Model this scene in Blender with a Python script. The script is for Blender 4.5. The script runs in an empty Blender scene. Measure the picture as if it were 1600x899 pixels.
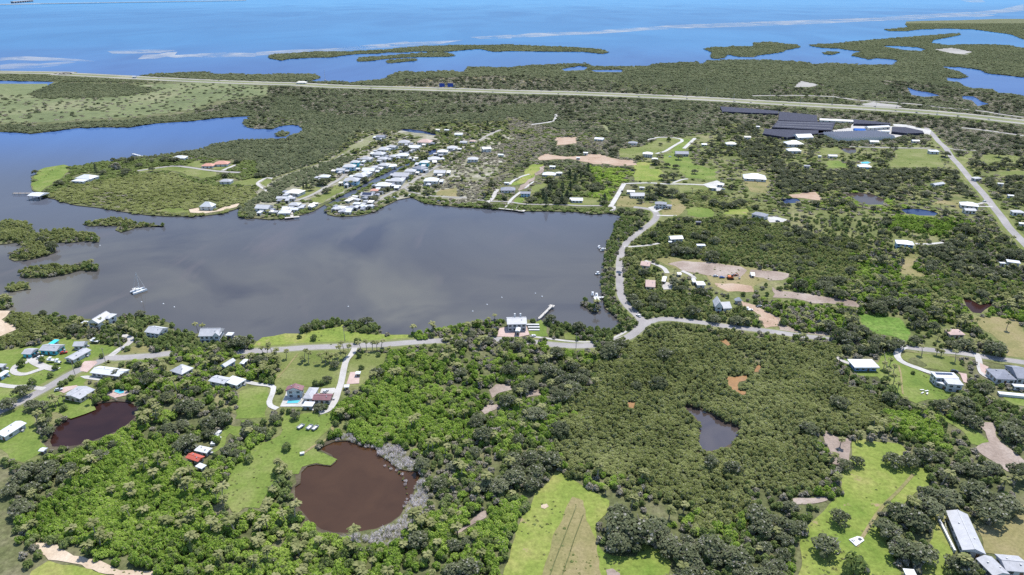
import bpy, math, random
import numpy as np
from mathutils import Vector
from mathutils.geometry import tessellate_polygon

random.seed(7)
RNG = np.random.default_rng(11)
SC = bpy.context.scene
COL = SC.collection

# ------------------------------------------------------------------ camera, sky, sun, exposure
CAM_H = 180.0                     # drone height above the land, metres
FPX = 1067.0                      # focal length in pixels of a 1600 px wide frame
CX, CY = 800.0, 449.5
PITCH = math.atan((CY + 15.0) / FPX)
cd = bpy.data.cameras.new('camera')
cd.sensor_width = 36.0
cd.lens = 36.0 * FPX / 1600.0
cd.clip_start = 1.0
cd.clip_end = 90000.0
cam = bpy.data.objects.new('camera', cd)
COL.objects.link(cam)
cam.location = (0, 0, CAM_H)
cam.rotation_euler = (math.pi / 2 - PITCH, 0, 0)
SC.camera = cam

SUN_EL = math.radians(64.0)
SUN_AZ = math.radians(28.0)       # clockwise from +Y (the way the camera looks)
w = bpy.data.worlds.new('World')
SC.world = w
w.use_nodes = True
wn = w.node_tree.nodes
wl = w.node_tree.links
wn.clear()
sky = wn.new('ShaderNodeTexSky')
sky.sky_type = 'NISHITA'
sky.sun_disc = False
sky.sun_elevation = SUN_EL
sky.sun_rotation = SUN_AZ
sky.air_density = 1.0
sky.dust_density = 0.5
sky.ozone_density = 2.0
bg = wn.new('ShaderNodeBackground')
bg.inputs['Strength'].default_value = 0.15
wo = wn.new('ShaderNodeOutputWorld')
wl.new(sky.outputs[0], bg.inputs[0])
wl.new(bg.outputs[0], wo.inputs[0])

sd = bpy.data.lights.new('sun', 'SUN')
sd.energy = 3.7
sd.angle = math.radians(0.53)
sd.color = (1.0, 0.96, 0.89)
sun = bpy.data.objects.new('sun', sd)
COL.objects.link(sun)
_sd = Vector((math.sin(SUN_AZ) * math.cos(SUN_EL), math.cos(SUN_AZ) * math.cos(SUN_EL), math.sin(SUN_EL)))
sun.rotation_euler = (-_sd).to_track_quat('-Z', 'Y').to_euler()
sun.location = (300, 300, 600)

SC.view_settings.view_transform = 'Standard'
SC.view_settings.look = 'None'
SC.view_settings.exposure = 1.0
SC.view_settings.gamma = 1.0
SC.view_settings.use_curve_mapping = False
SC.render.engine = 'CYCLES'
SC.cycles.max_bounces = 5
SC.cycles.diffuse_bounces = 2
SC.cycles.glossy_bounces = 2
SC.cycles.transmission_bounces = 2
SC.cycles.transparent_max_bounces = 6
SC.cycles.use_denoising = False

# ------------------------------------------------------------------ geometry of the view: where a place on the map lies on the ground
SP, CP = math.sin(PITCH), math.cos(PITCH)


def U(px, py, z=0.0):
    """the point at height z that the surveyed picture position stands for, as world x, y"""
    u = (px - CX) / FPX
    v = (CY - py) / FPX
    dy = CP + v * SP
    dz = -SP + v * CP
    t = (z - CAM_H) / dz
    return (u * t, dy * t)


def PX(x, y, z):
    """picture position of world points (arrays)"""
    zz = np.asarray(z, float) - CAM_H
    fw = np.asarray(y) * CP - zz * SP
    up = np.asarray(y) * SP + zz * CP
    return CX + FPX * np.asarray(x) / fw, CY - FPX * up / fw


def pts(s):
    return [tuple(float(c) for c in p.split(',')) for p in s.split()]


def Z(x0, y0, k, s):
    return [(x0 + a / k, y0 + b / k) for a, b in pts(s)]


def W(pl, z=0.0):
    return [U(x, y, z) for x, y in pl]


# ------------------------------------------------------------------ object helpers
def tag(o, label=None, cat=None, group=None, kind=None):
    if label: o['label'] = label
    if cat: o['category'] = cat
    if group: o['group'] = group
    if kind: o['kind'] = kind
    return o


def link(o, parent=None):
    COL.objects.link(o)
    if parent is not None:
        o.parent = parent
    return o


def mesh(name, V, F, mat=None, smooth=False):
    me = bpy.data.meshes.new(name)
    me.from_pydata([tuple(map(float, v)) for v in V], [], F)
    if mat is not None:
        for m in (mat if isinstance(mat, (list, tuple)) else [mat]):
            me.materials.append(m)
    if smooth:
        me.polygons.foreach_set('use_smooth', [True] * len(me.polygons))
    me.update()
    return me


def obj(name, V, F, mat, parent=None, smooth=False):
    return link(bpy.data.objects.new(name, mesh(name, V, F, mat, smooth)), parent)


def empty(name, loc, rz=0.0):
    e = bpy.data.objects.new(name, None)
    e.location = loc
    e.rotation_euler = (0, 0, rz)
    e.empty_display_size = 0.5
    return link(e)


class MB:
    """collects shapes of one part"""
    def __init__(self):
        self.V, self.F = [], []

    def add(self, V, F):
        n = len(self.V)
        self.V += [tuple(v) for v in V]
        self.F += [tuple(i + n for i in f) for f in F]
        return self

    def box(self, x0, x1, y0, y1, z0, z1):
        return self.add([(x0, y0, z0), (x1, y0, z0), (x1, y1, z0), (x0, y1, z0), (x0, y0, z1), (x1, y0, z1), (x1, y1, z1), (x0, y1, z1)],
                        [(0, 3, 2, 1), (4, 5, 6, 7), (0, 1, 5, 4), (1, 2, 6, 5), (2, 3, 7, 6), (3, 0, 4, 7)])

    def tube(self, a, b, ra, rb, n=6):
        a, b = Vector(a), Vector(b)
        d = (b - a).normalized()
        s = d.cross(Vector((0.3, 0.9, 0.2)) if abs(d.z) > 0.9 else Vector((0, 0, 1))).normalized()
        t = d.cross(s)
        V = []
        for c, r in ((a, ra), (b, rb)):
            for i in range(n):
                q = 2 * math.pi * i / n
                V.append(c + s * (r * math.cos(q)) + t * (r * math.sin(q)))
        F = [(i, (i + 1) % n, n + (i + 1) % n, n + i) for i in range(n)]
        F += [tuple(range(n - 1, -1, -1)), tuple(range(n, 2 * n))]
        return self.add(V, F)

    def build(self, name, mat, parent=None, smooth=False):
        return obj(name, self.V, self.F, mat, parent, smooth)


_UB = {}


def unit_box(mat):
    """shared one-metre box, base centre at the origin"""
    if mat.name not in _UB:
        b = MB().box(-.5, .5, -.5, .5, 0, 1)
        _UB[mat.name] = mesh('box_piece', b.V, b.F, mat)
    return _UB[mat.name]


def piece(name, mat, loc, size, parent, rz=0.0):
    o = bpy.data.objects.new(name, unit_box(mat))
    o.location = loc
    o.scale = size
    o.rotation_euler = (0, 0, rz)
    return link(o, parent)


# ------------------------------------------------------------------ materials
MATS = {}


def newmat(name):
    m = bpy.data.materials.new(name)
    m.use_nodes = True
    m.node_tree.nodes.clear()
    MATS[name] = m
    return m, m.node_tree.nodes, m.node_tree.links


def ramp(N, stops):
    r = N.new('ShaderNodeValToRGB')
    e = r.color_ramp.elements
    while len(e) < len(stops):
        e.new(0.5)
    for k, (p, c) in enumerate(stops):
        e[k].position = p
        e[k].color = (c[0], c[1], c[2], 1)
    return r


def world_noise(N, L, scale, detail=3.0, rough=0.55, stretch=None, dist=0.0):
    g = N.new('ShaderNodeNewGeometry')
    src = g.outputs['Position']
    if stretch:
        mp = N.new('ShaderNodeMapping')
        mp.inputs['Scale'].default_value = stretch
        L.new(src, mp.inputs['Vector'])
        src = mp.outputs[0]
    n = N.new('ShaderNodeTexNoise')
    n.inputs['Scale'].default_value = scale
    n.inputs['Detail'].default_value = detail
    n.inputs['Roughness'].default_value = rough
    n.inputs['Distortion'].default_value = dist
    L.new(src, n.inputs['Vector'])
    return n


def mixc(N, L, fac, a, b, mode='MIX'):
    m = N.new('ShaderNodeMix')
    m.data_type = 'RGBA'
    m.blend_type = mode
    if isinstance(fac, float): m.inputs[0].default_value = fac
    else: L.new(fac, m.inputs[0])
    for i, c in ((6, a), (7, b)):
        if isinstance(c, tuple): m.inputs[i].default_value = (c[0], c[1], c[2], 1)
        else: L.new(c, m.inputs[i])
    return m.outputs[2]


def finish(N, L, col, rough=0.9, spec=0.2, bump=None, bstr=0.3, bdist=0.2, metal=0.0):
    b = N.new('ShaderNodeBsdfPrincipled')
    if isinstance(col, tuple): b.inputs['Base Color'].default_value = (col[0], col[1], col[2], 1)
    else: L.new(col, b.inputs['Base Color'])
    b.inputs['Roughness'].default_value = rough
    b.inputs['Specular IOR Level'].default_value = spec
    b.inputs['Metallic'].default_value = metal
    if bump is not None:
        bp = N.new('ShaderNodeBump')
        bp.inputs['Strength'].default_value = bstr
        bp.inputs['Distance'].default_value = bdist
        L.new(bump, bp.inputs['Height'])
        L.new(bp.outputs[0], b.inputs['Normal'])
    o = N.new('ShaderNodeOutputMaterial')
    L.new(b.outputs[0], o.inputs[0])
    return b


def plain(name, c, rough=0.6, spec=0.3, var=0.12, scale=1.3, metal=0.0):
    """painted or built surface: colour with weathering"""
    m, N, L = newmat(name)
    n = world_noise(N, L, scale, 4.0, 0.65)
    r = ramp(N, [(0.3, tuple(x * (1 - var) for x in c)), (0.7, tuple(min(1, x * (1 + var * .6)) for x in c))])
    L.new(n.outputs[0], r.inputs[0])
    finish(N, L, r.outputs[0], rough, spec, metal=metal)
    return m


def ground_mat(name, cols, s1=0.05, s2=0.6, amt=0.45, rough=0.95, stops=(0.32, 0.5, 0.68), speck=None):
    """grass or soil: large patches with fine mottling"""
    m, N, L = newmat(name)
    n1 = world_noise(N, L, s1, 5.0, 0.6)
    n2 = world_noise(N, L, s2, 4.0, 0.7)
    r1 = ramp(N, [(stops[0], cols[0]), (stops[1], cols[1]), (stops[2], cols[2])])
    L.new(n1.outputs[0], r1.inputs[0])
    r2 = ramp(N, [(0.3, (1 - amt,) * 3), (0.7, (1 + amt * .5,) * 3)])
    L.new(n2.outputs[0], r2.inputs[0])
    c = mixc(N, L, 1.0, r1.outputs[0], r2.outputs[0], 'MULTIPLY')
    if speck:
        n3 = world_noise(N, L, speck[1], 4.0, 0.6)
        r3 = ramp(N, [(speck[2], (0, 0, 0)), (speck[2] + .06, (1, 1, 1))])
        L.new(n3.outputs[0], r3.inputs[0])
        c = mixc(N, L, r3.outputs[0], c, speck[0])
    finish(N, L, c, rough, 0.1, n2.outputs[0], 0.4, 0.3)
    return m


ground_mat('undergrowth', [(0.057, 0.067, 0.028), (0.094, 0.102, 0.043), (0.148, 0.135, 0.082)], .04, .5, .5)  # forest floor, coloured dark so gaps between plants read as shade
ground_mat('lawn', [(0.090, 0.115, 0.028), (0.123, 0.141, 0.044), (0.168, 0.168, 0.074)], .045, .8, .3, speck=((0.189, 0.156, 0.082), .09, .66))
ground_mat('bright_lawn', [(0.080, 0.123, 0.025), (0.115, 0.154, 0.034), (0.160, 0.176, 0.059)], .05, .7, .3)
ground_mat('meadow', [(.100, .150, .026), (.155, .188, .042), (.225, .212, .074)], .035, .55, .35, speck=((0.221, 0.164, 0.098), .11, .64))
ground_mat('dry_grass', [(0.127, 0.127, 0.049), (0.176, 0.156, 0.070), (0.217, 0.176, 0.098)], .05, .8, .25)
ground_mat('rough_grass', [(0.074, 0.092, 0.030), (0.119, 0.131, 0.048), (0.180, 0.168, 0.086)], .03, .35, .45)
ground_mat('marsh', [(.088, .106, .048), (.118, .136, .062), (.165, .165, .092)], .008, .10, .30, speck=((0.279, 0.238, 0.180), .014, .67))
ground_mat('bare_soil', [(.170, .132, .108), (.235, .188, .158), (.295, .250, .218)], .06, .9, .25)
ground_mat('pink_soil', [(0.238, 0.164, 0.115), (0.303, 0.221, 0.164), (0.328, 0.262, 0.205)], .06, .9, .22)
ground_mat('sand', [(0.312, 0.238, 0.164), (0.377, 0.303, 0.226), (0.426, 0.353, 0.271)], .08, .9, .18)
ground_mat('orange_mud', [(.165, .088, .036), (.220, .122, .052), (.205, .120, .062)], .08, .6, .15, rough=.45)
ground_mat('asphalt', [(.190, .178, .174), (.228, .214, .208), (.265, .250, .242)], .06, 1.4, .12)
ground_mat('highway', [(.205, .195, .182), (.238, .226, .210), (.270, .256, .238)], .01, .3, .12)
ground_mat('concrete', [(.285, .270, .252), (.330, .315, .296), (.372, .358, .338)], .12, 1.2, .12)
ground_mat('white_gravel', [(.300, .290, .272), (.350, .340, .322), (.400, .392, .372)], .12, 1.2, .15)
ground_mat('brick_paving', [(0.303, 0.221, 0.193), (0.353, 0.262, 0.234), (0.385, 0.303, 0.271)], .12, 1.2, .15)
ground_mat('verge', [(.118, .132, .062), (.150, .158, .080), (.205, .195, .125)], .01, .2, .25)
ground_mat('bank', [(0.049, 0.041, 0.029), (0.074, 0.061, 0.041), (0.098, 0.082, 0.057)], .1, .8, .3)

ground_mat('village_ground', [(.105, .115, .055), (.190, .180, .125), (.300, .285, .240)], .06, .5, .3)
ground_mat('weedy_field', [(.070, .125, .022), (.095, .160, .030), (.135, .185, .046)], .08, .5, .5)
plain('white_paint', (.450, .450, .444), .5)
plain('white_roof', (.430, .435, .440), .45, .4, .08, .5)
plain('offwhite', (0.508, 0.484, 0.435), .7)
plain('cream_wall', (0.492, 0.426, 0.344), .75)
plain('pale_blue_wall', (0.295, 0.426, 0.541), .7)
plain('blue_wall', (0.180, 0.279, 0.451), .7)
plain('aqua_wall', (0.082, 0.426, 0.492), .6)
plain('grey_wall', (0.295, 0.295, 0.303), .75)
plain('grey_roof', (0.279, 0.279, 0.295), .6, .3, .18, .6)
plain('light_grey_roof', (.315, .316, .328), .55, .35, .14, .5)
plain('dark_roof', (0.090, 0.090, 0.107), .7, .25, .25, .6)
plain('slate_roof', (0.164, 0.172, 0.205), .65, .3, .2, .6)
plain('maroon_roof', (0.156, 0.070, 0.078), .55, .3, .2, .6)
plain('salmon_roof', (0.410, 0.213, 0.164), .7, .2, .2, .6)
plain('pink_roof', (0.377, 0.271, 0.238), .7, .2, .15, .6)
plain('red_roof', (0.328, 0.070, 0.045), .6, .3, .2, .8)
plain('blue_roof', (.008, .085, .330), .7, .08, .15, .6)
plain('aqua_roof', (0.033, 0.410, 0.492), .45, .4, .15, .8)
plain('solar_panel', (0.013, 0.018, 0.045), .22, .6, .2, .5)
plain('shade_net', (.028, .029, .046), .85, .15, .35, .25)
plain('glass_dark', (0.016, 0.021, 0.028), .12, .6, .2)
plain('frame_white', (0.533, 0.533, 0.526), .5)
plain('door_paint', (0.139, 0.082, 0.049), .5)
plain('timber', (0.295, 0.254, 0.213), .8, .15, .3, 2.0)
plain('weathered_wood', (0.377, 0.353, 0.320), .8, .15, .25, 2.0)
plain('boat_white', (0.576, 0.576, 0.576), .3, .5, .05)
plain('steel', (0.344, 0.353, 0.361), .4, .5, .1, 2.0, .6)
plain('tyre', (0.012, 0.012, 0.013), .9, .2)
plain('car_white', (0.540, 0.540, 0.540), .25, .5, .03)
plain('car_dark', (0.029, 0.031, 0.037), .25, .5, .05)
plain('car_silver', (0.344, 0.353, 0.369), .25, .5, .05)
plain('car_red', (0.344, 0.029, 0.021), .25, .5, .05)
plain('car_blue', (0.033, 0.082, 0.246), .25, .5, .05)
plain('sign_blue', (0.016, 0.049, 0.262), .5)
plain('orange_paint', (0.492, 0.139, 0.041), .5)
plain('bark', (0.156, 0.135, 0.119), .95, .1, .3, 2.0)
plain('pale_bark', (0.295, 0.271, 0.246), .95, .1, .25, 2.0)
plain('palm_bark', (0.246, 0.213, 0.172), .95, .1, .25, 2.0)
plain('line_paint', (0.615, 0.590, 0.492), .7)


def leaf_mat(name, dark, mid, light, big=.03, trans=.25, dead=None):
    """leaves: a colour for each leaf spray, each plant and each patch of plants"""
    m, N, L = newmat(name)
    g = N.new('ShaderNodeNewGeometry')
    oi = N.new('ShaderNodeObjectInfo')
    a = N.new('ShaderNodeMath'); a.operation = 'MULTIPLY'; a.inputs[1].default_value = .42
    L.new(g.outputs['Random Per Island'], a.inputs[0])
    b = N.new('ShaderNodeMath'); b.operation = 'MULTIPLY_ADD'; b.inputs[1].default_value = .30
    L.new(oi.outputs['Random'], b.inputs[0]); L.new(a.outputs[0], b.inputs[2])
    n = world_noise(N, L, big, 3.0, .6)
    c = N.new('ShaderNodeMath'); c.operation = 'MULTIPLY_ADD'; c.inputs[1].default_value = .9
    L.new(n.outputs[0], c.inputs[0]); L.new(b.outputs[0], c.inputs[2])
    d = N.new('ShaderNodeMath'); d.operation = 'SUBTRACT'; d.inputs[1].default_value = .33
    L.new(c.outputs[0], d.inputs[0])
    r = ramp(N, [(.18, dark), (.48, mid), (.82, light)])
    L.new(d.outputs[0], r.inputs[0])
    col = r.outputs[0]
    if dead:
        k = N.new('ShaderNodeMath'); k.operation = 'GREATER_THAN'; k.inputs[1].default_value = 1 - dead[1]
        L.new(g.outputs['Random Per Island'], k.inputs[0])
        col = mixc(N, L, k.outputs[0], col, dead[0])
    df = N.new('ShaderNodeBsdfDiffuse')
    tr = N.new('ShaderNodeBsdfTranslucent')
    L.new(col, df.inputs[0]); L.new(col, tr.inputs[0])
    mx = N.new('ShaderNodeMixShader'); mx.inputs[0].default_value = trans
    L.new(df.outputs[0], mx.inputs[1]); L.new(tr.outputs[0], mx.inputs[2])
    o = N.new('ShaderNodeOutputMaterial')
    L.new(mx.outputs[0], o.inputs[0])
    return m


leaf_mat('mangrove_leaf', (.155, .180, .060), (.240, .264, .095), (.340, .356, .155), .012, .48, dead=((.44, .41, .34), .05))
leaf_mat('far_mangrove_leaf', (.126, .148, .084), (.172, .194, .106), (.225, .240, .136), .004, .42, dead=((.30, .27, .23), .05))
leaf_mat('vine_leaf', (.125, .200, .036), (.225, .330, .055), (.350, .435, .100), .02, .42, dead=((.30, .29, .16), .07))
leaf_mat('oak_leaf', (.074, .086, .046), (.116, .130, .070), (.176, .186, .110), .03, .38, dead=((.30, .29, .24), .07))
leaf_mat('palm_leaf', (.120, .136, .052), (.200, .208, .088), (.290, .285, .140), .03, .35)
leaf_mat('scrub_leaf', (.140, .138, .092), (.205, .194, .136), (.290, .262, .205), .02, .28, dead=((.38, .335, .30), .22))
leaf_mat('reed_leaf', (.400, .365, .360), (.520, .480, .480), (.640, .600, .600), .05, .4)
leaf_mat('pine_leaf', (.074, .092, .050), (.112, .132, .072), (.158, .174, .100), .02, .3)
leaf_mat('garden_leaf', (.105, .142, .044), (.170, .216, .070), (.255, .302, .115), .03, .42, dead=((.28, .26, .19), .05))
leaf_mat('tuft_leaf', (.095, .125, .036), (.150, .170, .056), (.230, .225, .105), .05, .3)


def water_mat(name, shallow, deep, s1, s2, gloss=.10, rough=.14, far=None, rip=.6, patches=(), bump=.08):
    """murky water: light scattered back from below under a thin mirror of the sky"""
    m, N, L = newmat(name)
    n1 = world_noise(N, L, s1, 4.0, .55, None, .6)
    r = ramp(N, [(.36, deep), (.64, shallow)])
    L.new(n1.outputs[0], r.inputs[0])
    col = r.outputs[0]
    for pc_, ps, pt, pd, st in patches:      # shoals, weed beds and silt clouds
        n4 = world_noise(N, L, ps, 4.0, .55, st, pd)
        r4 = ramp(N, [(pt, (0, 0, 0)), (pt + .16, (.85, .85, .85))])
        L.new(n4.outputs[0], r4.inputs[0])
        col = mixc(N, L, r4.outputs[0], col, pc_)
    if far:      # deeper open water further out; part of the sky reflection is in this colour
        g = N.new('ShaderNodeNewGeometry')
        sx = N.new('ShaderNodeSeparateXYZ')
        L.new(g.outputs['Position'], sx.inputs[0])
        for y0, y1, cs, cdp in far:
            n3 = world_noise(N, L, s2, 5.0, .62, (1, .45, 1), .8)
            rr = ramp(N, [(.35, cdp), (.65, cs)])
            L.new(n3.outputs[0], rr.inputs[0])
            wv = N.new('ShaderNodeMath'); wv.operation = 'MULTIPLY_ADD'
            wv.inputs[1].default_value = (y1 - y0) * .5
            L.new(n3.outputs[0], wv.inputs[0]); L.new(sx.outputs[1], wv.inputs[2])
            mr = N.new('ShaderNodeMapRange')
            mr.interpolation_type = 'SMOOTHSTEP'
            mr.inputs[1].default_value = y0 + (y1 - y0) * .25
            mr.inputs[2].default_value = y1 + (y1 - y0) * .25
            L.new(wv.outputs[0], mr.inputs[0])
            col = mixc(N, L, mr.outputs[0], col, rr.outputs[0])
    nb = world_noise(N, L, rip, 3.0, .6, (1, 1.6, 1))
    bp = N.new('ShaderNodeBump')
    bp.inputs['Strength'].default_value = bump
    bp.inputs['Distance'].default_value = .25
    L.new(nb.outputs[0], bp.inputs['Height'])
    df = N.new('ShaderNodeBsdfDiffuse')
    L.new(col, df.inputs[0])
    gl = N.new('ShaderNodeBsdfGlossy')
    gl.inputs['Roughness'].default_value = rough
    gl.inputs[0].default_value = (1, 1, 1, 1)
    L.new(bp.outputs[0], gl.inputs['Normal'])
    mx = N.new('ShaderNodeMixShader')
    mx.inputs[0].default_value = gloss
    L.new(df.outputs[0], mx.inputs[1]); L.new(gl.outputs[0], mx.inputs[2])
    o = N.new('ShaderNodeOutputMaterial')
    L.new(mx.outputs[0], o.inputs[0])
    return m


water_mat('sea_water', (.070, .066, .060), (.046, .044, .046), .0062, .0020, .055, .08, bump=.05, rip=.5,
          patches=(((.102, .096, .076), .0042, .49, 1.5, (1, .7, 1)), ((.026, .025, .033), .0060, .54, 1.0, None), ((.082, .070, .066), .011, .58, 2.0, (1, .35, 1))),
          far=[(400, 680, (.064, .072, .094), (.046, .054, .076)), (640, 1000, (.046, .092, .205), (.034, .070, .170)), (1400, 3000, (.036, .120, .245), (.028, .098, .214)),
               (4200, 12000, (.056, .168, .302), (.046, .148, .282))])
water_mat('brown_water', (.048, .0250, .0125), (.037, .0190, .0095), .05, .03, .025, .10, rip=1.2)
water_mat('dark_brown_water', (.026, .0115, .0095), (.017, .0075, .0070), .05, .03, .03, .10, rip=1.2)
water_mat('grey_water', (.052, .041, .036), (.036, .028, .027), .05, .03, .08, .08, rip=1.2)
water_mat('blue_water', (.014, .026, .070), (.009, .014, .045), .03, .03, .08, .10, rip=1.2)
water_mat('pool_water', (.070, .320, .370), (.045, .270, .340), .2, .2, .05, .08, rip=2.0)

m, N, L = newmat('sandbar')
n = world_noise(N, L, .006, 6.0, .7, (1, .6, 1), .9)
r = ramp(N, [(.38, (.02, .02, .02)), (.70, (.62, .62, .62))])
L.new(n.outputs[0], r.inputs[0])
tb = N.new('ShaderNodeBsdfTransparent')
db = N.new('ShaderNodeBsdfDiffuse'); db.inputs[0].default_value = (.36, .375, .39, 1)
mx = N.new('ShaderNodeMixShader')
L.new(r.outputs[0], mx.inputs[0]); L.new(tb.outputs[0], mx.inputs[1]); L.new(db.outputs[0], mx.inputs[2])
oo = N.new('ShaderNodeOutputMaterial'); L.new(mx.outputs[0], oo.inputs[0])
M = MATS

# ------------------------------------------------------------------ the setting: sea, land, ponds
FARZ = 4.0      # shores seen from behind hide below the tops of the trees standing on them
MAIN = []


def near(pl): MAIN.extend(W(pl, 0.0))
def farside(pl): MAIN.extend(W(pl, FARZ))


farside(pts('-900,97 -300,103 0,108 100,110 190,116 215,117 235,113 325,110 330,113 400,114 490,113 500,118 490,122 472,124 505,125 535,125 545,127 575,123 605,120 608,115 625,109 640,109 650,111 680,109 705,108 718,111 727,110 730,103 745,102 765,103 800,103 830,100 870,98 915,97 925,101 960,102 1010,101 1030,97 1090,95 1095,99 1105,93 1130,92 1200,92 1240,94 1265,96 1270,99 1285,97 1310,97 1340,99 1395,100'))
near(pts('1405,94 1370,91 1358,93 1330,87 1340,82 1350,81 1330,79 1310,76 1285,75 1267,72'))
farside(pts('1265,68 1300,67 1350,62 1400,58 1440,55 1480,52 1498,51'))
near(pts('1500,55 1480,59 1457,63'))
farside(pts('1455,66 1480,69 1520,68 1575,69 1600,74 1900,90 2300,112'))
MAIN += W(pts('2300,1500 -1200,1500'))
farside(pts('-900,500 0,484 15,481 37,481 57,484 82,485 100,489 107,491 125,489 140,489 187,486 200,484 217,487 245,489 262,495 269,502 272,512 282,509 295,512 330,510 365,517 385,519 400,523 420,520 445,515 467,511 471,502 482,497 507,494 532,493 544,497 562,496 585,497 592,502 595,512 625,514 662,511 682,507 700,505 717,502 737,499 762,494 790,493 800,494 825,490 842,494 857,495 875,497 895,500 907,502 920,506 940,508 960,509'))
near(pts('972,506 968,500 958,491 946,482 943,472 943,462 939,450 939,440 944,425 943,412 944,395 949,375 958,370 959,355 973,337 950,333 925,335 900,331 850,330 810,330 780,327 745,325 715,323 690,321 665,318 655,314 645,309 640,306 630,309 618,314 605,320 590,328 575,334 560,337 545,338 525,338 512,335 509,330 512,322 518,319 530,315 545,309 555,303 565,296 580,288 600,281 610,274 625,264 640,258'))
near(pts('640,254 620,262 602,271 590,276 575,284 560,292 545,300 530,307 515,316 505,321 500,324 490,330 470,336 455,340 440,342 420,343 400,341 385,342 375,338 372,332 375,324 365,328 345,334 320,337 290,338 260,338 230,336 200,332 175,328 150,324 120,321 95,315 85,311 68,308 60,303 55,300 50,297 48,290 50,280 48,277'))
farside(pts('48,270 60,263 75,260 95,255 120,254 160,248 190,244 220,241 250,237 300,232 330,223 340,220 365,215 385,215 415,213 435,214 448,213 452,208 466,203 472,199'))
near(pts('470,196 455,195 437,197 425,202 412,201 400,201 386,199 382,194 383,188 395,181 380,182 340,184 300,189 240,193 200,199 160,199 120,200 75,206 50,209 25,207 0,206 -900,240'))
farside(pts('-900,150 0,145 10,145 18,147 48,143 50,136 75,130'))
near(pts('85,128 0,126 -900,118'))

HOLES = {}      # name -> (outline in metres, material, label)
BROWN = Z(400, 650, 3.61, '375,175 440,145 520,140 570,160 610,175 680,182 700,225 750,255 800,300 860,310 922,312 925,345 895,400 872,470 855,490 812,560 760,600 680,635 590,655 500,660 430,655 370,640 310,600 270,550 235,510 220,450 220,400 250,380 255,320 290,283 340,273 420,283 452,258 440,236 400,215 365,195')
LPOND = pts('78,690 85,670 104,656 119,645 131,637 156,630 181,627 200,628 212,633 215,642 211,652 200,662 192,668 180,675 160,683 138,691 120,696 100,698 82,698')
GPOND = pts('1068,632 1080,635 1100,641 1115,648 1130,658 1148,664 1156,670 1155,682 1145,692 1130,700 1110,705 1095,704 1090,695 1092,678 1095,664 1087,652 1074,643')
PONDS = [
    ('brown', BROWN, 'brown_water', 'round brown pond edged with dead grey reeds'),
    ('left', LPOND, 'dark_brown_water', 'dark maroon pond beside the house with the wide grey roof'),
    ('grey', GPOND, 'grey_water', 'small grey pond deep inside the mangrove thicket'),
    ('a', pts('1320,303 1340,301 1365,304 1382,312 1380,320 1350,320 1335,311'), 'grey_water', 'dull grey pond under the dark oak wood'),
    ('b', Z(1400, 290, 8, '60,300 150,283 300,292 480,325 530,352 480,378 300,375 130,352'), 'blue_water', 'narrow dark blue pond beside the bright green scrub'),
    ('c', Z(1180, 280, 8, '330,262 400,240 520,240 570,268 500,300 370,305'), 'blue_water', 'tiny blue pond below the tan bank'),
    ('d', Z(1400, 380, 8, '840,690 950,715 1050,770 1180,745 1220,770 1110,835 1060,880 960,870 880,790'), 'dark_brown_water', 'purple brown pond among scrub by the tall palms'),
    ('e', Z(520, 190, 8, '790,118 860,100 950,92 1100,112 1250,145 1310,168 1150,185 1000,168 850,140'), 'blue_water', 'blue pond behind the canal village'),
    ('f', Z(520, 190, 8, '1180,385 1240,355 1295,350 1290,385 1230,415 1185,420'), 'blue_water', 'dark basin at the head of the village canal'),
    ('g', Z(1280, 150, 8, '262,665 330,648 460,660 462,705 400,728 330,705'), 'grey_water', 'grey pond on the lawn below the greenhouses'),
    ('h', Z(1100, 150, 8, '235,768 330,755 460,752 470,775 390,790 260,785'), 'dark_brown_water', 'dark narrow pond below the shade houses'),
]
CREEKS = [
    pts('1470,104 1500,105 1530,109 1545,115 1600,121 2200,164 2200,222 1600,150 1580,146 1560,145 1550,139 1520,138 1505,134 1500,129 1480,126 1477,121 1500,123 1512,120 1500,112 1480,107'),
    Z(1200, 0, 4, '700,286 820,289 930,296 985,309 960,320 850,313'),
    Z(1200, 0, 4, '870,545 930,566 1000,576 1080,598 980,607 890,592'),
    Z(1200, 0, 4, '1210,598 1290,603 1340,636 1385,650 1310,664 1275,628 1215,618'),
    Z(800, 0, 4, '310,432 420,412 472,420 460,438 330,444'),
    Z(800, 0, 4, '490,438 690,436 692,452 520,450'),
]
hl = [W(p, 0.0) for _, p, _, _ in PONDS] + [W(p, 0.0) for p in CREEKS]


def slab(name, loops, mat, z=0.0, skirt=None, smat=None):
    """flat sheet with holes; an optional skirt falls to the water along every edge"""
    ls = [[Vector((x, y, 0)) for x, y in lp] for lp in loops]
    tr = tessellate_polygon(ls)
    V, F = [], []
    for lp in loops:
        V += [(x, y, z) for x, y in lp]
    for t in tr:
        a, b, c = (V[i] for i in t)
        up = (b[0] - a[0]) * (c[1] - a[1]) - (b[1] - a[1]) * (c[0] - a[0])
        F.append(tuple(t) if up > 0 else (t[0], t[2], t[1]))
    mi = [0] * len(F)
    if skirt is not None:
        n0 = 0
        base = len(V)
        V += [(x, y, skirt) for x, y, _ in V[:base]]
        for lp in loops:
            k = len(lp)
            for i in range(k):
                a, b = n0 + i, n0 + (i + 1) % k
                F.append((a, b, base + b, base + a)); mi.append(1)
            n0 += k
    o = obj(name, V, F, [mat, smat] if smat else mat)
    if smat:
        o.data.polygons.foreach_set('material_index', mi)
    return o


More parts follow.
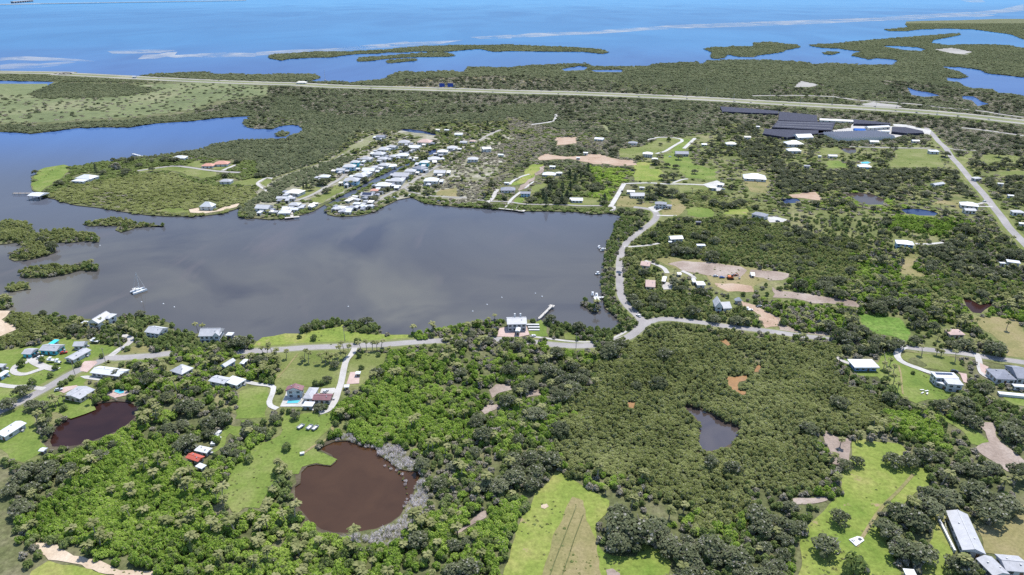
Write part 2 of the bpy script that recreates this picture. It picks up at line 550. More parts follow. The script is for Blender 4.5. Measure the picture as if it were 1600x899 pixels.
tag(obj('sea', [(-45000, -2000, -.6), (45000, -2000, -.6), (45000, 60000, -.6), (-45000, 60000, -.6)], [(0, 1, 2, 3)], M['sea_water']),
    'blue open bay turning to grey shallow water near the shore', kind='structure')
tag(slab('ground', [MAIN] + hl, M['undergrowth'], 0.0, -1.2, M['bank']), 'flat wooded mainland around the bay', kind='structure')
for _, p, mt, lab in PONDS:
    c = W(p)
    mx_, my_ = sum(q[0] for q in c) / len(c), sum(q[1] for q in c) / len(c)
    c = [(mx_ + (x - mx_) * 1.02, my_ + (y - my_) * 1.02) for x, y in c]
    tag(slab('pond_water', [c], M[mt], -.35), lab, kind='structure')
    inner = W(p)
    rim_ = []
    for i_, (x, y) in enumerate(inner):
        d_ = Vector((x - mx_, y - my_))
        k_ = (1.0 + .5 * math.sin(i_ * 2.3) + .4 * math.sin(i_ * 1.1 + 2)) * (1.3 if d_.length < 60 else 1.8)
        q_ = Vector((x, y)) + d_.normalized() * (.5 + max(0, k_))
        rim_.append((q_.x, q_.y))
    tag(slab('mud_margin', [rim_, inner], M['bank'], .012), 'muddy margin of the ' + lab, kind='structure')

ISL = {
    'long far key': pts('420,91 421,86 450,84 482,80 540,79.5 575,78 605,76 625,74 662,71 725,69.5 800,69 862,71.5 907,73.5 940,76 952,81.5 942,84.5 910,81 875,79.5 800,78.5 770,79.5 750,75 730,76.5 700,79.5 650,79 625,82.5 607,82 590,84 560,84.5 535,87 517,90 482,90.5 450,92.5 440,95'),
    'small key south of it': pts('557,94 562,90 590,87.5 625,84 675,80.5 697,81 711,86 700,89 675,87.5 637,88 600,92.5 575,96 560,96.5'),
    'oval key': pts('604,96 610,92.5 637,90 650,90 651,95 625,97.5 607,99'),
    'eastern key': pts('1099,75 1112,73 1135,73 1145,71 1178,72 1177,66 1200,64.5 1215,66 1245,69 1250,72.5 1237,75.5 1225,77.5 1224,81 1207,84 1182,87 1178,89.5 1155,89 1137,85 1132,91 1115,92 1110,89 1113,82'),
    'round key': pts('1286,82 1295,79 1307,79.5 1311,82.5 1300,86 1288,85'),
    'outer key at the far right': pts('1382,46.5 1420,42 1415,37 1416,33 1440,32 1500,31 1560,29 1600,29 2300,30 2300,95 1600,62 1590,58 1580,54 1550,50 1520,46 1480,44 1440,46 1415,49 1390,49'),
    'islet in the channel': pts('431,211 433,205 443,202 450,203.5 452,209 446,213 434,213.5'),
    'forked islet at the left edge': Z(0, 200, 4, '-160,550 0,570 60,568 130,570 190,595 195,630 240,640 280,625 380,625 430,620 500,640 570,635 620,660 610,690 540,705 450,715 370,715 320,720 350,750 340,780 280,800 200,820 90,830 55,815 60,790 130,760 140,735 100,715 40,725 -160,735'),
    'long low islet': pts('31,431 33,424 45,417 65,412 82,411 105,412 120,409 140,404 152,410 150,417 125,422 105,428 80,432 55,434 40,434'),
    'small round islet': Z(0, 425, 4, '30,95 60,60 110,40 170,50 185,80 150,110 80,122 40,115'),
    'islet at the left edge below it': Z(0, 425, 4, '-100,100 0,120 40,130 65,170 75,212 30,235 0,247 -100,250'),
    'double islet in mid channel': Z(0, 200, 4, '515,600 560,565 650,550 740,550 820,560 850,580 950,580 1020,595 1025,605 950,615 850,622 800,640 760,652 720,637 740,612 650,610 560,614'),
    'islet by the boat dock': Z(800, 425, 4, '430,178 440,155 480,160 520,195 545,225 540,247 500,247 450,212'),
}
for nm, p in ISL.items():
    ym = sum(b for _, b in p) / len(p)
    lp = [U(a, b, 3.0 if b < ym else 0.0) for a, b in p]
    ho = []
    if nm.startswith('outer'):
        ho = [W(Z(1200, 0, 4, '1300,160 1400,150 1598,148 2400,160 2400,230 1598,182 1450,172'))]
    tag(slab('mangrove_island', [lp] + ho, M['undergrowth'], -.05, -1.2, M['bank']), 'muddy ground of the ' + nm, kind='structure')

BARS = [Z(0, 0, 4, s) for s in (
    '0,405 60,398 150,393 250,398 430,383 475,388 350,412 200,427 0,432',
    '0,360 150,352 330,360 520,372 600,385 430,380 250,380 60,375 0,380',
    '860,370 900,340 980,340 1050,326 1110,324 1090,345 1270,334 1400,328 1598,332 1598,354 1280,359 1180,354 1100,362 1040,354 980,366',
    '670,320 800,312 950,310 1100,314 1000,330 800,336 700,334')]
BARS += [Z(400, 0, 4, s) for s in ('0,326 250,310 500,303 700,286 940,258 965,268 720,304 480,322 200,332 0,350',
                                   '1340,232 1598,217 1598,240 1400,243', '400,310 700,280 1000,262 1300,250 1150,275 800,300')]
BARS += [Z(800, 0, 4, s) for s in ('0,220 120,207 300,200 450,200 600,186 900,166 1000,158 1598,134 1598,162 1050,179 850,190 650,204 500,214 300,222 140,232 0,234',)]
BARS += [Z(1200, 0, 4, s) for s in ('0,134 300,124 700,109 900,94 1100,84 1250,76 1420,98 1300,108 1100,108 900,124 600,134 300,150 0,162',
                                    '1200,4 1340,1 1360,14 1280,17', '1280,76 1450,60 1598,26 1598,68 1450,84 1330,94')]
for k, b in enumerate(BARS):
    tag(slab('sandbar', [W(b)], M['sandbar'], -.45 + .01 * k),
        ['white shoal along the shore at the left edge', 'faint shoal above the left shore', 'bright white shoal in the open bay left of the long key',
         'faint shoal beside the bright white one', 'white surf line behind the long key', 'thin white shoal right of the long key',
         'faint streak behind the long key', 'long white shoal line in mid bay', 'long white shoal line reaching the outer key',
         'pale shoal at the far right corner', 'wide pale shoal behind the outer key'][k], kind='structure')

# ------------------------------------------------------------------ painted and mown ground: open patches, roads
GW, GH = 1600, 900
FOOT = np.zeros((GH, GW), bool)           # building footprints
HARD = np.zeros((GH, GW), bool)           # paved or built
WEED = np.zeros((GH, GW), bool)           # mown or bare, a few weeds
OPEN = np.zeros((GH, GW), bool)           # no trees whose foot or crown falls here
YY, XX = np.mgrid[0:GH, 0:GW]


def fill(mask, pl, val=True):
    """set a picture-map polygon in a raster"""
    P = np.array(pl, float)
    x0, x1 = int(max(0, P[:, 0].min())), int(min(GW - 1, P[:, 0].max() + 1))
    y0, y1 = int(max(0, P[:, 1].min())), int(min(GH - 1, P[:, 1].max() + 1))
    if x1 <= x0 or y1 <= y0: return
    X = XX[y0:y1 + 1, x0:x1 + 1] + .5
    Y = YY[y0:y1 + 1, x0:x1 + 1] + .5
    ins = np.zeros(X.shape, bool)
    j = len(P) - 1
    for i in range(len(P)):
        xi, yi, xj, yj = P[i, 0], P[i, 1], P[j, 0], P[j, 1]
        if yi != yj:
            c = ((yi > Y) != (yj > Y)) & (X < (xj - xi) * (Y - yi) / (yj - yi) + xi)
            ins ^= c
        j = i
    sub = mask[y0:y1 + 1, x0:x1 + 1]
    sub[ins] = val


def smooth_line(P, step=4.0):
    P = [Vector(p) for p in P]
    Q = []
    for i in range(len(P) - 1):
        p0, p1, p2, p3 = P[max(i - 1, 0)], P[i], P[i + 1], P[min(i + 2, len(P) - 1)]
        n = max(2, int((p2 - p1).length / step))
        for k in range(n):
            t = k / n
            Q.append(.5 * ((2 * p1) + (p2 - p0) * t + (2 * p0 - 5 * p1 + 4 * p2 - p3) * t * t + (3 * p1 - p0 - 3 * p2 + p3) * t ** 3))
    Q.append(P[-1])
    return Q


def ribbon(name, pl, width, mat, z, label=None, wpts=None, step=4.0, clear=True, parent=None, off=0.0):
    Q = wpts or smooth_line([U(a, b) for a, b in pl], step)
    V, F = [], []
    for i, p in enumerate(Q):
        d = (Q[min(i + 1, len(Q) - 1)] - Q[max(i - 1, 0)]).normalized()
        n = Vector((-d.y, d.x))
        for s in (-.5, .5):
            q = p + n * (s * width + off)
            V.append((q.x, q.y, z))
    for i in range(len(Q) - 1):
        F.append((2 * i, 2 * i + 2, 2 * i + 3, 2 * i + 1))
    V2 = np.array(V)
    V = [tuple(v) for v in V2]
    o = obj(name, V, [tuple(reversed(f)) for f in F], mat, parent)
    if label: tag(o, label, kind='structure')
    if clear:
        a, b = PX(V2[:, 0], V2[:, 1], 0)
        for i in range(len(Q) - 1):
            for mk in (OPEN, HARD): fill(mk, [(a[k], b[k]) for k in (2 * i, 2 * i + 2, 2 * i + 3, 2 * i + 1)])
    return o, Q


NZ = [0]


def ragged(lp, seed):
    """natural edge: the outline wanders a little"""
    out = []
    n = len(lp)
    ph = (seed * 1.7) % 6.28
    for i in range(n):
        a, b = Vector(lp[i]), Vector(lp[(i + 1) % n])
        d = b - a
        Ln = d.length
        if Ln < 1e-6: continue
        nr = Vector((-d.y, d.x)) / Ln
        st = max(2.5, a.length / 90)
        m = max(1, min(14, int(Ln / st)))
        for k in range(m):
            t = k / m
            p = a + d * t
            w = math.sin(p.x * .31 + ph) + math.sin(p.y * .23 - ph * 2) + .8 * math.sin((p.x - p.y) * .71 + ph * 3)
            out.append(tuple(p + nr * (w * min(.16 * st, Ln * .05))))
    return out


def sheet(name, pl, mat, layer, label, clear=True, holes=()):
    NZ[0] += 1
    lp = W(pl)
    if name in ('lawn', 'field', 'dirt_patch', 'mud_patch', 'marsh', 'garden_bed'): lp = ragged(lp, NZ[0])
    o = slab(name, [lp] + [W(h) for h in holes], M[mat], layer * .05 + (NZ[0] % 12) * .004)
    tag(o, label, kind='structure')
    if clear:
        fill(OPEN, pl)
        fill(WEED if name in ('lawn', 'field', 'dirt_patch') else HARD, pl)
    return o


PD = {k: p for k, p, _, _ in PONDS}
A4, A8 = 4, 8
S = sheet
# fields and lawns (layer 1 and 2)
S('field', pts('1000,225 1110,205 1200,235 1300,225 1480,215 1600,225 1900,240 1900,560 1600,562 1480,548 1300,535 1150,512 1010,500 985,470 975,420 990,385 1030,345 1000,300 985,260'), 'rough_grass', 1, 'rough open grass between the scattered trees east of the bay road', False, [PD[k] for k in 'abcdg'])
S('field', pts('392,288 440,272 500,238 560,207 600,200 690,214 700,226 672,232 640,250 600,268 560,288 515,312 490,325 460,335 420,338 395,335'), 'village_ground', 1, 'gardens and sandy yards of the left village finger', False)
S('field', pts('705,230 720,200 770,192 805,215 780,262 742,318 690,314 650,306 610,314 560,332 520,332 518,324 560,302 605,283 640,262 675,244'), 'village_ground', 1, 'gardens and sandy yards of the right village finger', False)
S('field', pts('0,520 90,520 200,535 290,545 380,540 560,545 560,680 420,700 380,660 300,600 225,606 180,606 125,632 75,668 66,690 60,720 -200,740 -200,530'), 'rough_grass', 1, 'gardens on the near shore left of the lawn house', False)
S('marsh', pts('-300,128 80,131 60,140 50,150 150,135 250,132 330,128 420,138 415,148 380,152 330,160 300,172 200,183 60,192 -300,190'), 'marsh', 1, 'salt marsh with sandy pans behind the causeway', False)
S('lawn', Z(400, 425, 4, '-20,470 0,440 40,413 180,390 290,385 400,358 500,347 560,325 548,368 700,388 790,392 830,403 930,392 985,398 980,428 900,440 640,455 500,455 300,462 100,475 0,482'), 'meadow', 2, 'mown green lawn between the road and the bay')
S('lawn', Z(400, 530, 8, '130,190 500,180 1160,150 1180,200 1100,280 1080,380 1040,560 1000,620 620,600 370,640 260,700 235,610 245,500 300,330 280,200'), 'lawn', 2, 'wide lawn behind the maroon roofed house')
S('lawn', Z(400, 530, 8, '1230,200 1480,165 1640,180 1600,300 1440,400 1420,500 1310,580 1110,600 1130,400'), 'lawn', 2, 'grass strip right of the curving driveway')
S('lawn', Z(400, 530, 8, '-200,640 0,600 170,610 150,800 120,1000 -250,1000'), 'bright_lawn', 2, 'lawn left of the small white path')
S('lawn', Z(400, 650, 3.61, '-190,440 -140,300 -60,240 0,150 60,150 130,110 160,-10 420,-10 430,60 380,110 335,150 345,200 455,245 420,282 340,270 260,290 240,330 130,330 150,410 60,430 20,520 -60,520 -120,560'), 'bright_lawn', 2, 'green clearing at the west side of the round brown pond')
S('lawn', Z(300, 640, 8, '240,530 330,440 380,260 450,190 620,220 640,330 560,340 460,300 400,480 280,545'), 'bright_lawn', 2, 'narrow grass strip beside the junk row')
S('lawn', pts('0,548 60,540 100,528 195,545 180,560 150,580 130,600 150,640 115,652 70,640 40,640 0,655 -200,690 -200,560'), 'bright_lawn', 2, 'garden lawns along the side road')
S('lawn', pts('18,642 55,648 62,690 75,700 66,708 38,722 18,718 0,705 -60,715 -60,650'), 'bright_lawn', 2, 'lawn around the white roofed house by the maroon pond')
S('lawn', Z(1200, 425, 4, '430,540 505,600 560,650 680,655 720,700 850,790 930,825 1000,795 1120,795 1165,750 1040,705 1020,650 820,570 790,510 740,500 700,520 690,570 500,545'), 'bright_lawn', 2, 'lawn between the flat white house and the modern white house')
S('lawn', Z(1200, 425, 4, '850,500 1000,490 1180,540 1240,620 1130,620 960,600 830,540'), 'lawn', 2, 'lawn inside the bend of the white driveway')
S('field', Z(1200, 425, 4, '550,258 650,270 840,290 895,390 870,440 780,405 680,385 590,335'), 'weedy_field', 2, 'vivid green weedy field in the oak wood', True)
S('field', Z(1200, 425, 4, '1290,290 1400,280 1560,300 1598,380 2200,420 2200,560 1598,560 1480,520 1490,450 1400,390 1340,370'), 'dry_grass', 2, 'dry tan pasture at the right edge')
S('lawn', Z(1200, 650, 3.61, '395,300 470,240 480,140 560,140 740,160 780,190 760,260 890,300 905,400 830,435 740,510 620,540 590,600 660,700 750,890 700,960 160,960 185,700 330,490 425,450 425,380'), 'meadow', 2, 'bright green pasture dotted with oaks')
S('lawn', Z(1200, 650, 3.61, '900,565 985,545 1045,750 1000,880 950,960 860,960 870,860 925,690'), 'meadow', 2, 'grass strip left of the long metal barn')
S('lawn', Z(1200, 650, 3.61, '1000,0 1060,30 1180,90 1255,150 1240,180 1160,160 1110,90 1000,30'), 'bright_lawn', 2, 'grass strip beside the bare yard')
S('field', Z(1200, 650, 3.61, '1175,625 1350,590 1444,510 1800,510 1800,860 1444,850 1380,785 1230,775'), 'dry_grass', 2, 'brownish yard right of the long metal barn')
S('lawn', Z(1450, 560, 10.57, '1200,600 1330,620 1586,640 2300,700 2300,800 1586,790 1440,780 1280,690'), 'bright_lawn', 2, 'grass below the long white wall')
S('dirt_patch', Z(1200, 650, 3.61, '1170,30 1280,40 1320,150 1444,250 1700,330 1700,380 1444,310 1350,315 1260,250 1170,190 1250,150'), 'bare_soil', 3, 'bare greyish yard at the right edge')
S('dirt_patch', Z(1200, 650, 3.61, '310,80 380,120 475,130 480,200 430,290 370,270 340,180'), 'bare_soil', 3, 'sandy bare patch at the mangrove edge')
S('dirt_patch', Z(1200, 650, 3.61, '140,470 220,470 330,455 340,480 220,500 150,500'), 'bare_soil', 3, 'thin bare strip at the pasture edge')
S('field', Z(800, 650, 3.61, '250,305 310,350 480,430 555,480 540,540 480,600 480,680 520,770 620,795 700,795 740,720 830,750 895,820 880,960 -60,960 20,650 60,600 110,500 130,440 180,390'), 'meadow', 2, 'yellow green clearing running to the lower edge')
S('field', Z(800, 650, 3.61, '340,458 410,480 440,620 470,690 530,960 130,960 300,540'), 'dry_grass', 3, 'paler mown strip in the clearing')
S('dirt_patch', Z(800, 650, 3.61, '165,505 195,498 205,512 185,525 165,520'), 'sand', 4, 'small pale bare spot in the clearing')
S('dirt_patch', Z(800, 650, 3.61, '530,870 570,860 610,890 620,940 540,940'), 'bare_soil', 4, 'bare spot at the foot of the mown strip')
for k, s in enumerate(('362,510 345,560 320,620 290,700 262,770 235,840 205,930', '402,560 380,620 350,700 325,780 300,850 270,940')):
    ribbon('rut', Z(800, 650, 3.61, s), .35, M['undergrowth'], .30, ['left wheel rut along the mown strip', 'right wheel rut along the mown strip'][k], clear=False)
S('dirt_patch', Z(0, 650, 3.61, '205,715 290,718 380,778 540,818 640,868 860,880 860,960 700,960 640,898 460,843 290,802 200,752'), 'sand', 3, 'sandy track at the lower left corner')
S('lawn', Z(0, 650, 3.61, '280,812 460,853 640,908 720,990 120,990 180,880'), 'meadow', 2, 'grass below the sandy track')
S('dirt_patch', Z(0, 425, 4, '-300,250 0,245 70,245 40,280 10,300 60,330 105,330 100,365 30,390 0,400 -300,430'), 'sand', 3, 'sandy bare point at the left edge')
S('field', Z(100, 450, 8, '860,740 1060,730 1080,790 1040,840 700,855 640,850 760,800'), 'dry_grass', 2, 'brown lawn by the shore houses')
S('dirt_patch', Z(1000, 360, 8, '340,420 540,388 900,418 1250,458 1335,500 1260,582 1130,592 830,572 520,505 440,450'), 'bare_soil', 3, 'large bare graded lot')
S('field', Z(1000, 360, 8, '180,360 350,340 560,370 740,360 900,400 1250,440 1600,500 1600,640 1400,700 1420,770 1100,775 900,700 830,570 520,500 300,440'), 'dry_grass', 2, 'dry grass around the graded lot')
S('dirt_patch', Z(1000, 360, 8, '930,660 1150,665 1400,700 1420,765 1100,765 950,700'), 'pink_soil', 3, 'tan plot below the red machine')
S('dirt_patch', Z(1180, 380, 8, '215,550 260,590 480,610 700,640 1000,690 1240,730 1310,790 1280,810 1180,780 900,750 740,755 600,710 380,690 240,685'), 'bare_soil', 3, 'long pinkish strip of bare soil')
S('dirt_patch', Z(1180, 380, 8, '-60,330 100,340 250,350 430,385 440,410 330,460 180,470 100,440 -60,420'), 'bare_soil', 3, 'patchy bare ground right of the graded lot')
S('dirt_patch', Z(1050, 430, 8, '870,325 1050,385 1120,430 1330,540 1335,640 1150,665 1090,560 1080,500 930,420 880,390'), 'pink_soil', 3, 'orange dirt drive beside the gabled grey house')
S('dirt_patch', Z(1200, 425, 4, '-10,250 80,290 60,380 230,400 400,400 330,370 210,380 90,330'), 'bare_soil', 3, 'bare ground under the palms by the road')
S('dirt_patch', Z(920, 190, 8, '-30,400 200,428 400,480 560,488 600,545 330,555 0,492'), 'pink_soil', 3, 'long pink strip of bare soil')
S('dirt_patch', Z(740, 240, 8, '790,60 900,5 1180,45 1600,10 1600,135 1500,130 1200,70 820,85'), 'pink_soil', 3, 'pink bare soil left of the strip')
S('dirt_patch', Z(800, 200, 4, '270,60 400,60 410,100 280,110'), 'pink_soil', 3, 'square of bare pink soil')
S('lawn', Z(920, 190, 8, '380,340 690,310 900,200 1150,210 1200,250 1000,370 840,410 700,410 560,455 380,445'), 'lawn', 2, 'lawn beside the white house with the curving drive')
S('lawn', Z(920, 190, 8, '1180,215 1290,225 1200,320 1180,370 1270,460 1300,540 1600,600 1600,740 1240,700 1120,600 930,560 930,420 1000,400'), 'bright_lawn', 2, 'lawns below the dark roofed house')
S('lawn', Z(920, 190, 8, '570,540 650,500 770,520 760,590 900,600 930,740 560,740 540,680 600,600'), 'meadow', 2, 'yellow green plot above the driveway')
S('field', Z(1000, 280, 8, '590,370 700,355 900,365 950,400 900,470 730,480 600,450'), 'bright_lawn', 2, 'green plot in front of the dark tree row')
S('field', Z(1000, 280, 8, '1100,380 1350,370 1340,440 1060,445'), 'meadow', 2, 'green strip left of the slate roofed house')
S('field', Z(1000, 280, 8, '1290,20 1440,-20 1600,-10 1600,180 1380,160 1330,100'), 'dry_grass', 2, 'tan field right of the bright white house')
S('field', Z(1000, 280, 8, '480,80 640,85 850,100 1000,190 1020,230 960,200 850,130 560,150 480,190'), 'lawn', 2, 'grass around the bright white house drive')
S('field', Z(1000, 280, 8, '380,230 480,250 580,350 560,400 460,460 240,455 200,410 380,370'), 'dry_grass', 2, 'brown garden of the grey roofed corner house')
S('field', Z(900, 260, 8, '560,370 750,390 800,470 970,450 930,520 720,510 480,500'), 'dry_grass', 2, 'brown lawn left of the corner house')
S('dirt_patch', Z(1180, 280, 8, '420,200 620,165 770,165 840,250 820,275 600,240 480,235'), 'pink_soil', 3, 'tan bank above the tiny blue pond')
S('lawn', Z(1280, 150, 8, '0,650 250,640 255,720 80,740 0,720'), 'lawn', 2, 'lawn left of the pond below the greenhouses')
S('lawn', Z(1280, 150, 8, '100,810 240,810 330,850 380,900 100,900'), 'bright_lawn', 2, 'small bright lawn below the greenhouse pond')
S('field', Z(1280, 150, 8, '940,670 1280,665 1500,700 1520,800 1560,890 900,890 880,840 980,780'), 'lawn', 2, 'open paddock left of the straight road')
S('field', Z(1400, 200, 8, '790,380 880,340 930,300 980,310 900,420 860,500 830,470'), 'lawn', 2, 'grass right of the straight road')
S('field', Z(1400, 200, 8, '1080,340 1240,335 1560,355 1500,430 1240,420 1130,460 1080,420'), 'lawn', 2, 'meadow between the oaks on the far right')
S('field', Z(1400, 200, 8, '1270,560 1500,535 1800,545 1800,590 1440,580 1290,630'), 'lawn', 2, 'strip of meadow below the far right oaks')
S('field', Z(1400, 290, 8, '400,240 520,190 800,180 810,240 1000,320 960,360 800,330 720,250 560,240'), 'dry_grass', 2, 'dry garden of the white house by the straight road')
S('field', Z(1400, 290, 8, '-120,400 100,390 400,430 640,430 960,540 900,590 640,600 400,560 -120,520'), 'bright_lawn', 2, 'bright green weeds below the dark blue pond', False)
S('field', Z(1400, 380, 8, '150,140 250,120 270,200 180,300 380,410 300,420 60,380 60,310'), 'dry_grass', 2, 'tan clearing below the pale blue house')
S('lawn', Z(380, 250, 8, '1120,330 1280,295 1350,320 1250,400 1120,450 1040,500 1000,545 830,510 830,480 1000,440'), 'lawn', 2, 'green plot on the canal bank')
S('lawn', Z(380, 250, 8, '700,340 800,300 880,330 960,340 980,380 740,490 690,470 700,430 740,400'), 'lawn', 2, 'garden beside the village street')
S('lawn', Z(380, 250, 8, '-10,270 130,250 180,240 200,220 290,230 180,290 160,310 -10,320'), 'lawn', 2, 'grass at the head of the curved path')
S('lawn', Z(380, 250, 8, '220,290 290,240 360,240 380,260 300,340 270,340'), 'lawn', 2, 'grass inside the curved path')
S('field', Z(520, 250, 8, '1310,400 1350,370 1560,350 1570,470 1290,440'), 'dry_grass', 2, 'dry plot on the bay shore')
S('dirt_patch', Z(520, 190, 8, '130,400 250,290 340,250 540,160 620,210 560,240 440,250 440,290 360,330 300,330 200,370 150,415'), 'verge', 3, 'pale strip of sand behind the village')
S('lawn', Z(0, 200, 4, '195,345 230,330 200,300 280,250 400,230 430,270 370,320 340,340 300,370 260,400 215,395'), 'bright_lawn', 2, 'green lawn at the tip of the peninsula')
S('lawn', Z(0, 200, 4, '870,260 960,245 1090,240 1350,275 1345,300 1250,320 1130,280 1050,265 1000,265 870,280'), 'lawn', 2, 'long mown lawn on the peninsula')
S('lawn', Z(0, 200, 4, '1150,235 1250,200 1260,230 1380,245 1420,225 1480,230 1440,250 1390,265 1290,255'), 'lawn', 2, 'garden of the red roofed villa')
S('lawn', Z(0, 200, 4, '1430,345 1600,310 1600,350 1450,355'), 'lawn', 2, 'lawn right of the grey villa')
S('lawn', Z(0, 200, 4, '980,520 1050,500 1160,505 1180,525 1230,515 1240,525 1100,535'), 'lawn', 2, 'shore lawn by the steep roofed house')
S('sand_strip', Z(0, 200, 4, '1180,510 1240,500 1250,520 1340,520 1400,495 1500,470 1480,495 1380,520 1280,535 1190,530'), 'sand', 3, 'pale shore track by the steep roofed house')
S('lawn', Z(740, 240, 8, '700,160 760,130 870,140 860,190 760,290 700,350 520,400 470,400 560,320 640,230'), 'meadow', 2, 'garden strips of the long shore lots')
S('dirt_patch', Z(740, 240, 8, '830,180 880,150 890,180 780,310 620,450 560,470 540,450 700,330'), 'bare_soil', 3, 'bare strip between the long lots')
S('lawn', Z(740, 240, 8, '720,410 900,370 940,390 860,440 740,500 690,510'), 'lawn', 2, 'garden right of the white lot wall')
S('lawn', Z(740, 240, 8, '540,560 640,530 640,620 520,620'), 'bright_lawn', 2, 'small green shore lawn')
S('lawn', Z(740, 240, 8, '1150,610 1380,550 1560,555 1560,640 1300,650 1160,645'), 'lawn', 2, 'shore lawn by the white cottage')
S('lawn', Z(800, 425, 4, '120,330 180,300 200,320 225,330 225,400 150,410 100,380'), 'bright_lawn', 2, 'green strip leading to the timber dock')
S('lawn', Z(800, 425, 4, '320,390 360,375 400,395 400,425 330,425'), 'lawn', 2, 'small grass plot beside the sidewalk')
S('field', pts('750,150 800,146 830,146 830,152 780,155'), 'verge', 1, 'pale grass below the highway', False)
S('field', Z(400, 0, 4, '850,540 1000,500 1300,480 1500,470 1600,500 1600,560 1300,550 1000,545'), 'dry_grass', 1, 'tan scrubland above the highway', False)
S('field', Z(800, 0, 4, '0,490 150,480 250,500 300,560 700,570 900,530 700,510 560,560 420,550 0,560'), 'dry_grass', 1, 'tan scrubland by the highway', False)
S('dirt_patch', Z(1200, 0, 4, '160,545 200,505 320,530 260,545'), 'highway', 2, 'pale flat beside the far marsh')
S('dirt_patch', Z(1200, 0, 4, '570,650 650,640 830,660 830,680 620,670'), 'highway', 2, 'pale bare flat beside the highway')
S('dirt_patch', Z(1200, 0, 4, '1050,310 1150,300 1280,325 1250,345 1120,330'), 'highway', 2, 'pinkish flat on the outer peninsula')
S('mud_patch', Z(800, 425, 4, '1300,430 1340,420 1370,455 1350,466'), 'orange_mud', 2, 'small orange mud opening near the road')
S('mud_patch', Z(800, 425, 4, '1335,652 1380,656 1468,645 1475,678 1425,690 1410,712 1425,745 1500,755 1440,770 1380,735 1350,705'), 'orange_mud', 2, 'hook shaped orange mud opening')
S('mud_patch', Z(800, 425, 4, '1485,632 1540,575 1563,598 1550,625'), 'orange_mud', 2, 'triangular orange mud opening')
S('mud_patch', Z(800, 425, 4, '720,820 768,800 780,830 762,855 732,848'), 'orange_mud', 2, 'lone orange mud opening left of the others')
S('dirt_patch', Z(400, 425, 4, '1455,740 1500,700 1598,705 1598,740 1520,760 1480,790'), 'bare_soil', 2, 'pinkish clearing in the wood')
S('dirt_patch', Z(400, 425, 4, '1400,860 1440,830 1530,825 1530,850 1430,890'), 'bare_soil', 2, 'lower pinkish clearing in the wood')
S('dirt_patch', Z(800, 425, 4, '80,745 180,735 180,770 90,785'), 'bare_soil', 2, 'small pink opening right of the clearings')
S('dirt_patch', Z(400, 650, 3.61, '1125,655 1170,620 1270,540 1300,535 1300,575 1200,630 1140,675'), 'bare_soil', 2, 'pinkish brush strip below the wood')
S('field', Z(400, 650, 3.61, '440,130 520,85 560,90 600,140 690,165 780,135 870,230 935,310 950,330 960,480 930,540 870,600 820,670 700,715 560,690 500,662 590,658 680,638 760,603 815,562 858,490 875,470 900,400 928,345 925,310 862,308 800,297 750,252 700,222 682,180 610,172 570,157 520,137'), 'undergrowth', 1, 'grey reed bed around the round brown pond', False)

# roads, drives and paths
ROAD = pts('-160,715 20,634 52,618 82,602 105,588 125,578 140,572 155,566 170,559 185,560 240,556 262,553 320,551 370,550 400,549 437,547 475,544 525,542 555,540.5 600,539 650,535 700,532.5 750,530 800,532 840,536 862,539 900,541 925,540 950,536 975,530 990,522 1007,507')
BAYROAD = pts('1007,507 995,492 982,480 972,465 969,450 968,425 969,405 975,385 990,370 1007,357 1022,345 1026,336 1020,329 1007,326 990,324')
EAST = pts('1007,507 1025,500 1050,499 1075,502 1100,505 1125,509 1200,518 1250,525 1300,531 1350,536 1400,541 1450,547 1500,552 1550,560 1600,567 1900,610')
RIGHT = pts('1447,200 1458,211 1467,222 1477,231 1487,246 1499,259 1520,285 1538,305 1550,321 1566,341 1575,354 1592,372 1640,420')
ribbon('verge', ROAD, 12, M['lawn'], .13, 'grass verge of the shore road', clear=False)
ribbon('verge', BAYROAD, 10, M['lawn'], .134, 'grass verge of the bay road', clear=False)
ribbon('verge', EAST, 11, M['rough_grass'], .138, 'grass verge of the east road', clear=False)
ribbon('verge', RIGHT, 12, M['lawn'], .142, 'grass verge of the straight road')
ribbon('shoulder', ROAD, 8.2, M['verge'], .17, 'sandy shoulder of the shore road', clear=False)
ribbon('shoulder', BAYROAD, 7.4, M['verge'], .174, 'sandy shoulder of the bay road', clear=False)
ribbon('shoulder', EAST, 7.6, M['verge'], .178, 'sandy shoulder of the east road', clear=False)
_, Q = ribbon('road', ROAD, 5.6, M['asphalt'], .20, 'pale grey asphalt shore road')
_, QB = ribbon('road', BAYROAD, 5.3, M['asphalt'], .208, 'narrow asphalt road curving along the bay')
ribbon('road', EAST, 5.2, M['asphalt'], .204, 'asphalt road leading east from the junction')
ribbon('road', RIGHT, 6.5, M['asphalt'], .20, 'straight asphalt road at the far right')
S('road', Z(800, 425, 4, '770,262 800,300 850,300 900,292 900,312 860,330 800,380 730,420 700,415 760,370 790,335 785,300 755,280'), 'asphalt', 4, 'paved road junction by the bay').location.z = .012
ribbon('sidewalk', Z(800, 425, 4, '110,405 200,415 330,432 450,440 560,432 640,412 715,372'), 1.8, M['concrete'], .22, 'white concrete sidewalk along the shore road')
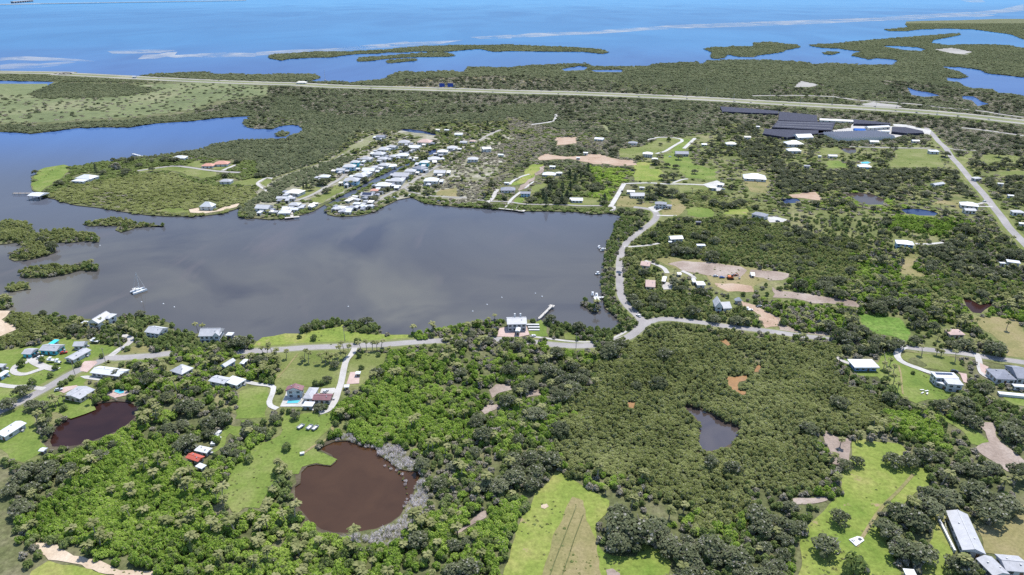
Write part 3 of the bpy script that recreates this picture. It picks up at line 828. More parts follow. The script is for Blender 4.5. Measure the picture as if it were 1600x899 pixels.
DR = [
    (Z(400, 530, 8, '1235,110 1205,180 1135,260 1105,350 1085,450 1062,560 1025,660 995,760 935,860 870,905 790,930'), 3.2, 'concrete', 'pale driveway curving down to the maroon roofed house'),
    (Z(400, 530, 8, '-200,520 0,565 150,580 220,610 200,700 168,780 185,840 270,875'), 2.6, 'white_gravel', 'white path winding round the left lawn'),
    (Z(0, 425, 4, '690,530 740,490 790,460 820,430 800,405 760,400'), 3.4, 'concrete', 'driveway to the shore houses'),
    (Z(0, 530, 8, '720,385 560,350 430,290 390,240 440,205'), 4.2, 'concrete', 'driveway to the turquoise trimmed house'),
    (Z(0, 530, 8, '560,365 440,405 330,440 230,440 170,410 180,360 230,320 350,290'), 3.0, 'concrete', 'loop of the turquoise trimmed house driveway'),
    (Z(0, 530, 8, '560,630 420,610 330,595 200,600 80,590 -100,560'), 3.0, 'concrete', 'drive to the houses at the left edge'),
    (Z(1200, 425, 4, '860,470 820,490 805,520 825,555 870,580 940,605 1010,630 1060,640'), 3.4, 'white_gravel', 'white driveway bending to the modern house'),
    (Z(1200, 425, 4, '420,530 470,560 510,575'), 2.6, 'concrete', 'short path to the flat white house'),
    (Z(1450, 560, 10.57, '790,-80 835,20 860,170 900,260 1000,320 1130,370'), 3.0, 'concrete', 'driveway to the grey roofed house at the right edge'),
    (Z(800, 200, 4, '615,495 640,455 670,405 700,350'), 4.4, 'white_gravel', 'white lane running up from the bay'),
    (Z(900, 260, 8, '470,500 480,540 440,565'), 3.0, 'concrete', 'landing at the foot of the white lane'),
    (Z(800, 200, 4, '700,350 860,345 960,352 1040,352 1150,355 1230,360'), 3.4, 'white_gravel', 'white drive to the bright white house'),
    (Z(900, 260, 8, '1210,210 1320,170 1400,160'), 3.0, 'white_gravel', 'spur off the white drive'),
    (Z(800, 200, 4, '905,548 960,550 1030,550'), 3.0, 'concrete', 'short drive below the corner house'),
    (Z(920, 190, 8, '840,405 900,390 960,372 1040,322 1110,280 1165,248 1150,222 1080,208 980,200 880,200 800,215 720,235'), 4.0, 'white_gravel', 'white drive curving to the white hip roofed house'),
    (Z(920, 190, 8, '1190,340 1260,275 1330,210'), 4.5, 'white_gravel', 'straight white drive to the dark roofed house'),
    (Z(1000, 360, 8, '-200,215 0,200 120,188 240,165'), 2.6, 'concrete', 'pale drive to the white house in the wood'),
    (Z(1000, 360, 8, '60,385 200,430 300,480 340,540'), 3.4, 'concrete', 'dusty lane to the sheds'),
    (Z(1000, 360, 8, '520,510 600,545 660,580 680,610'), 3.0, 'concrete', 'short dusty lane to the white trailer'),
    (Z(1400, 290, 8, '1160,225 1080,220 1020,240'), 3.0, 'concrete', 'upper garage drive by the straight road'),
    (Z(1400, 290, 8, '1210,270 1110,265 1040,265'), 3.0, 'concrete', 'lower garage drive by the straight road'),
    (Z(1400, 290, 8, '240,730 400,735 590,715'), 3.0, 'white_gravel', 'pale drive of the pale blue house'),
    (Z(1400, 200, 8, '430,255 200,255 -300,245 -600,235'), 5.0, 'highway', 'lane below the greenhouses'),
    (Z(1400, 200, 8, '640,250 760,275 1000,285'), 4.0, 'highway', 'lane leading right from the straight road'),
    (Z(380, 250, 8, '1290,170 1210,240 1100,305 990,370 880,430 720,495 620,520'), 4.0, 'highway', 'village street on the left finger'),
    (Z(380, 250, 8, '370,240 300,225 180,290 220,340 290,380 250,405'), 3.0, 'concrete', 'curved white path behind the village'),
    (Z(380, 250, 8, '370,240 500,190 640,140 820,85 1000,20 1090,0 1200,-60 1330,-150'), 3.2, 'rough_grass', 'mown track behind the village'),
    (Z(520, 190, 8, '1340,540 1240,600 1130,670 1040,720 960,780 880,830'), 4.4, 'highway', 'village street on the right finger'),
    (Z(520, 250, 8, '880,350 780,390 660,450 540,520 420,570 300,620 240,640'), 3.6, 'highway', 'shore lane on the right finger'),
    (Z(520, 250, 8, '900,350 960,390 1050,420 1200,445 1300,460 1500,470 1680,475'), 3.0, 'highway', 'sandy lane along the bay shore'),
    (Z(740, 240, 8, '30,580 140,590 220,600 420,605 640,635 900,640 1160,645 1300,655 1600,655'), 3.0, 'highway', 'sandy lane along the north shore'),
    (Z(740, 240, 8, '180,610 230,570 270,500 300,450'), 4.0, 'concrete', 'drive of the dark grey shore house'),
    (Z(740, 240, 8, '440,620 480,570 540,520 590,480'), 3.0, 'white_gravel', 'white wall path of the blue grey shore house'),
    (Z(740, 240, 8, '640,440 700,390 760,350'), 2.0, 'white_gravel', 'white strip between the long lots'),
    (Z(740, 240, 8, '450,390 500,340 600,290 700,260'), 3.0, 'white_gravel', 'pale path up the long lot'),
    (Z(660, 190, 8, '690,250 760,210 860,155 930,125 1000,95'), 4.0, 'highway', 'pale lane leading out of the village'),
    (Z(800, 0, 4, '120,780 200,770 250,760 275,740 270,715'), 5.0, 'white_gravel', 'white track ending in a clearing'),
    (Z(800, 0, 4, '560,780 590,800 610,830'), 5.0, 'verge', 'short pale track in the scrub'),
    (Z(0, 200, 4, '860,270 960,255 1080,240 1180,248 1300,265 1400,275 1500,280'), 5.0, 'highway', 'peninsula drive beside the mown lawn'),
    (Z(0, 200, 4, '1480,230 1430,250 1390,268'), 4.0, 'concrete', 'drive to the red roofed villa'),
]
for p, wd, mt, lab in DR:
    ribbon('driveway' if 'lane' not in lab and 'street' not in lab else 'lane', p, wd, M[mt], .24 + (NZ[0] % 9) * .004, lab)
    NZ[0] += 1

HIWAY = pts('-900,104 0,113 100,116 200,121 300,126 400,130 462,131.5 500,134 550,136 625,138 725,141 800,143.5 900,146 1000,150 1100,154.5 1200,160.5 1300,166 1400,172 1500,180 1600,191 2000,235')
ribbon('verge', HIWAY, 56, M['verge'], .13, 'pale grass verge of the highway', step=25)
_, HQ1 = ribbon('highway', HIWAY, 11.5, M['highway'], .25, 'nearer carriageway of the highway', step=25, off=-17)
_, HQ2 = ribbon('highway', HIWAY, 11.5, M['highway'], .25, 'farther carriageway of the highway', step=25, off=17)
ribbon('frontage_road', Z(1200, 0, 4, '-100,600 150,598 400,605 560,628 750,640 950,655 1100,675 1300,690 1450,715 1598,735'), 9, M['highway'], .24, 'frontage road beyond the highway', step=25)
ribbon('frontage_road', Z(1200, 0, 4, '1210,800 1350,815 1598,850'), 8, M['highway'], .24, 'pale lane below the highway at the right edge', step=25)
S('yard', Z(1280, 150, 8, '170,430 230,420 380,400 420,350 600,360 640,410 900,380 1300,410 1400,430 1380,480 1130,470 960,520 560,550 240,540'), 'concrete', 3, 'pale yard of the plant nursery')
S('yard', Z(1280, 150, 8, '900,350 1100,360 1320,420 1400,430 1380,490 1300,460 1100,400 940,380'), 'white_gravel', 4, 'cluttered white yard right of the nursery')
S('yard', Z(400, 530, 8, '820,625 985,615 1005,650 960,690 800,680'), 'concrete', 5, 'white parking pad of the maroon roofed house')
S('deck', Z(400, 530, 8, '300,850 370,700 380,660 580,650 580,760 720,760 720,900 560,850'), 'white_gravel', 5, 'white pool deck of the maroon roofed house')
S('yard', Z(730, 450, 8, '280,610 385,590 395,510 500,490 740,480 780,590 640,620'), 'brick_paving', 5, 'pinkish paved forecourt of the white bay house')
S('yard', Z(260, 480, 8, '150,560 230,510 340,500 360,560 480,570 480,610 140,600'), 'brick_paving', 5, 'paved forecourt of the cross gabled bay house')
S('yard', Z(0, 530, 8, '680,640 820,600 960,580 980,600 800,680'), 'brick_paving', 5, 'pink paved drive beside the wide grey roof')
S('yard', Z(0, 530, 8, '1020,320 1060,280 1200,275 1220,300 1090,420 1000,400'), 'brick_paving', 5, 'pink paved corner by the shore road')
S('yard', Z(0, 530, 8, '1000,470 1100,460 1270,500 1250,525 1060,500'), 'white_gravel', 5, 'white patio of the long white roofed house')
S('yard', Z(0, 530, 8, '1320,690 1400,640 1600,650 1620,700 1440,740'), 'brick_paving', 5, 'paved terrace around the kidney pool')
S('yard', Z(1200, 425, 4, '1130,620 1240,640 1250,700 1220,690 1200,640'), 'brick_paving', 5, 'paved strip beside the modern white house')
S('yard', Z(1450, 560, 10.57, '850,80 1000,150 940,230 960,280 870,220'), 'brick_paving', 5, 'pink turning place by the hedge')
S('yard', Z(920, 190, 8, '1420,790 1600,740 1700,780 1640,870 1560,870'), 'white_gravel', 5, 'white forecourt of the bright white house')
S('yard', Z(1180, 280, 8, '130,480 250,470 400,510 360,540 180,545'), 'white_gravel', 5, 'white yard of the slate roofed house')
S('yard', Z(1000, 360, 8, '270,700 330,650 420,680 420,740 290,745'), 'concrete', 5, 'pale yard beside the pink roofed house')
S('yard', Z(900, 260, 8, '900,520 1000,490 1080,540 1000,580 960,570'), 'white_gravel', 5, 'white forecourt of the corner house')
S('yard', Z(400, 530, 8, '1160,480 1180,420 1300,410 1290,560 1130,570'), 'brick_paving', 5, 'paved garden square beside the driveway')

# stretches of road that the crowns beside them overhang
for p in ('690,525 855,526 855,548 690,545', '265,538 372,540 372,562 265,565', '1055,503 1320,530 1320,542 1055,512', '1330,530 1410,536 1410,548 1330,545', '925,532 975,524 985,534 930,550'):
    fill(OPEN, pts(p), False)

ribbon('footpath', Z(400, 530, 8, '520,190 440,290 380,370 320,430 270,490'), .9, M['dry_grass'], .235, 'worn footpath slanting across the wide lawn', clear=False)
ribbon('footpath', Z(1300, 530, 8, '830,330 860,440 870,560 885,690'), .8, M['dry_grass'], .235, 'worn line down the lawn of the modern house', clear=False)
ribbon('footpath', Z(400, 650, 3.61, '260,220 330,170 420,120 430,60'), 1.2, M['dry_grass'], .235, 'worn track along the pond lawn', clear=False)
ribbon('footpath', Z(1200, 650, 3.61, '500,740 560,640 640,520 740,420 820,330'), 1.2, M['dry_grass'], .235, 'faint track across the oak pasture', clear=False)

# ------------------------------------------------------------------ buildings
VG = 'houses of the canal village'
VILLAGE = []


def frame_of(A, B, C, z, lim=None):
    a, b, c = (Vector(U(p[0], p[1], z)) for p in (A, B, C))
    ux = (b - a)
    wd = ux.length
    ux.normalize()
    uy = Vector((-ux.y, ux.x))
    dp = (c - b).dot(uy)
    if dp < 0:
        uy, dp = -uy, -dp
    if b.length > 480 and lim: dp = min(dp, lim * wd)      # far away the slope of the roof fills the view, not its depth
    o = a + ux * (wd / 2) + uy * (dp / 2)
    return o, wd, max(dp, 2.0), math.atan2(ux.y, ux.x)


def clear_building(o, wd, dp, rz, h, pad=1.0):
    c, s = math.cos(rz), math.sin(rz)
    P = []
    for z in (0.0, h * .5, h):
        for x, y in ((-1, -1), (1, -1), (1, 1), (-1, 1)):
            lx, ly = x * (wd / 2 + pad), y * (dp / 2 + pad)
            P.append((o.x + c * lx - s * ly, o.y + s * lx + c * ly, z))
    P = np.array(P)
    a, b = PX(P[:, 0], P[:, 1], P[:, 2])

    def hull2(q):
        q = sorted(set(q))

        def half(it):
            r = []
            for p in it:
                while len(r) > 1 and (r[-1][0] - r[-2][0]) * (p[1] - r[-2][1]) - (r[-1][1] - r[-2][1]) * (p[0] - r[-2][0]) <= 0:
                    r.pop()
                r.append(p)
            return r[:-1]
        return half(q) + half(reversed(q))
    ab = list(zip(a.tolist(), b.tolist()))
    fill(OPEN, hull2(ab[4:]))            # shrubs may stand before the lower half of a wall
    fill(HARD, hull2(ab))
    fill(FOOT, ab[:4])


def roof_shape(kind, w, d, e, z0, rise, t=.22):
    """roof as a closed solid: underside flat at the eaves, w by d with overhang e"""
    X, Y = w / 2 + e, d / 2 + e
    if kind == 'flat':
        b = MB().box(-X, X, -Y, Y, z0, z0 + .35)
        return b
    if kind == 'shed':
        V = [(-X, -Y, z0), (X, -Y, z0), (X, Y, z0 + rise), (-X, Y, z0 + rise)]
        V += [(x, y, z + t) for x, y, z in V]
        return MB().add(V, [(0, 3, 2, 1), (4, 5, 6, 7), (0, 1, 5, 4), (1, 2, 6, 5), (2, 3, 7, 6), (3, 0, 4, 7)])
    if kind in ('gx', 'gy'):
        base = [(-X, -Y), (X, -Y), (X, Y), (-X, Y)]
        rd = [(-X, 0), (X, 0)] if kind == 'gx' else [(0, -Y), (0, Y)]
    else:
        if X >= Y:
            k = max(X - Y, .15 * X); base = [(-X, -Y), (X, -Y), (X, Y), (-X, Y)]; rd = [(-k, 0), (k, 0)]
        else:
            k = max(Y - X, .15 * Y); base = [(-X, -Y), (X, -Y), (X, Y), (-X, Y)]; rd = [(0, -k), (0, k)]
    V = [(x, y, z0) for x, y in base] + [(x, y, z0 + t) for x, y in base] + [(x, y, z0 + t + rise) for x, y in rd]
    F = [(0, 3, 2, 1), (0, 1, 5, 4), (1, 2, 6, 5), (2, 3, 7, 6), (3, 0, 4, 7)]
    if kind == 'gy' or (kind == 'hip' and Y > X):
        F += [(4, 5, 8), (5, 6, 9, 8), (6, 7, 9), (7, 4, 8, 9)]
    else:
        F += [(4, 5, 9, 8), (5, 6, 9), (6, 7, 8, 9), (7, 4, 8)]
    return MB().add(V, F)


def house(A, B, C, h, kind, roof, wall, label, name='house', cat='house', win=2, rise=None, base=0.0, stor=1, over=.55, solar=None, chimney=0,
          porch=False, door=True, group=None, band=None):
    h *= .72 if stor == 2 else .74
    if rise is not None: rise *= .85
    o, wd, dp, rz = frame_of(A, B, C, h + base, 1.15 if kind == 'gy' else .72)
    if group == VG:
        wd, dp = wd * 1.06, dp * 1.2
        if roof == 'white_roof': roof = random.choice(['white_roof', 'light_grey_roof', 'offwhite', 'light_grey_roof', 'white_roof'])
        VILLAGE.append((o.copy(), wd, dp, rz, label))
    w_, d_ = max(wd - 2 * over, 1.5), max(dp - 2 * over, 1.5)
    e = empty(name, (o.x, o.y, 0), rz)
    tag(e, label, cat, group)
    if rise is None:
        rise = {'gx': .22 * d_, 'gy': .22 * w_, 'hip': .24 * min(w_, d_), 'shed': .08 * d_, 'flat': 0}[kind]
    wb = MB().box(-w_ / 2, w_ / 2, -d_ / 2, d_ / 2, 0, h + base)
    wb.build('wall', M[wall], e)
    r = roof_shape(kind, w_, d_, over, h + base + .003, rise).build('roof', M[roof], e)
    if kind in ('gx', 'gy', 'hip') and wd > 7:
        cap = MB()
        zz = h + base + .22 + rise
        if kind == 'gx': cap.box(-w_ / 2 - over, w_ / 2 + over, -.16, .16, zz - .03, zz + .07)
        elif kind == 'gy': cap.box(-.16, .16, -d_ / 2 - over, d_ / 2 + over, zz - .03, zz + .07)
        if cap.V: cap.build('ridge_cap', M[roof], r)
    if kind == 'gy' and wall != roof:      # the gable end facing the viewer is walled up to the ridge
        V = [(-w_ / 2, 0, 0), (w_ / 2, 0, 0), (0, 0, rise)]
        for s in (-1, 1):
            y = s * (d_ / 2 + over + .02)
            z = h + base + .12
            MB().add([(a, y - .03, z + b * .97) for a, _, b in V] + [(a, y + .03, z + b * .97) for a, _, b in V],
                     [(0, 1, 2), (3, 5, 4), (0, 3, 4, 1), (1, 4, 5, 2), (2, 5, 3, 0)]).build('gable', M[wall], e)
    # openings, all four sides
    dist = math.hypot(o.x, o.y)
    if win:
        sh = (h - .3) / stor
        for sd in range(4):
            L_ = w_ if sd % 2 == 0 else d_
            n = max(1, min(win + (1 if L_ > 12 else 0), int(L_ / 2.4)))
            if sd == 2 and dist > 420: continue
            if sd in (1, 3) and dist > 420: n = 1
            for st in range(stor):
                for k in range(n):
                    t = (k + .5) / n * L_ - L_ / 2
                    isdoor = door and st == 0 and sd == 0 and k == n // 2
                    ww = min(1.5, L_ / n * .55)
                    hh = min(1.45, sh * .5)
                    zb = base + st * sh + .35 * sh
                    if isdoor: ww, hh, zb = 1.1, min(2.1, sh * .8), base + .02
                    rot = sd * math.pi / 2
                    cx, cy = ((t, -d_ / 2), (w_ / 2, t), (-t, d_ / 2), (-w_ / 2, -t))[sd]
                    nx, ny = ((0, -1), (1, 0), (0, 1), (-1, 0))[sd]
                    nm = 'door' if isdoor else 'window'
                    p = piece(nm, M['door_paint' if isdoor else 'glass_dark'], (cx + nx * .02, cy + ny * .02, zb), (ww, .10, hh), e, rot)
                    if dist < 430 and not isdoor:
                        q = piece('frame', M['frame_white'], (0, .02, -.08), (1.18, .6, .08), p)
                        piece('frame', M['frame_white'], (0, -.1, .47), (1.02, 1.15, .05), p)
    if dist < 470 and kind != 'flat' and wd > 6:
        for k, (fx, fy) in enumerate(((-.22, .16), (.27, -.2))):
            sl = (1 - abs(fy) * 2) if kind in ('gx', 'hip') else (1 - abs(fx) * 2) if kind == 'gy' else .5 + fy
            piece('roof_vent', M['steel'], (fx * w_, fy * d_, h + base + .15 + rise * sl * .9), (.45, .45, .55), e)
    if dist < 470 and win > 1:
        piece('air_conditioner', M['light_grey_roof'], (w_ / 2 + .9, d_ * .25, 0), (.9, .9, .95), e)
    if band:
        piece('fascia', M[band], (0, -d_ / 2 - over + .02, h + base - .28), (w_ + 2 * over, .08, .26), e)
    if solar:
        x0, x1, y0, y1 = solar
        if kind in ('flat', 'shed'):
            s = MB().box(x0 * w_, x1 * w_, y0 * d_, y1 * d_, 0, .08)
            so = s.build('solar_panel', M['solar_panel'], e)
            so.location.z = h + base + .42
        else:
            sl = rise / (d_ / 2 + over)
            s = MB()
            V = []
            for x, y in ((x0, y0), (x1, y0), (x1, y1), (x0, y1)):
                V.append((x * w_, y * d_, h + base + .22 + (d_ / 2 + over - abs(y * d_)) * sl + .06))
            V += [(a, b, c + .06) for a, b, c in V]
            s.add(V, [(0, 3, 2, 1), (4, 5, 6, 7), (0, 1, 5, 4), (1, 2, 6, 5), (2, 3, 7, 6), (3, 0, 4, 7)]).build('solar_panel', M['solar_panel'], e)
    for k in range(chimney):
        piece('chimney', M['white_paint'], (w_ * (-.08 + .32 * k), d_ * .42, h + base), (.9, .9, rise + 1.2), e)
    if porch:
        pb = MB().box(-w_ / 2, w_ / 2, -d_ / 2 - over - 2.6, -d_ / 2 - over - .02, h * .86 - .16, h * .86)
        pb.build('porch_roof', M[roof], e)
        for k in range(4):
            x = -w_ / 2 + .2 + k * (w_ - .4) / 3
            piece('post', M['white_paint'], (x, -d_ / 2 - over - 2.4, 0), (.16, .16, h * .86 - .16), e)
    clear_building(o, wd, dp, rz, h + base + rise, -.5 if group == VG else .6)
    return e


def HZ(x0, y0, k, rows):
    for r in rows:
        abc, h, kind, roof, wall, label = r[:6]
        kw = r[6] if len(r) > 6 else {}
        house(*Z(x0, y0, k, abc), h, kind, roof, wall, label, **kw)


HZ(400, 530, 8, [
    ('362,652 580,648 612,590', 6.0, 'gy', 'maroon_roof', 'white_paint', 'two storey white house with maroon gable roof behind the turquoise pool', dict(stor=2, win=4)),
    ('580,748 705,752 805,612', 3.2, 'hip', 'grey_roof', 'offwhite', 'grey roofed middle wing joined to the white maroon roofed house', dict(win=2, rise=1.0)),
    ('700,766 930,770 978,690', 3.0, 'gx', 'maroon_roof', 'offwhite', 'low maroon roofed garage wing beside the pale driveway', dict(win=4)),
    ('575,845 705,850 712,790', 2.6, 'flat', 'white_roof', 'grey_wall', 'flat roofed pool pavilion with dark open front below the grey roof', dict(name='pavilion', cat='pavilion', win=3)),
    ('1240,440 1300,440 1302,412', 2.4, 'flat', 'white_roof', 'white_paint', 'tiny white garden shed on the paved square', dict(name='shed', cat='shed', win=1)),
    ('1110,608 1150,606 1156,572', 2.2, 'gx', 'white_roof', 'offwhite', 'small white shed below the paved garden square', dict(name='shed', cat='shed', win=1)),
])
HZ(0, 530, 8, [
    ('778,712 1000,756 1204,636', 3.2, 'gy', 'grey_roof', 'cream_wall', 'house with wide low grey roof above the maroon pond', dict(rise=1.2, win=3, solar=None)),
    ('800,246 916,268 1104,134', 3.0, 'gy', 'grey_roof', 'white_paint', 'long narrow grey roofed house on the green lawn by the shore road', dict(rise=1.0, win=2)),
    ('1120,425 1500,475 1604,385', 3.0, 'gx', 'white_roof', 'offwhite', 'long white metal roofed house at the road corner', dict(rise=1.2, win=5)),
    ('480,146 702,156 720,68', 3.4, 'gx', 'grey_roof', 'aqua_wall', 'grey roofed house with turquoise front beside the mangroves', dict(win=4)),
    ('262,190 382,196 398,118', 3.0, 'gx', 'grey_roof', 'aqua_wall', 'small left wing with turquoise wall and grey roof', dict(win=2)),
    ('590,72 650,78 702,16', 2.6, 'shed', 'aqua_roof', 'white_paint', 'bright turquoise canopy roof behind the grey roofed house', dict(name='canopy', cat='canopy', win=1)),
    ('902,95 1042,92 1068,34', 3.2, 'gx', 'light_grey_roof', 'white_paint', 'small white gabled cottage above the long narrow house', dict(win=2, rise=1.8)),
    ('-60,470 16,474 98,402', 3.0, 'gy', 'white_roof', 'pale_blue_wall', 'white roofed house cut by the left edge below the driveway loop', dict(win=2)),
    ('-60,352 30,356 84,314', 3.0, 'gx', 'light_grey_roof', 'offwhite', 'pale roofed house at the left edge above the driveway loop', dict(win=2)),
])
HZ(0, 600, 8, [
    ('-78,640 62,668 332,494', 3.2, 'gy', 'white_roof', 'white_paint', 'bright white roofed house left of the maroon pond', dict(rise=.8, win=2)),
    ('500,836 545,840 556,812', 2.0, 'gx', 'white_roof', 'white_paint', 'tiny white shed on the grass below the maroon pond', dict(name='shed', cat='shed', win=1)),
])
HZ(100, 450, 8, [
    ('285,436 432,450 506,332', 6.0, 'gy', 'light_grey_roof', 'offwhite', 'large pale roofed house on the wooded point', dict(stor=2, win=3, rise=2.6)),
    ('486,384 562,392 604,324', 6.5, 'hip', 'light_grey_roof', 'white_paint', 'white tower wing on the wooded point beside the water', dict(stor=2, win=2)),
    ('1002,556 1184,582 1304,502', 4.6, 'gx', 'light_grey_roof', 'white_paint', 'pale grey roofed house in trees right of the wooded point', dict(stor=2, win=3, rise=2.0)),
    ('205,444 265,450 285,418', 3.0, 'hip', 'white_roof', 'white_paint', 'small white annex in the trees left of the large pale roof', dict(win=1)),
])
HZ(260, 480, 8, [
    ('396,370 655,366 702,272', 6.2, 'gx', 'light_grey_roof', 'white_paint', 'cross gabled pale roofed house on the bay edge', dict(stor=2, win=4, rise=3.0)),
    ('575,368 662,366 690,320', 6.4, 'gy', 'light_grey_roof', 'white_paint', 'gabled front wing of the pale roofed bay edge house', dict(stor=2, win=2, rise=2.4)),
    ('735,360 816,362 834,322', 3.4, 'flat', 'white_roof', 'grey_wall', 'flat roofed screened porch beside the cross gabled bay house', dict(name='pavilion', cat='pavilion', win=3)),
    ('40,800 190,850 292,748', 3.2, 'hip', 'light_grey_roof', 'offwhite', 'house with pale grey hip roof deep in the trees', dict(rise=2.6)),
    ('668,738 735,756 824,660', 3.0, 'gy', 'light_grey_roof', 'pale_blue_wall', 'bluish roofed house half hidden by dark oaks', dict(rise=1.4)),
    ('915,712 960,716 1020,660', 3.0, 'gy', 'white_roof', 'white_paint', 'small white shed between the oaks and the palm rows', dict(name='shed', cat='shed', win=1)),
])
HZ(0, 425, 4, [
    ('1300,684 1400,704 1440,664', 3.0, 'gx', 'light_grey_roof', 'offwhite', 'pale flat gabled roof left of the tan roofed block', dict(rise=.7)),
    ('1395,690 1480,714 1544,676', 3.0, 'flat', 'white_roof', 'offwhite', 'white flat roofed block among the oaks', dict()),
])
HZ(1300, 530, 8, [
    ('282,362 598,362 546,258', 3.4, 'flat', 'white_roof', 'blue_wall', 'flat white roofed house with bluish shaded front', dict(win=5, over=1.0, band='white_paint')),  # blue wall colour stands for the bluish shade under the roof overhang
])
HZ(1200, 425, 4, [
    ('1050,664 1196,670 1182,634', 6.0, 'flat', 'white_roof', 'white_paint', 'modern white house block with solar panels on the roof', dict(stor=2, win=4, over=.3, solar=(-.38, .38, .02, .38))),
    ('1124,704 1224,712 1206,664', 5.8, 'flat', 'light_grey_roof', 'white_paint', 'two storey white front block with rows of dark windows', dict(stor=2, win=5, over=.3)),
    ('1046,690 1122,716 1126,688', 3.2, 'flat', 'white_roof', 'grey_wall', 'open white veranda joining the modern blocks', dict(name='veranda', cat='veranda', win=3, over=.2)),
    ('1428,672 1556,678 1562,616', 4.0, 'hip', 'slate_roof', 'white_paint', 'slate grey hip roofed house at the right edge', dict(win=4)),
    ('1558,668 1640,674 1640,596', 4.6, 'gx', 'slate_roof', 'white_paint', 'taller slate roofed wing cut by the right edge', dict(win=3)),
    ('1140,396 1236,396 1246,360', 3.2, 'hip', 'pink_roof', 'cream_wall', 'tan roofed house between palms and a big round oak', dict(win=3)),
])
HZ(1400, 760, 6.47, [
    ('670,650 910,694 772,297', 3.6, 'gy', 'light_grey_roof', 'white_paint', 'long pale metal barn beside the oak row', dict(name='barn', cat='barn', rise=1.6, win=3)),
    ('985,915 1152,895 1072,702', 3.4, 'gy', 'grey_roof', 'white_paint', 'grey roofed house at the lower right corner', dict(rise=1.3)),
    ('1112,858 1360,880 1275,712', 3.4, 'gx', 'grey_roof', 'white_paint', 'grey roofed right wing cut by the lower right corner', dict(rise=1.3)),
    ('100,905 215,915 150,845', 2.2, 'shed', 'white_roof', 'white_paint', 'white shed roof at the lower edge under the oaks', dict(name='shed', cat='shed', win=1)),
])
HZ(0, 650, 3.61, [
    ('1044,238 1116,262 1142,226', 2.6, 'gx', 'red_roof', 'weathered_wood', 'red roofed shed in the dark oaks', dict(name='shed', cat='shed', win=1)),
    ('1094,198 1166,214 1188,182', 2.6, 'gx', 'white_roof', 'white_paint', 'white roofed trailer home above the red shed', dict(name='trailer_home', cat='trailer', win=2, rise=.5)),
    ('1100,288 1138,303 1150,276', 2.4, 'flat', 'white_roof', 'offwhite', 'small white roofed shed below the red shed', dict(name='shed', cat='shed', win=1)),
])
HZ(1000, 360, 8, [
    ('385,116 546,110 546,68', 4.4, 'gx', 'white_roof', 'white_paint', 'white house with white roof in the dark wood right of the bay road', dict(stor=2, win=3)),
    ('356,150 400,152 400,100', 3.0, 'flat', 'white_roof', 'white_paint', 'low white annex left of the white house in the wood', dict(win=1)),
    ('68,708 192,716 162,628', 3.2, 'gx', 'pink_roof', 'offwhite', 'pink roofed house among oaks by the bay road', dict(win=3)),
    ('714,690 822,690 816,640', 2.8, 'gx', 'white_roof', 'white_paint', 'white trailer home below the bare graded lot', dict(name='trailer_home', cat='trailer', rise=.5, win=3)),
    ('664,655 704,656 702,612', 2.6, 'flat', 'white_roof', 'white_paint', 'white box trailer left of the trailer home', dict(name='box_trailer', cat='trailer', win=1)),
    ('470,558 524,558 522,528', 2.2, 'gx', 'offwhite', 'offwhite', 'small pale shed at the corner of the graded lot', dict(name='shed', cat='shed', win=1)),
    ('716,198 824,198 824,176', 2.6, 'flat', 'white_roof', 'white_paint', 'long thin white roof beside the tan strip in the wood', dict(name='carport', cat='carport', win=2)),
    ('275,640 312,645 316,580', 2.4, 'gx', 'white_roof', 'white_paint', 'narrow white shed above the pale yard', dict(name='shed', cat='shed', win=1)),
    ('0,440 120,455 120,400', 2.8, 'gx', 'pink_roof', 'offwhite', 'dusty pink shed roof under the oaks beside the bay road', dict(name='shed', cat='shed', win=1)),
    ('1390,568 1440,570 1440,530', 2.4, 'gx', 'white_roof', 'white_paint', 'small white shed right of the graded lot', dict(name='shed', cat='shed', win=1)),
])
HZ(1050, 430, 8, [
    ('640,424 752,418 754,336', 4.0, 'gx', 'light_grey_roof', 'offwhite', 'main range of the gabled grey house by the east road', dict(win=3, rise=2.8)),
    ('538,404 640,408 646,330', 5.6, 'gy', 'light_grey_roof', 'white_paint', 'steep white gable wing of the grey house by the east road', dict(stor=2, win=2, rise=4.0)),
    ('796,330 880,326 878,300', 2.8, 'hip', 'light_grey_roof', 'grey_wall', 'small grey shed with pointed roof by the orange drive', dict(name='shed', cat='shed', win=1, rise=2.2)),
])
HZ(730, 450, 8, [
    ('498,462 748,456 736,366', 6.4, 'gx', 'light_grey_roof', 'white_paint', 'two storey white house with twin chimneys on the bay shore', dict(stor=2, win=4, chimney=2)),
    ('600,545 660,548 664,500', 4.0, 'gy', 'white_roof', 'white_paint', 'white entrance wing of the twin chimney house', dict(win=1)),
])
HZ(900, 260, 8, [
    ('984,474 1132,484 1112,396', 5.4, 'hip', 'slate_roof', 'white_paint', 'white corner house with slate grey roof at the bay road bend', dict(stor=2, win=4)),
    ('1100,500 1200,505 1190,440', 3.4, 'hip', 'slate_roof', 'white_paint', 'white right wing of the slate roofed corner house', dict(win=2)),
    ('684,376 866,376 862,334', 3.0, 'gx', 'grey_roof', 'offwhite', 'long grey roof left of the big round oaks', dict(win=4)),
    ('636,322 736,326 736,296', 2.8, 'gx', 'white_roof', 'white_paint', 'small white roof beside the white lane', dict()),
    ('790,270 858,274 858,240', 2.8, 'gx', 'light_grey_roof', 'offwhite', 'pale roof between the dark oaks above the long grey roof', dict()),
    ('-60,430 88,432 90,376', 3.0, 'gx', 'white_roof', 'white_paint', 'white cottage right part on the north shore lawn', dict(win=3)),
])
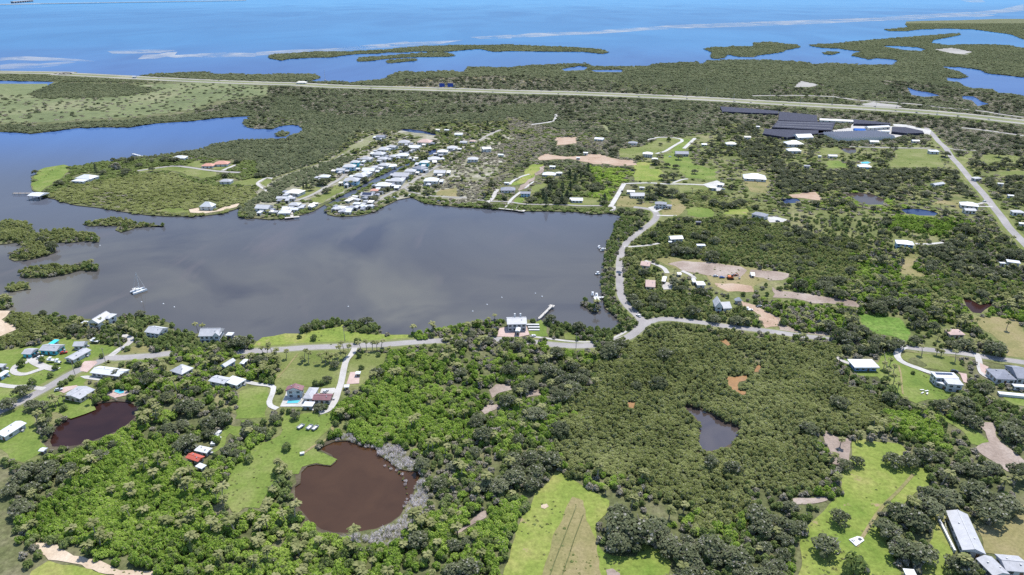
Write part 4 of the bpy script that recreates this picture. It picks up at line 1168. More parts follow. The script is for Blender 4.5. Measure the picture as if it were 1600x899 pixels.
HZ(740, 240, 8, [
    ('1200,576 1300,580 1362,536', 3.0, 'gx', 'white_roof', 'white_paint', 'white cottage on the north shore lawn', dict(win=3)),
    ('856,270 1022,276 1122,172', 4.0, 'hip', 'white_roof', 'white_paint', 'large white roofed house beside the tall dark pines', dict(win=3)),
    ('1030,250 1110,250 1190,160', 3.4, 'hip', 'white_roof', 'white_paint', 'right wing of the large white roofed house by the pines', dict()),
    ('945,168 1020,172 1054,136', 3.0, 'gx', 'white_roof', 'white_paint', 'small white roof above the large white roofed house', dict()),
    ('336,466 522,466 502,410', 3.4, 'hip', 'slate_roof', 'offwhite', 'dark grey roofed house near the north shore', dict(win=3)),
    ('584,506 712,508 712,440', 4.6, 'gx', 'slate_roof', 'pale_blue_wall', 'blue grey house with white front on the north shore', dict(stor=2, win=3)),
    ('378,372 440,376 440,350', 2.6, 'flat', 'white_roof', 'offwhite', 'small pale shed above the dark grey roof', dict(name='shed', cat='shed', win=1)),
])
HZ(920, 190, 8, [
    ('672,408 800,414 844,362', 5.4, 'hip', 'white_roof', 'white_paint', 'white hip roofed house at the end of the curving white drive', dict(stor=2, win=4)),
    ('785,470 862,474 894,434', 3.0, 'hip', 'white_roof', 'white_paint', 'low white annex in front of the hip roofed house', dict()),
    ('1082,408 1252,412 1258,352', 3.8, 'gx', 'slate_roof', 'grey_wall', 'dark slate roofed house above the round bush', dict(win=4)),
    ('490,272 606,278 642,238', 3.4, 'hip', 'slate_roof', 'offwhite', 'slate blue roofed house beyond the upper lawn', dict(win=2)),
    ('66,222 180,230 190,192', 3.2, 'gx', 'white_roof', 'white_paint', 'white roofed house behind the pink soil strip', dict()),
    ('1500,830 1600,838 1640,770', 3.6, 'hip', 'white_roof', 'white_paint', 'bright white house in the middle of the green fields', dict(win=3)),
    ('1600,790 1680,796 1660,745', 3.6, 'hip', 'white_roof', 'white_paint', 'right wing of the bright white field house', dict()),
    ('-160,455 -110,458 -108,420', 3.0, 'gx', 'white_roof', 'white_paint', 'small white shed on the pink soil', dict(name='shed', cat='shed', win=1)),
    ('-70,395 -10,397 -8,340', 3.6, 'gx', 'white_roof', 'white_paint', 'white boxy cottage above the pink soil', dict(win=1)),
])
HZ(660, 190, 8, [
    ('558,478 692,480 656,410', 5.0, 'hip', 'light_grey_roof', 'white_paint', 'grey hip roofed white house right of the village', dict(stor=2, win=3)),
    ('756,350 866,342 852,288', 6.0, 'gx', 'white_roof', 'white_paint', 'tall white house above the grey hip roof', dict(stor=2, win=2)),
    ('465,264 552,268 572,212', 3.4, 'gx', 'light_grey_roof', 'offwhite', 'grey roofed house by the lane out of the village', dict()),
    ('398,166 500,168 500,136', 3.4, 'gx', 'white_roof', 'offwhite', 'pale roofed house left of the silvery tree', dict()),
    ('270,110 330,112 335,84', 3.2, 'gx', 'white_roof', 'white_paint', 'white roof at the top of the village behind the blue pond', dict()),
    ('150,108 215,110 225,84', 3.2, 'gx', 'offwhite', 'offwhite', 'pale roof right of the blue village pond', dict()),
    ('580,250 655,254 655,222', 3.0, 'hip', 'pink_roof', 'offwhite', 'tan roofed house at the foot of the pale lane', dict()),
    ('940,420 1010,424 1010,392', 3.0, 'gx', 'white_roof', 'white_paint', 'white shed in the grey scrub right of the village', dict(name='shed', cat='shed', win=1)),
])
HZ(380, 250, 8, [(a, h, k, r_, w_, l, dict(group=VG, stor=s)) for a, h, k, r_, w_, l, s in [
    ('148,606 312,614 358,560', 5.2, 'gx', 'light_grey_roof', 'white_paint', 'grey peaked house at the left tip of the village', 2),
    ('526,408 692,424 714,374', 4.0, 'hip', 'white_roof', 'white_paint', 'broad white roofed house left of the village street', 1),
    ('412,486 522,486 532,456', 3.2, 'gx', 'light_grey_roof', 'offwhite', 'low grey roof behind the left finger tip', 1),
    ('556,486 642,486 638,450', 3.4, 'gx', 'white_roof', 'white_paint', 'white roof below the broad white house', 1),
    ('562,568 692,572 682,518', 4.6, 'hip', 'white_roof', 'offwhite', 'pale house in the middle of the left finger tip', 2),
    ('436,670 582,666 564,628', 3.6, 'hip', 'white_roof', 'white_paint', 'white shore house behind the small T dock', 1),
    ('316,655 370,655 392,614', 3.2, 'gy', 'offwhite', 'offwhite', 'tan roofed shore cottage left of the small T dock', 1),
    ('486,600 550,600 552,564', 3.2, 'gx', 'white_roof', 'offwhite', 'small pale cottage above the white shore house', 1),
    ('582,626 682,626 692,588', 3.4, 'gx', 'white_roof', 'white_paint', 'white cottage right of the small T dock', 1),
    ('688,606 762,596 772,566', 3.2, 'gx', 'light_grey_roof', 'white_paint', 'grey cottage on the shore of the left finger', 1),
    ('808,588 862,594 884,556', 3.2, 'gy', 'white_roof', 'white_paint', 'white cottage near the canal mouth on the left finger', 1),
    ('858,552 922,554 928,522', 3.0, 'flat', 'white_roof', 'white_paint', 'flat white roof at the canal mouth', 1),
    ('946,216 1062,220 1064,178', 4.0, 'hip', 'white_roof', 'white_paint', 'white house above the dark tree clump in the village', 1),
    ('1160,130 1262,134 1264,88', 4.4, 'gx', 'light_grey_roof', 'pale_blue_wall', 'pale bluish house at the rear edge of the village', 1),
    ('1242,92 1392,92 1384,46', 7.0, 'hip', 'light_grey_roof', 'pale_blue_wall', 'tall pale blue house at the rear edge of the village', 2),
    ('1336,34 1442,36 1434,-8', 7.0, 'hip', 'light_grey_roof', 'aqua_wall', 'aqua walled tall house behind the village street', 2),
    ('1250,268 1432,268 1414,210', 6.4, 'hip', 'grey_roof', 'pale_blue_wall', 'bluish white house facing the canal beside the green plot', 2),
    ('1386,196 1502,200 1504,158', 5.0, 'hip', 'white_roof', 'white_paint', 'bright white house right of the bluish canal house', 2),
]])
HZ(520, 250, 8, [(a, h, k, r_, w_, l, dict(dict(group=VG, stor=s), **kw)) for a, h, k, r_, w_, l, s, kw in [
    ('533,326 704,330 694,284', 5.4, 'hip', 'white_roof', 'white_paint', 'big bright white house on the right canal bank', 2, {}),
    ('466,388 562,390 564,342', 4.4, 'hip', 'salmon_roof', 'cream_wall', 'salmon roofed house on the right canal bank', 1, {}),
    ('346,446 494,450 464,384', 4.4, 'gx', 'grey_roof', 'offwhite', 'house with dark blue solar roof on the right finger', 1, dict(solar=(-.4, .4, -.45, -.05))),
    ('706,266 872,270 864,214', 5.0, 'hip', 'white_roof', 'white_paint', 'white house left of the right village street', 2, {}),
    ('756,206 944,210 934,168', 4.4, 'gx', 'grey_roof', 'grey_wall', 'long grey roof above the white street house', 1, {}),
    ('896,146 1022,150 1014,108', 4.4, 'hip', 'light_grey_roof', 'offwhite', 'pale grey hip roof on the right village street', 1, {}),
    ('1136,266 1304,270 1294,200', 6.0, 'hip', 'white_roof', 'white_paint', 'tiered white house right of the right village street', 2, {}),
    ('1262,164 1402,166 1432,104', 4.4, 'gx', 'light_grey_roof', 'offwhite', 'grey metal roof right of the right village street', 1, {}),
    ('58,590 120,592 118,558', 3.0, 'gx', 'white_roof', 'offwhite', 'white cottage in the back row left of the right finger tip', 1, {}),
    ('128,592 192,594 190,560', 3.0, 'gx', 'white_roof', 'offwhite', 'white cottage in the back row right of the right finger tip', 1, {}),
    ('52,620 140,622 138,594', 3.0, 'gx', 'white_roof', 'offwhite', 'white cottage in the middle row left of the right finger tip', 1, {}),
    ('148,622 240,626 238,596', 3.0, 'gx', 'white_roof', 'offwhite', 'white cottage in the middle row right of the right finger tip', 1, {}),
    ('68,652 142,654 140,628', 3.0, 'gx', 'white_roof', 'offwhite', 'white cottage in the front row left of the right finger tip', 1, {}),
    ('150,654 226,656 224,630', 3.0, 'gx', 'white_roof', 'offwhite', 'white cottage in the front row right of the right finger tip', 1, {}),
    ('246,552 332,556 334,498', 5.0, 'hip', 'white_roof', 'white_paint', 'white peaked house in the middle of the right finger', 2, {}),
    ('376,520 432,522 430,478', 4.0, 'hip', 'white_roof', 'white_paint', 'narrow white house below the solar roof', 1, {}),
    ('200,520 290,480 350,425', 2.6, 'flat', 'offwhite', 'offwhite', 'long pale carport along the right canal bank', 1, dict(name='carport', cat='carport')),
    ('790,330 850,330 850,300', 3.0, 'gx', 'white_roof', 'white_paint', 'small white garage at the bend of the shore lane', 1, {}),
    ('350,590 420,592 420,565', 3.0, 'gx', 'white_roof', 'white_paint', 'white shore cottage on the right finger lane', 1, {}),
    ('430,590 520,575 520,545', 3.0, 'flat', 'white_roof', 'white_paint', 'flat white boat shed on the right finger lane', 1, {}),
]])
HZ(520, 190, 8, [(a, h, k, r_, w_, l, dict(group=VG, stor=s)) for a, h, k, r_, w_, l, s in [
    ('698,318 780,326 822,246', 5.0, 'gx', 'white_roof', 'white_paint', 'white house near the top of the left village block', 2),
    ('818,268 952,268 944,218', 4.4, 'hip', 'grey_roof', 'offwhite', 'grey roof at the top of the left village block', 1),
    ('556,354 684,358 662,302', 6.4, 'hip', 'light_grey_roof', 'white_paint', 'tall grey roofed house in the rear row', 2),
    ('486,410 622,418 604,358', 5.0, 'hip', 'light_grey_roof', 'white_paint', 'pale house below the tall rear house', 2),
    ('556,470 664,476 654,424', 4.4, 'hip', 'light_grey_roof', 'offwhite', 'grey roof in the middle of the left block', 1),
    ('796,430 932,432 924,370', 4.6, 'hip', 'white_roof', 'white_paint', 'white roof in the centre of the village', 1),
    ('1056,260 1214,266 1184,206', 5.0, 'hip', 'pink_roof', 'offwhite', 'tan hip roof below the blue village pond', 1),
    ('946,330 1084,334 1074,278', 4.6, 'gx', 'white_roof', 'offwhite', 'pale roof left of the canal head', 1),
    ('1306,384 1432,384 1404,320', 7.0, 'hip', 'white_roof', 'white_paint', 'tall bright white house at the canal head', 2),
    ('1080,516 1192,520 1182,478', 6.0, 'hip', 'white_roof', 'aqua_wall', 'bright aqua house across the canal', 2),
    ('1196,480 1342,474 1324,424', 5.0, 'hip', 'white_roof', 'white_paint', 'white house right of the bright aqua house', 1),
    ('1428,338 1552,338 1544,288', 4.4, 'hip', 'light_grey_roof', 'white_paint', 'pale roof at the right rear of the village', 1),
    ('566,548 684,556 684,488', 6.0, 'hip', 'light_grey_roof', 'white_paint', 'lilac grey tall house near the canal', 2),
    ('476,578 552,580 548,538', 4.4, 'hip', 'light_grey_roof', 'white_paint', 'pale house left of the lilac grey house', 1),
    ('366,618 512,620 504,574', 4.4, 'gx', 'white_roof', 'offwhite', 'cream roof on the left canal bank', 1),
    ('262,682 382,696 384,638', 5.2, 'hip', 'white_roof', 'white_paint', 'white canal house beside the bluish one', 2),
    ('346,650 452,658 454,608', 5.0, 'hip', 'white_roof', 'white_paint', 'second white canal house on the left bank', 2),
    ('996,580 1110,602 1090,528', 4.8, 'hip', 'slate_roof', 'pale_blue_wall', 'slate blue roof across the canal below the aqua house', 1),
    ('338,470 462,478 444,424', 4.6, 'hip', 'grey_roof', 'offwhite', 'grey brown roof right of the aqua walled house', 1),
    ('538,196 642,200 642,154', 5.0, 'gx', 'slate_roof', 'white_paint', 'slate roofed house alone on the pale sand strip', 2),
    ('690,570 800,560 790,530', 3.6, 'gx', 'white_roof', 'offwhite', 'white boat shed by the canal bend', 1),
    ('890,370 990,372 980,335', 4.2, 'gx', 'white_roof', 'white_paint', 'white house right of the village centre', 1),
    ('700,440 780,444 775,405', 4.2, 'hip', 'light_grey_roof', 'white_paint', 'pale house left of the village centre', 1),
    ('1000,460 1060,462 1060,425', 4.2, 'gx', 'white_roof', 'white_paint', 'white house on the canal edge above the aqua house', 1),
]])
HZ(1100, 150, 8, [
    ('280,606 412,608 396,556', 4.0, 'hip', 'white_roof', 'white_paint', 'white house in the oaks left of the nursery', dict()),
    ('1056,690 1224,692 1242,632', 4.4, 'hip', 'white_roof', 'white_paint', 'front block of the white compound below the shade houses', dict()),
    ('1042,608 1254,608 1226,560', 4.4, 'hip', 'white_roof', 'white_paint', 'middle block of the white compound below the shade houses', dict()),
    ('1176,526 1372,520 1364,486', 4.0, 'gx', 'white_roof', 'white_paint', 'rear white roof of the compound below the shade houses', dict()),
    ('505,520 590,522 585,480', 3.6, 'gx', 'offwhite', 'offwhite', 'pale roof left of the lowest shade house', dict()),
    ('650,385 700,388 700,352', 3.6, 'gx', 'white_roof', 'white_paint', 'small white roof at the corner of the shade houses', dict()),
    ('-30,610 40,612 40,560', 3.6, 'gx', 'white_roof', 'white_paint', 'white roof in the trees left of the oak lawn', dict()),
    ('1250,880 1330,884 1320,800', 3.6, 'gx', 'slate_roof', 'offwhite', 'narrow slate roof among trees below the white compound', dict()),
    ('1430,755 1475,756 1472,732', 3.0, 'hip', 'white_roof', 'white_paint', 'small white domed shed on the lawn', dict(name='shed', cat='shed', win=1)),
])
HZ(1280, 150, 8, [
    ('118,756 232,760 228,728', 3.4, 'gx', 'light_grey_roof', 'offwhite', 'grey roofed house on the lawn below the greenhouses', dict()),
    ('638,578 754,582 746,546', 3.4, 'gx', 'offwhite', 'offwhite', 'pale roof below the striped greenhouse', dict()),
    ('1168,568 1264,570 1258,542', 3.4, 'gx', 'white_roof', 'white_paint', 'white roof in the trees right of the greenhouse', dict()),
    ('446,434 584,438 564,378', 4.6, 'gx', 'blue_roof', 'blue_wall', 'vivid blue roofed building in the nursery yard', dict(name='warehouse', cat='warehouse')),
    ('616,404 892,390 884,374', 4.6, 'gx', 'white_roof', 'offwhite', 'long white nursery shed behind the striped greenhouse', dict(name='warehouse', cat='warehouse', win=4)),
    ('786,444 888,448 872,394', 5.0, 'flat', 'white_roof', 'white_paint', 'white cube building right of the vivid blue roof', dict(name='warehouse', cat='warehouse')),
    ('6,306 428,326 428,312', 4.0, 'gx', 'light_grey_roof', 'offwhite', 'long low pale shed between the shade houses', dict(name='warehouse', cat='warehouse', win=4)),
    ('500,890 664,896 650,868', 3.0, 'hip', 'white_roof', 'pale_blue_wall', 'pale bluish roof in the trees below the greenhouses', dict()),
])
HZ(1400, 200, 8, [
    ('428,298 548,300 576,224', 4.4, 'shed', 'white_roof', 'white_paint', 'white metal warehouse beside the straight road', dict(name='warehouse', cat='warehouse', win=2)),
    ('996,640 1084,634 1136,580', 3.8, 'hip', 'light_grey_roof', 'white_paint', 'pale hip roofed house among oaks right of the straight road', dict()),
    ('1272,700 1350,706 1350,650', 3.8, 'gx', 'light_grey_roof', 'white_paint', 'pale arched roof at the end of the oak row', dict()),
    ('208,168 302,170 298,144', 3.4, 'gx', 'offwhite', 'offwhite', 'tan roof in the trees left of the straight road', dict()),
    ('490,720 620,700 610,672', 3.4, 'gx', 'light_grey_roof', 'offwhite', 'grey roof buried in the dark oak wood', dict()),
    ('1400,850 1480,855 1490,790', 3.4, 'gx', 'white_roof', 'white_paint', 'white roof at the far right above the straight road end', dict()),
])
HZ(1400, 290, 8, [
    ('806,246 1042,270 1054,176', 3.8, 'hip', 'white_roof', 'white_paint', 'white roofed house left of the straight road', dict(win=3)),
    ('866,316 1012,322 1042,276', 4.0, 'gx', 'light_grey_roof', 'offwhite', 'lower grey wing of the white house by the straight road', dict(win=3)),
    ('1466,340 1620,348 1590,262', 4.0, 'hip', 'light_grey_roof', 'white_paint', 'pale hip roofed house at the right edge', dict(win=3)),
    ('4,728 232,752 242,700', 6.0, 'hip', 'white_roof', 'pale_blue_wall', 'two storey pale blue house with white roof', dict(stor=2, win=5)),
    ('1540,480 1640,490 1640,440', 3.6, 'gx', 'white_roof', 'white_paint', 'white roof cut by the right edge below the hip roof', dict()),
])
HZ(1400, 380, 8, [
    ('1390,240 1560,262 1530,178', 3.8, 'flat', 'white_roof', 'white_paint', 'white flat roofed house in the wood at the right edge', dict()),
    ('1305,258 1380,262 1360,214', 3.2, 'flat', 'white_roof', 'white_paint', 'small white wing left of the flat roof in the wood', dict()),
])
HZ(1000, 280, 8, [
    ('1390,440 1560,476 1540,376', 4.4, 'hip', 'slate_roof', 'white_paint', 'slate roofed house in the trees right of the green strip', dict(win=3)),
    ('700,545 770,546 770,486', 3.0, 'flat', 'dark_roof', 'dark_roof', 'dark box shed with white top at the edge of the green plot', dict(name='shed', cat='shed', win=1)),
])
HZ(800, 200, 4, [
    ('1448,316 1592,324 1584,284', 3.6, 'hip', 'white_roof', 'white_paint', 'large white roof in the trees left of the tan field', dict()),
])
HZ(0, 200, 4, [
    ('466,316 562,322 578,280', 3.2, 'hip', 'white_roof', 'white_paint', 'round looking white roofed house at the peninsula tip', dict(win=3)),
    ('444,334 520,338 524,318', 2.6, 'flat', 'white_roof', 'offwhite', 'low white terrace roof at the peninsula tip', dict(name='terrace', cat='terrace', win=2)),
    ('1072,192 1152,192 1142,154', 3.6, 'hip', 'white_roof', 'white_paint', 'white house on the peninsula ridge', dict(stor=2)),
    ('1328,230 1424,228 1442,188', 3.6, 'hip', 'salmon_roof', 'white_paint', 'red roofed villa on the peninsula', dict(stor=2)),
    ('1254,240 1330,240 1326,208', 3.2, 'hip', 'salmon_roof', 'white_paint', 'left wing of the red roofed villa', dict()),
    ('1368,338 1442,338 1432,292', 3.6, 'hip', 'grey_roof', 'offwhite', 'grey villa at the end of the peninsula lawn', dict(stor=2)),
    ('1244,494 1324,496 1328,462', 4.6, 'hip', 'white_roof', 'white_paint', 'steep white roofed house on the peninsula shore', dict(stor=2, rise=4.2)),
])

def on_land(x, y):
    ins = False
    j = len(MAIN) - 1
    for i in range(len(MAIN)):
        (xi, yi), (xj, yj) = MAIN[i], MAIN[j]
        if (yi > y) != (yj > y) and x < (xj - xi) * (y - yi) / (yj - yi) + xi: ins = not ins
        j = i
    return ins


# sheds, carports and porches beside the village houses
for k, (o_, wd, dp, rz, lab) in enumerate(VILLAGE + VILLAGE):
    c, s_ = math.cos(rz), math.sin(rz)
    side = k >= len(VILLAGE)
    sx = random.choice((-1, 1))
    lx, ly = (sx * (wd * .5 + 2.6), random.uniform(-.3, .3) * dp) if not side else (random.uniform(-.3, .3) * wd, -dp * .5 - 4.5)
    q = Vector((o_.x + c * lx - s_ * ly, o_.y + s_ * lx + c * ly))
    if not all(on_land(q.x + ox, q.y + oy) for ox, oy in ((0, 0), (-4, -6), (4, -6), (0, 5))): continue
    w1, d1, h1 = random.uniform(3.0, 4.6), random.uniform(4.0, 7.0), random.uniform(2.2, 2.9)
    e = tag(empty('porch' if side else 'outbuilding', (q.x, q.y, 0), rz), ' '.join((('porch before the ' if side else 'outbuilding by the ') + lab).split()[:16]), 'porch' if side else 'outbuilding', 'porches and outbuildings of the canal village')
    MB().box(-w1 / 2, w1 / 2, -d1 / 2, d1 / 2, 0, h1).build('wall', M[random.choice(['offwhite', 'grey_wall', 'cream_wall', 'white_paint'])], e)
    roof_shape(random.choice(['gx', 'gy', 'flat', 'shed']), w1, d1, .3, h1 + .003, .7).build('roof', M[random.choice(['light_grey_roof', 'white_roof', 'grey_roof', 'offwhite', 'slate_roof'])], e)
    piece('door', M['glass_dark'], (0, -d1 / 2 - .02, .02), (w1 * .6, .1, h1 * .8), e)
    clear_building(q, w1, d1, rz, h1, -.3)

# greenhouse with parallel bays
o_, gw, gd, grz = frame_of(*Z(1280, 150, 8, '255,534 950,512 905,436'), 4.0)
gh = tag(empty('greenhouse', (o_.x, o_.y, 0), grz), 'large striped greenhouse of many parallel bays in the nursery', 'greenhouse')
MB().box(-gw / 2, gw / 2, -gd / 2, gd / 2, 0, 3.2).build('wall', M['white_paint'], gh)
nb = 24
bw = gw / nb
bm_ = MB()
X = bw / 2
bm_.add([(-X, -gd / 2, 0), (X, -gd / 2, 0), (0, -gd / 2, 2.6), (-X, gd / 2, 0), (X, gd / 2, 0), (0, gd / 2, 2.6)],
        [(0, 1, 2), (3, 5, 4), (1, 4, 5, 2), (0, 2, 5, 3), (0, 3, 4, 1)])
bme = mesh('roof_bay', bm_.V, bm_.F, [M['white_roof'], M['slate_roof']])
bme.polygons[3].material_index = 1  # slope away from the sun gets a darker colour, its shade painted on
for k in range(nb):
    b = bpy.data.objects.new('roof_bay', bme)
    b.location = (-gw / 2 + (k + .5) * bw, 0, 3.21)
    link(b, gh)
clear_building(o_, gw, gd, grz, 5)

# black shade houses of the nursery
SH = [(1100, '930,305 1420,322 1410,240 940,195', 'black shade net field at the top of the nursery'),
      (1100, '850,392 1600,432 1640,330 920,312', 'black shade net field in the middle of the nursery'),
      (1100, '735,472 1040,520 1590,446 1610,436 760,412', 'black shade net field at the bottom of the nursery'),
      (1100, '200,132 560,155 930,188 930,222 600,212 230,195', 'narrow black shade net field below the highway'),
      (1280, '430,346 890,356 885,338 430,290', 'black shade net field behind the long white shed'),
      (1280, '905,446 1100,468 1310,464 1290,436 1080,390 915,386', 'black shade net field right of the white cube'),
      (1280, '-10,432 165,436 160,470 -10,476', 'small black shade net field left of the greenhouse')]
for x0, s, lab in SH:
    P = W(Z(x0, 150, 8, s), 3.4)
    cx_, cy_ = sum(p[0] for p in P) / len(P), sum(p[1] for p in P) / len(P)
    e = tag(empty('shade_house', (cx_, cy_, 0)), lab, 'shade house', 'shade houses of the nursery')
    Q_ = [(x - cx_, y - cy_) for x, y in P]
    n_ = len(Q_)
    tr = tessellate_polygon([[Vector((x, y, 0)) for x, y in Q_]])
    V = [(x, y, 3.4) for x, y in Q_] + [(x, y, 0.02) for x, y in Q_]
    F = [tuple(t) for t in tr] + [(i, (i + 1) % n_, n_ + (i + 1) % n_, n_ + i) for i in range(n_)]
    obj('shade_net', V, F, M['shade_net'], e)
    for i in range(n_):
        a, b = Vector(Q_[i]), Vector(Q_[(i + 1) % n_])
        k = max(1, int((b - a).length / 60))
        for j in range(k):
            q = a + (b - a) * (j / k)
            piece('post', M['steel'], (q.x, q.y, 0), (.5, .5, 3.7), e)
    fill(OPEN, Z(x0, 150, 8, s))
    a, b = Vector(Q_[0]), Vector(Q_[1])
    d = b - a
    if d.length > 60:
        for f in (.18, .5, .82):      # pale seams where the net sheets meet, along the rows
            c = Vector(Q_[0]) * (1 - f) + Vector(Q_[-1]) * f
            c2 = Vector(Q_[1]) * (1 - f) + Vector(Q_[2]) * f
            m_ = (c + c2) / 2
            piece('seam', M['grey_wall'], (m_.x, m_.y, 3.41), ((c2 - c).length * .94, .9, .15), e, math.atan2((c2 - c).y, (c2 - c).x))

# ------------------------------------------------------------------ pools, docks, boats, vehicles, lamps and other things
def pool(pl, label, rim='white_gravel'):
    P = W(pl)
    cx_, cy_ = sum(p[0] for p in P) / len(P), sum(p[1] for p in P) / len(P)
    e = tag(empty('swimming_pool', (cx_, cy_, 0)), label, 'swimming pool')
    Q_ = [(x - cx_, y - cy_) for x, y in P]
    n_ = len(Q_)
    out = [(x * 1.16 , y * 1.16) for x, y in Q_]
    V = [(x, y, .46) for x, y in Q_] + [(x, y, .46) for x, y in out] + [(x, y, .05) for x, y in out] + [(x, y, .30) for x, y in Q_]
    F = []
    for i in range(n_):
        j = (i + 1) % n_
        F += [(i, j, n_ + j, n_ + i), (n_ + i, n_ + j, 2 * n_ + j, 2 * n_ + i), (i, 3 * n_ + i, 3 * n_ + j, j)]
    obj('coping', V, F, M[rim], e)
    obj('water', [(x, y, .38) for x, y in Q_], [tuple(range(n_))], M['pool_water'], e)
    fill(OPEN, pl)


pool(Z(400, 530, 8, '385,812 400,778 562,772 520,810'), 'rectangular turquoise pool before the maroon gabled house')
pool(Z(0, 530, 8, '1430,668 1440,642 1500,634 1555,650 1550,680 1500,692'), 'kidney shaped pool on the bank of the maroon pond', 'brick_paving')
pool(Z(1280, 150, 8, '520,834 600,826 640,838 600,852 530,850'), 'tiny pale pool below the greenhouse pond')


def plank_deck(name, cat, label, a, b, width, z, mat='weathered_wood', extra=None, nmax=60):
    """timber walkway: every plank a piece, on posts"""
    A, B = Vector(U(*a)), Vector(U(*b))
    d = (B - A)
    Ln = d.length
    e = tag(empty(name, (A.x, A.y, -.6), math.atan2(d.y, d.x)), label, cat)
    n = int(min(nmax, max(6, Ln / .9)))
    for k in range(n):
        piece('plank', M[mat], ((k + .5) * Ln / n, 0, z + .6), (Ln / n * .9, width, .08), e)
    for s in (-1, 1):
        piece('stringer', M['timber'], (Ln / 2, s * width * .36, z + .42), (Ln, .14, .175), e)
    m_ = max(2, int(Ln / 5))
    for k in range(m_ + 1):
        for s in (-1, 1):
            piece('piling', M['timber'], (k * Ln / m_, s * (width / 2 + .12), -1.2), (.26, .26, z + 2.6), e)
    if extra:
        for x, y, sx, sy in extra:
            piece('platform', M[mat], (Ln + x, y, z + .605), (sx, sy, .1), e)
    return e


def zp(x0, y0, k, s): return Z(x0, y0, k, s)


a, b = zp(730, 450, 8, '895,402 1052,245')
plank_deck('timber_dock', 'dock', 'long timber dock reaching into the bay beside the twin chimney house', a, b, 1.6, .9, extra=[(.5, 0, 2.6, 3.4)])
a, b = zp(740, 240, 8, '240,690 560,722')
plank_deck('timber_dock', 'dock', 'long pale dock parallel to the north shore', a, b, 2.2, .9, extra=[(3, 0, 6, 4.5)])
a, b = zp(740, 240, 8, '440,632 398,686')
plank_deck('timber_dock', 'dock', 'left gangway joining the long dock to the north shore', a, b, 1.6, .9)
a, b = zp(740, 240, 8, '548,668 520,706')
plank_deck('timber_dock', 'dock', 'right gangway joining the long dock to the north shore', a, b, 1.6, .9)
a, b = zp(740, 240, 8, '190,600 172,652')
plank_deck('timber_dock', 'dock', 'short pier at the foot of the dark grey house drive', a, b, 3.0, .9)
a, b = zp(380, 250, 8, '600,668 612,724')
plank_deck('timber_dock', 'dock', 'small T dock at the left village finger', a, b, 2.6, .9, extra=[(1.2, 0, 3.0, 12)])
a, b = zp(0, 200, 4, '240,414 85,414')
plank_deck('timber_dock', 'dock', 'dark dock reaching left from the peninsula tip', a, b, 2.0, .9, 'timber')
a, b = zp(800, 425, 4, '590,165 525,168')
plank_deck('timber_dock', 'dock', 'white boat dock behind the small islet', a, b, 2.0, .9, 'white_paint', extra=[(0, 2.5, 3, 7)])
a, b = zp(900, 370, 16, '800,325 620,325')
plank_deck('timber_dock', 'dock', 'short white boat dock on the east shore', a, b, 1.8, .9, 'white_paint')
a, b = zp(0, 200, 4, '920,190 830,166')
plank_deck('timber_dock', 'dock', 'pale dock on the far side of the peninsula', a, b, 2.4, .9, 'white_paint')
a, b = zp(900, 260, 8, '480,545 430,568')
plank_deck('timber_dock', 'dock', 'small landing dock at the end of the white lane', a, b, 2.0, .9)

# boathouse at the peninsula tip
o_, bw_, bd_, brz = frame_of(*Z(0, 200, 4, '172,424 246,428 250,404'), 3.6)
e = tag(empty('boathouse', (o_.x, o_.y, -.6), brz), 'white roofed boathouse on posts at the peninsula tip', 'boathouse')
roof_shape('gx', bw_, bd_, .4, 4.0, 1.4).build('roof', M['white_roof'], e)
for x in (-1, -.33, .33, 1):
    for y in (-1, 1):
        piece('post', M['timber'], (x * bw_ * .48, y * bd_ * .46, -1), (.3, .3, 5.0), e)
piece('deck', M['weathered_wood'], (0, bd_ * .4, 1.3), (bw_, bd_ * .2, .15), e)


def hull(L_, B_, H_, n=9):
    """boat hull: sections from transom to bow, closed deck"""
    V, F = [], []
    for i in range(n):
        t = i / (n - 1)
        hb = B_ / 2 * (1 - max(0, (t - .45) / .55) ** 2.2) * (.86 + .14 * min(1, t * 3))
        hb = max(hb, .03)
        x = -L_ / 2 + t * L_
        sh = H_ * (1 + .25 * t * t)
        V += [(x, -hb, sh), (x, -hb * .72, .12 * H_ + .1 * t), (x, 0, -.25 * H_ + .35 * H_ * t * t), (x, hb * .72, .12 * H_ + .1 * t), (x, hb, sh)]
    for i in range(n - 1):
        for k in range(4):
            F.append((5 * i + k, 5 * i + k + 1, 5 * i + 6 + k, 5 * i + 5 + k))
        F.append((5 * i, 5 * i + 5, 5 * i + 9, 5 * i + 4))
    F.append((0, 4, 3, 2, 1))
    return V, F


def motorboat(px, rz, label, L_=6.0, z=-.55, trailer=False, group='small boats'):
    x, y = U(*px)
    e = tag(empty('motorboat', (x, y, z), rz), label, 'boat', group)
    V, F = hull(L_, L_ * .38, .9)
    e.scale = (.8, .8, .8)
    obj('hull', V, F, M['boat_white'], e)
    MB().box(-.6, .6, -.5, .5, .92, 1.7).build('console', M['boat_white'], e)
    MB().box(-1.0, 1.0, -.9, .9, 2.5, 2.6).build('canopy', M['white_roof'], e)
    pp = MB()
    for a_ in (-.9, .9):
        for b_ in (-.8, .8): pp.tube((a_, b_, .8), (a_, b_, 2.5), .04, .04, 5)
    pp.build('canopy_frame', M['steel'], e)
    MB().box(-L_ / 2 - .5, -L_ / 2, -.25, .25, .2, 1.3).build('outboard_motor', M['car_dark'], e)
    if trailer:
        MB().box(-L_ * .4, L_ * .65, -.08, .08, -.35, -.25).box(-.9, -.7, -1.1, 1.1, -.35, -.25).build('trailer', M['steel'], e)
        for s in (-1, 1): MB().tube((-.8, s * 1.0, -.45), (-.8, s * 1.25, -.45), .35, .35, 10).build('wheel', M['tyre'], e)
    return e


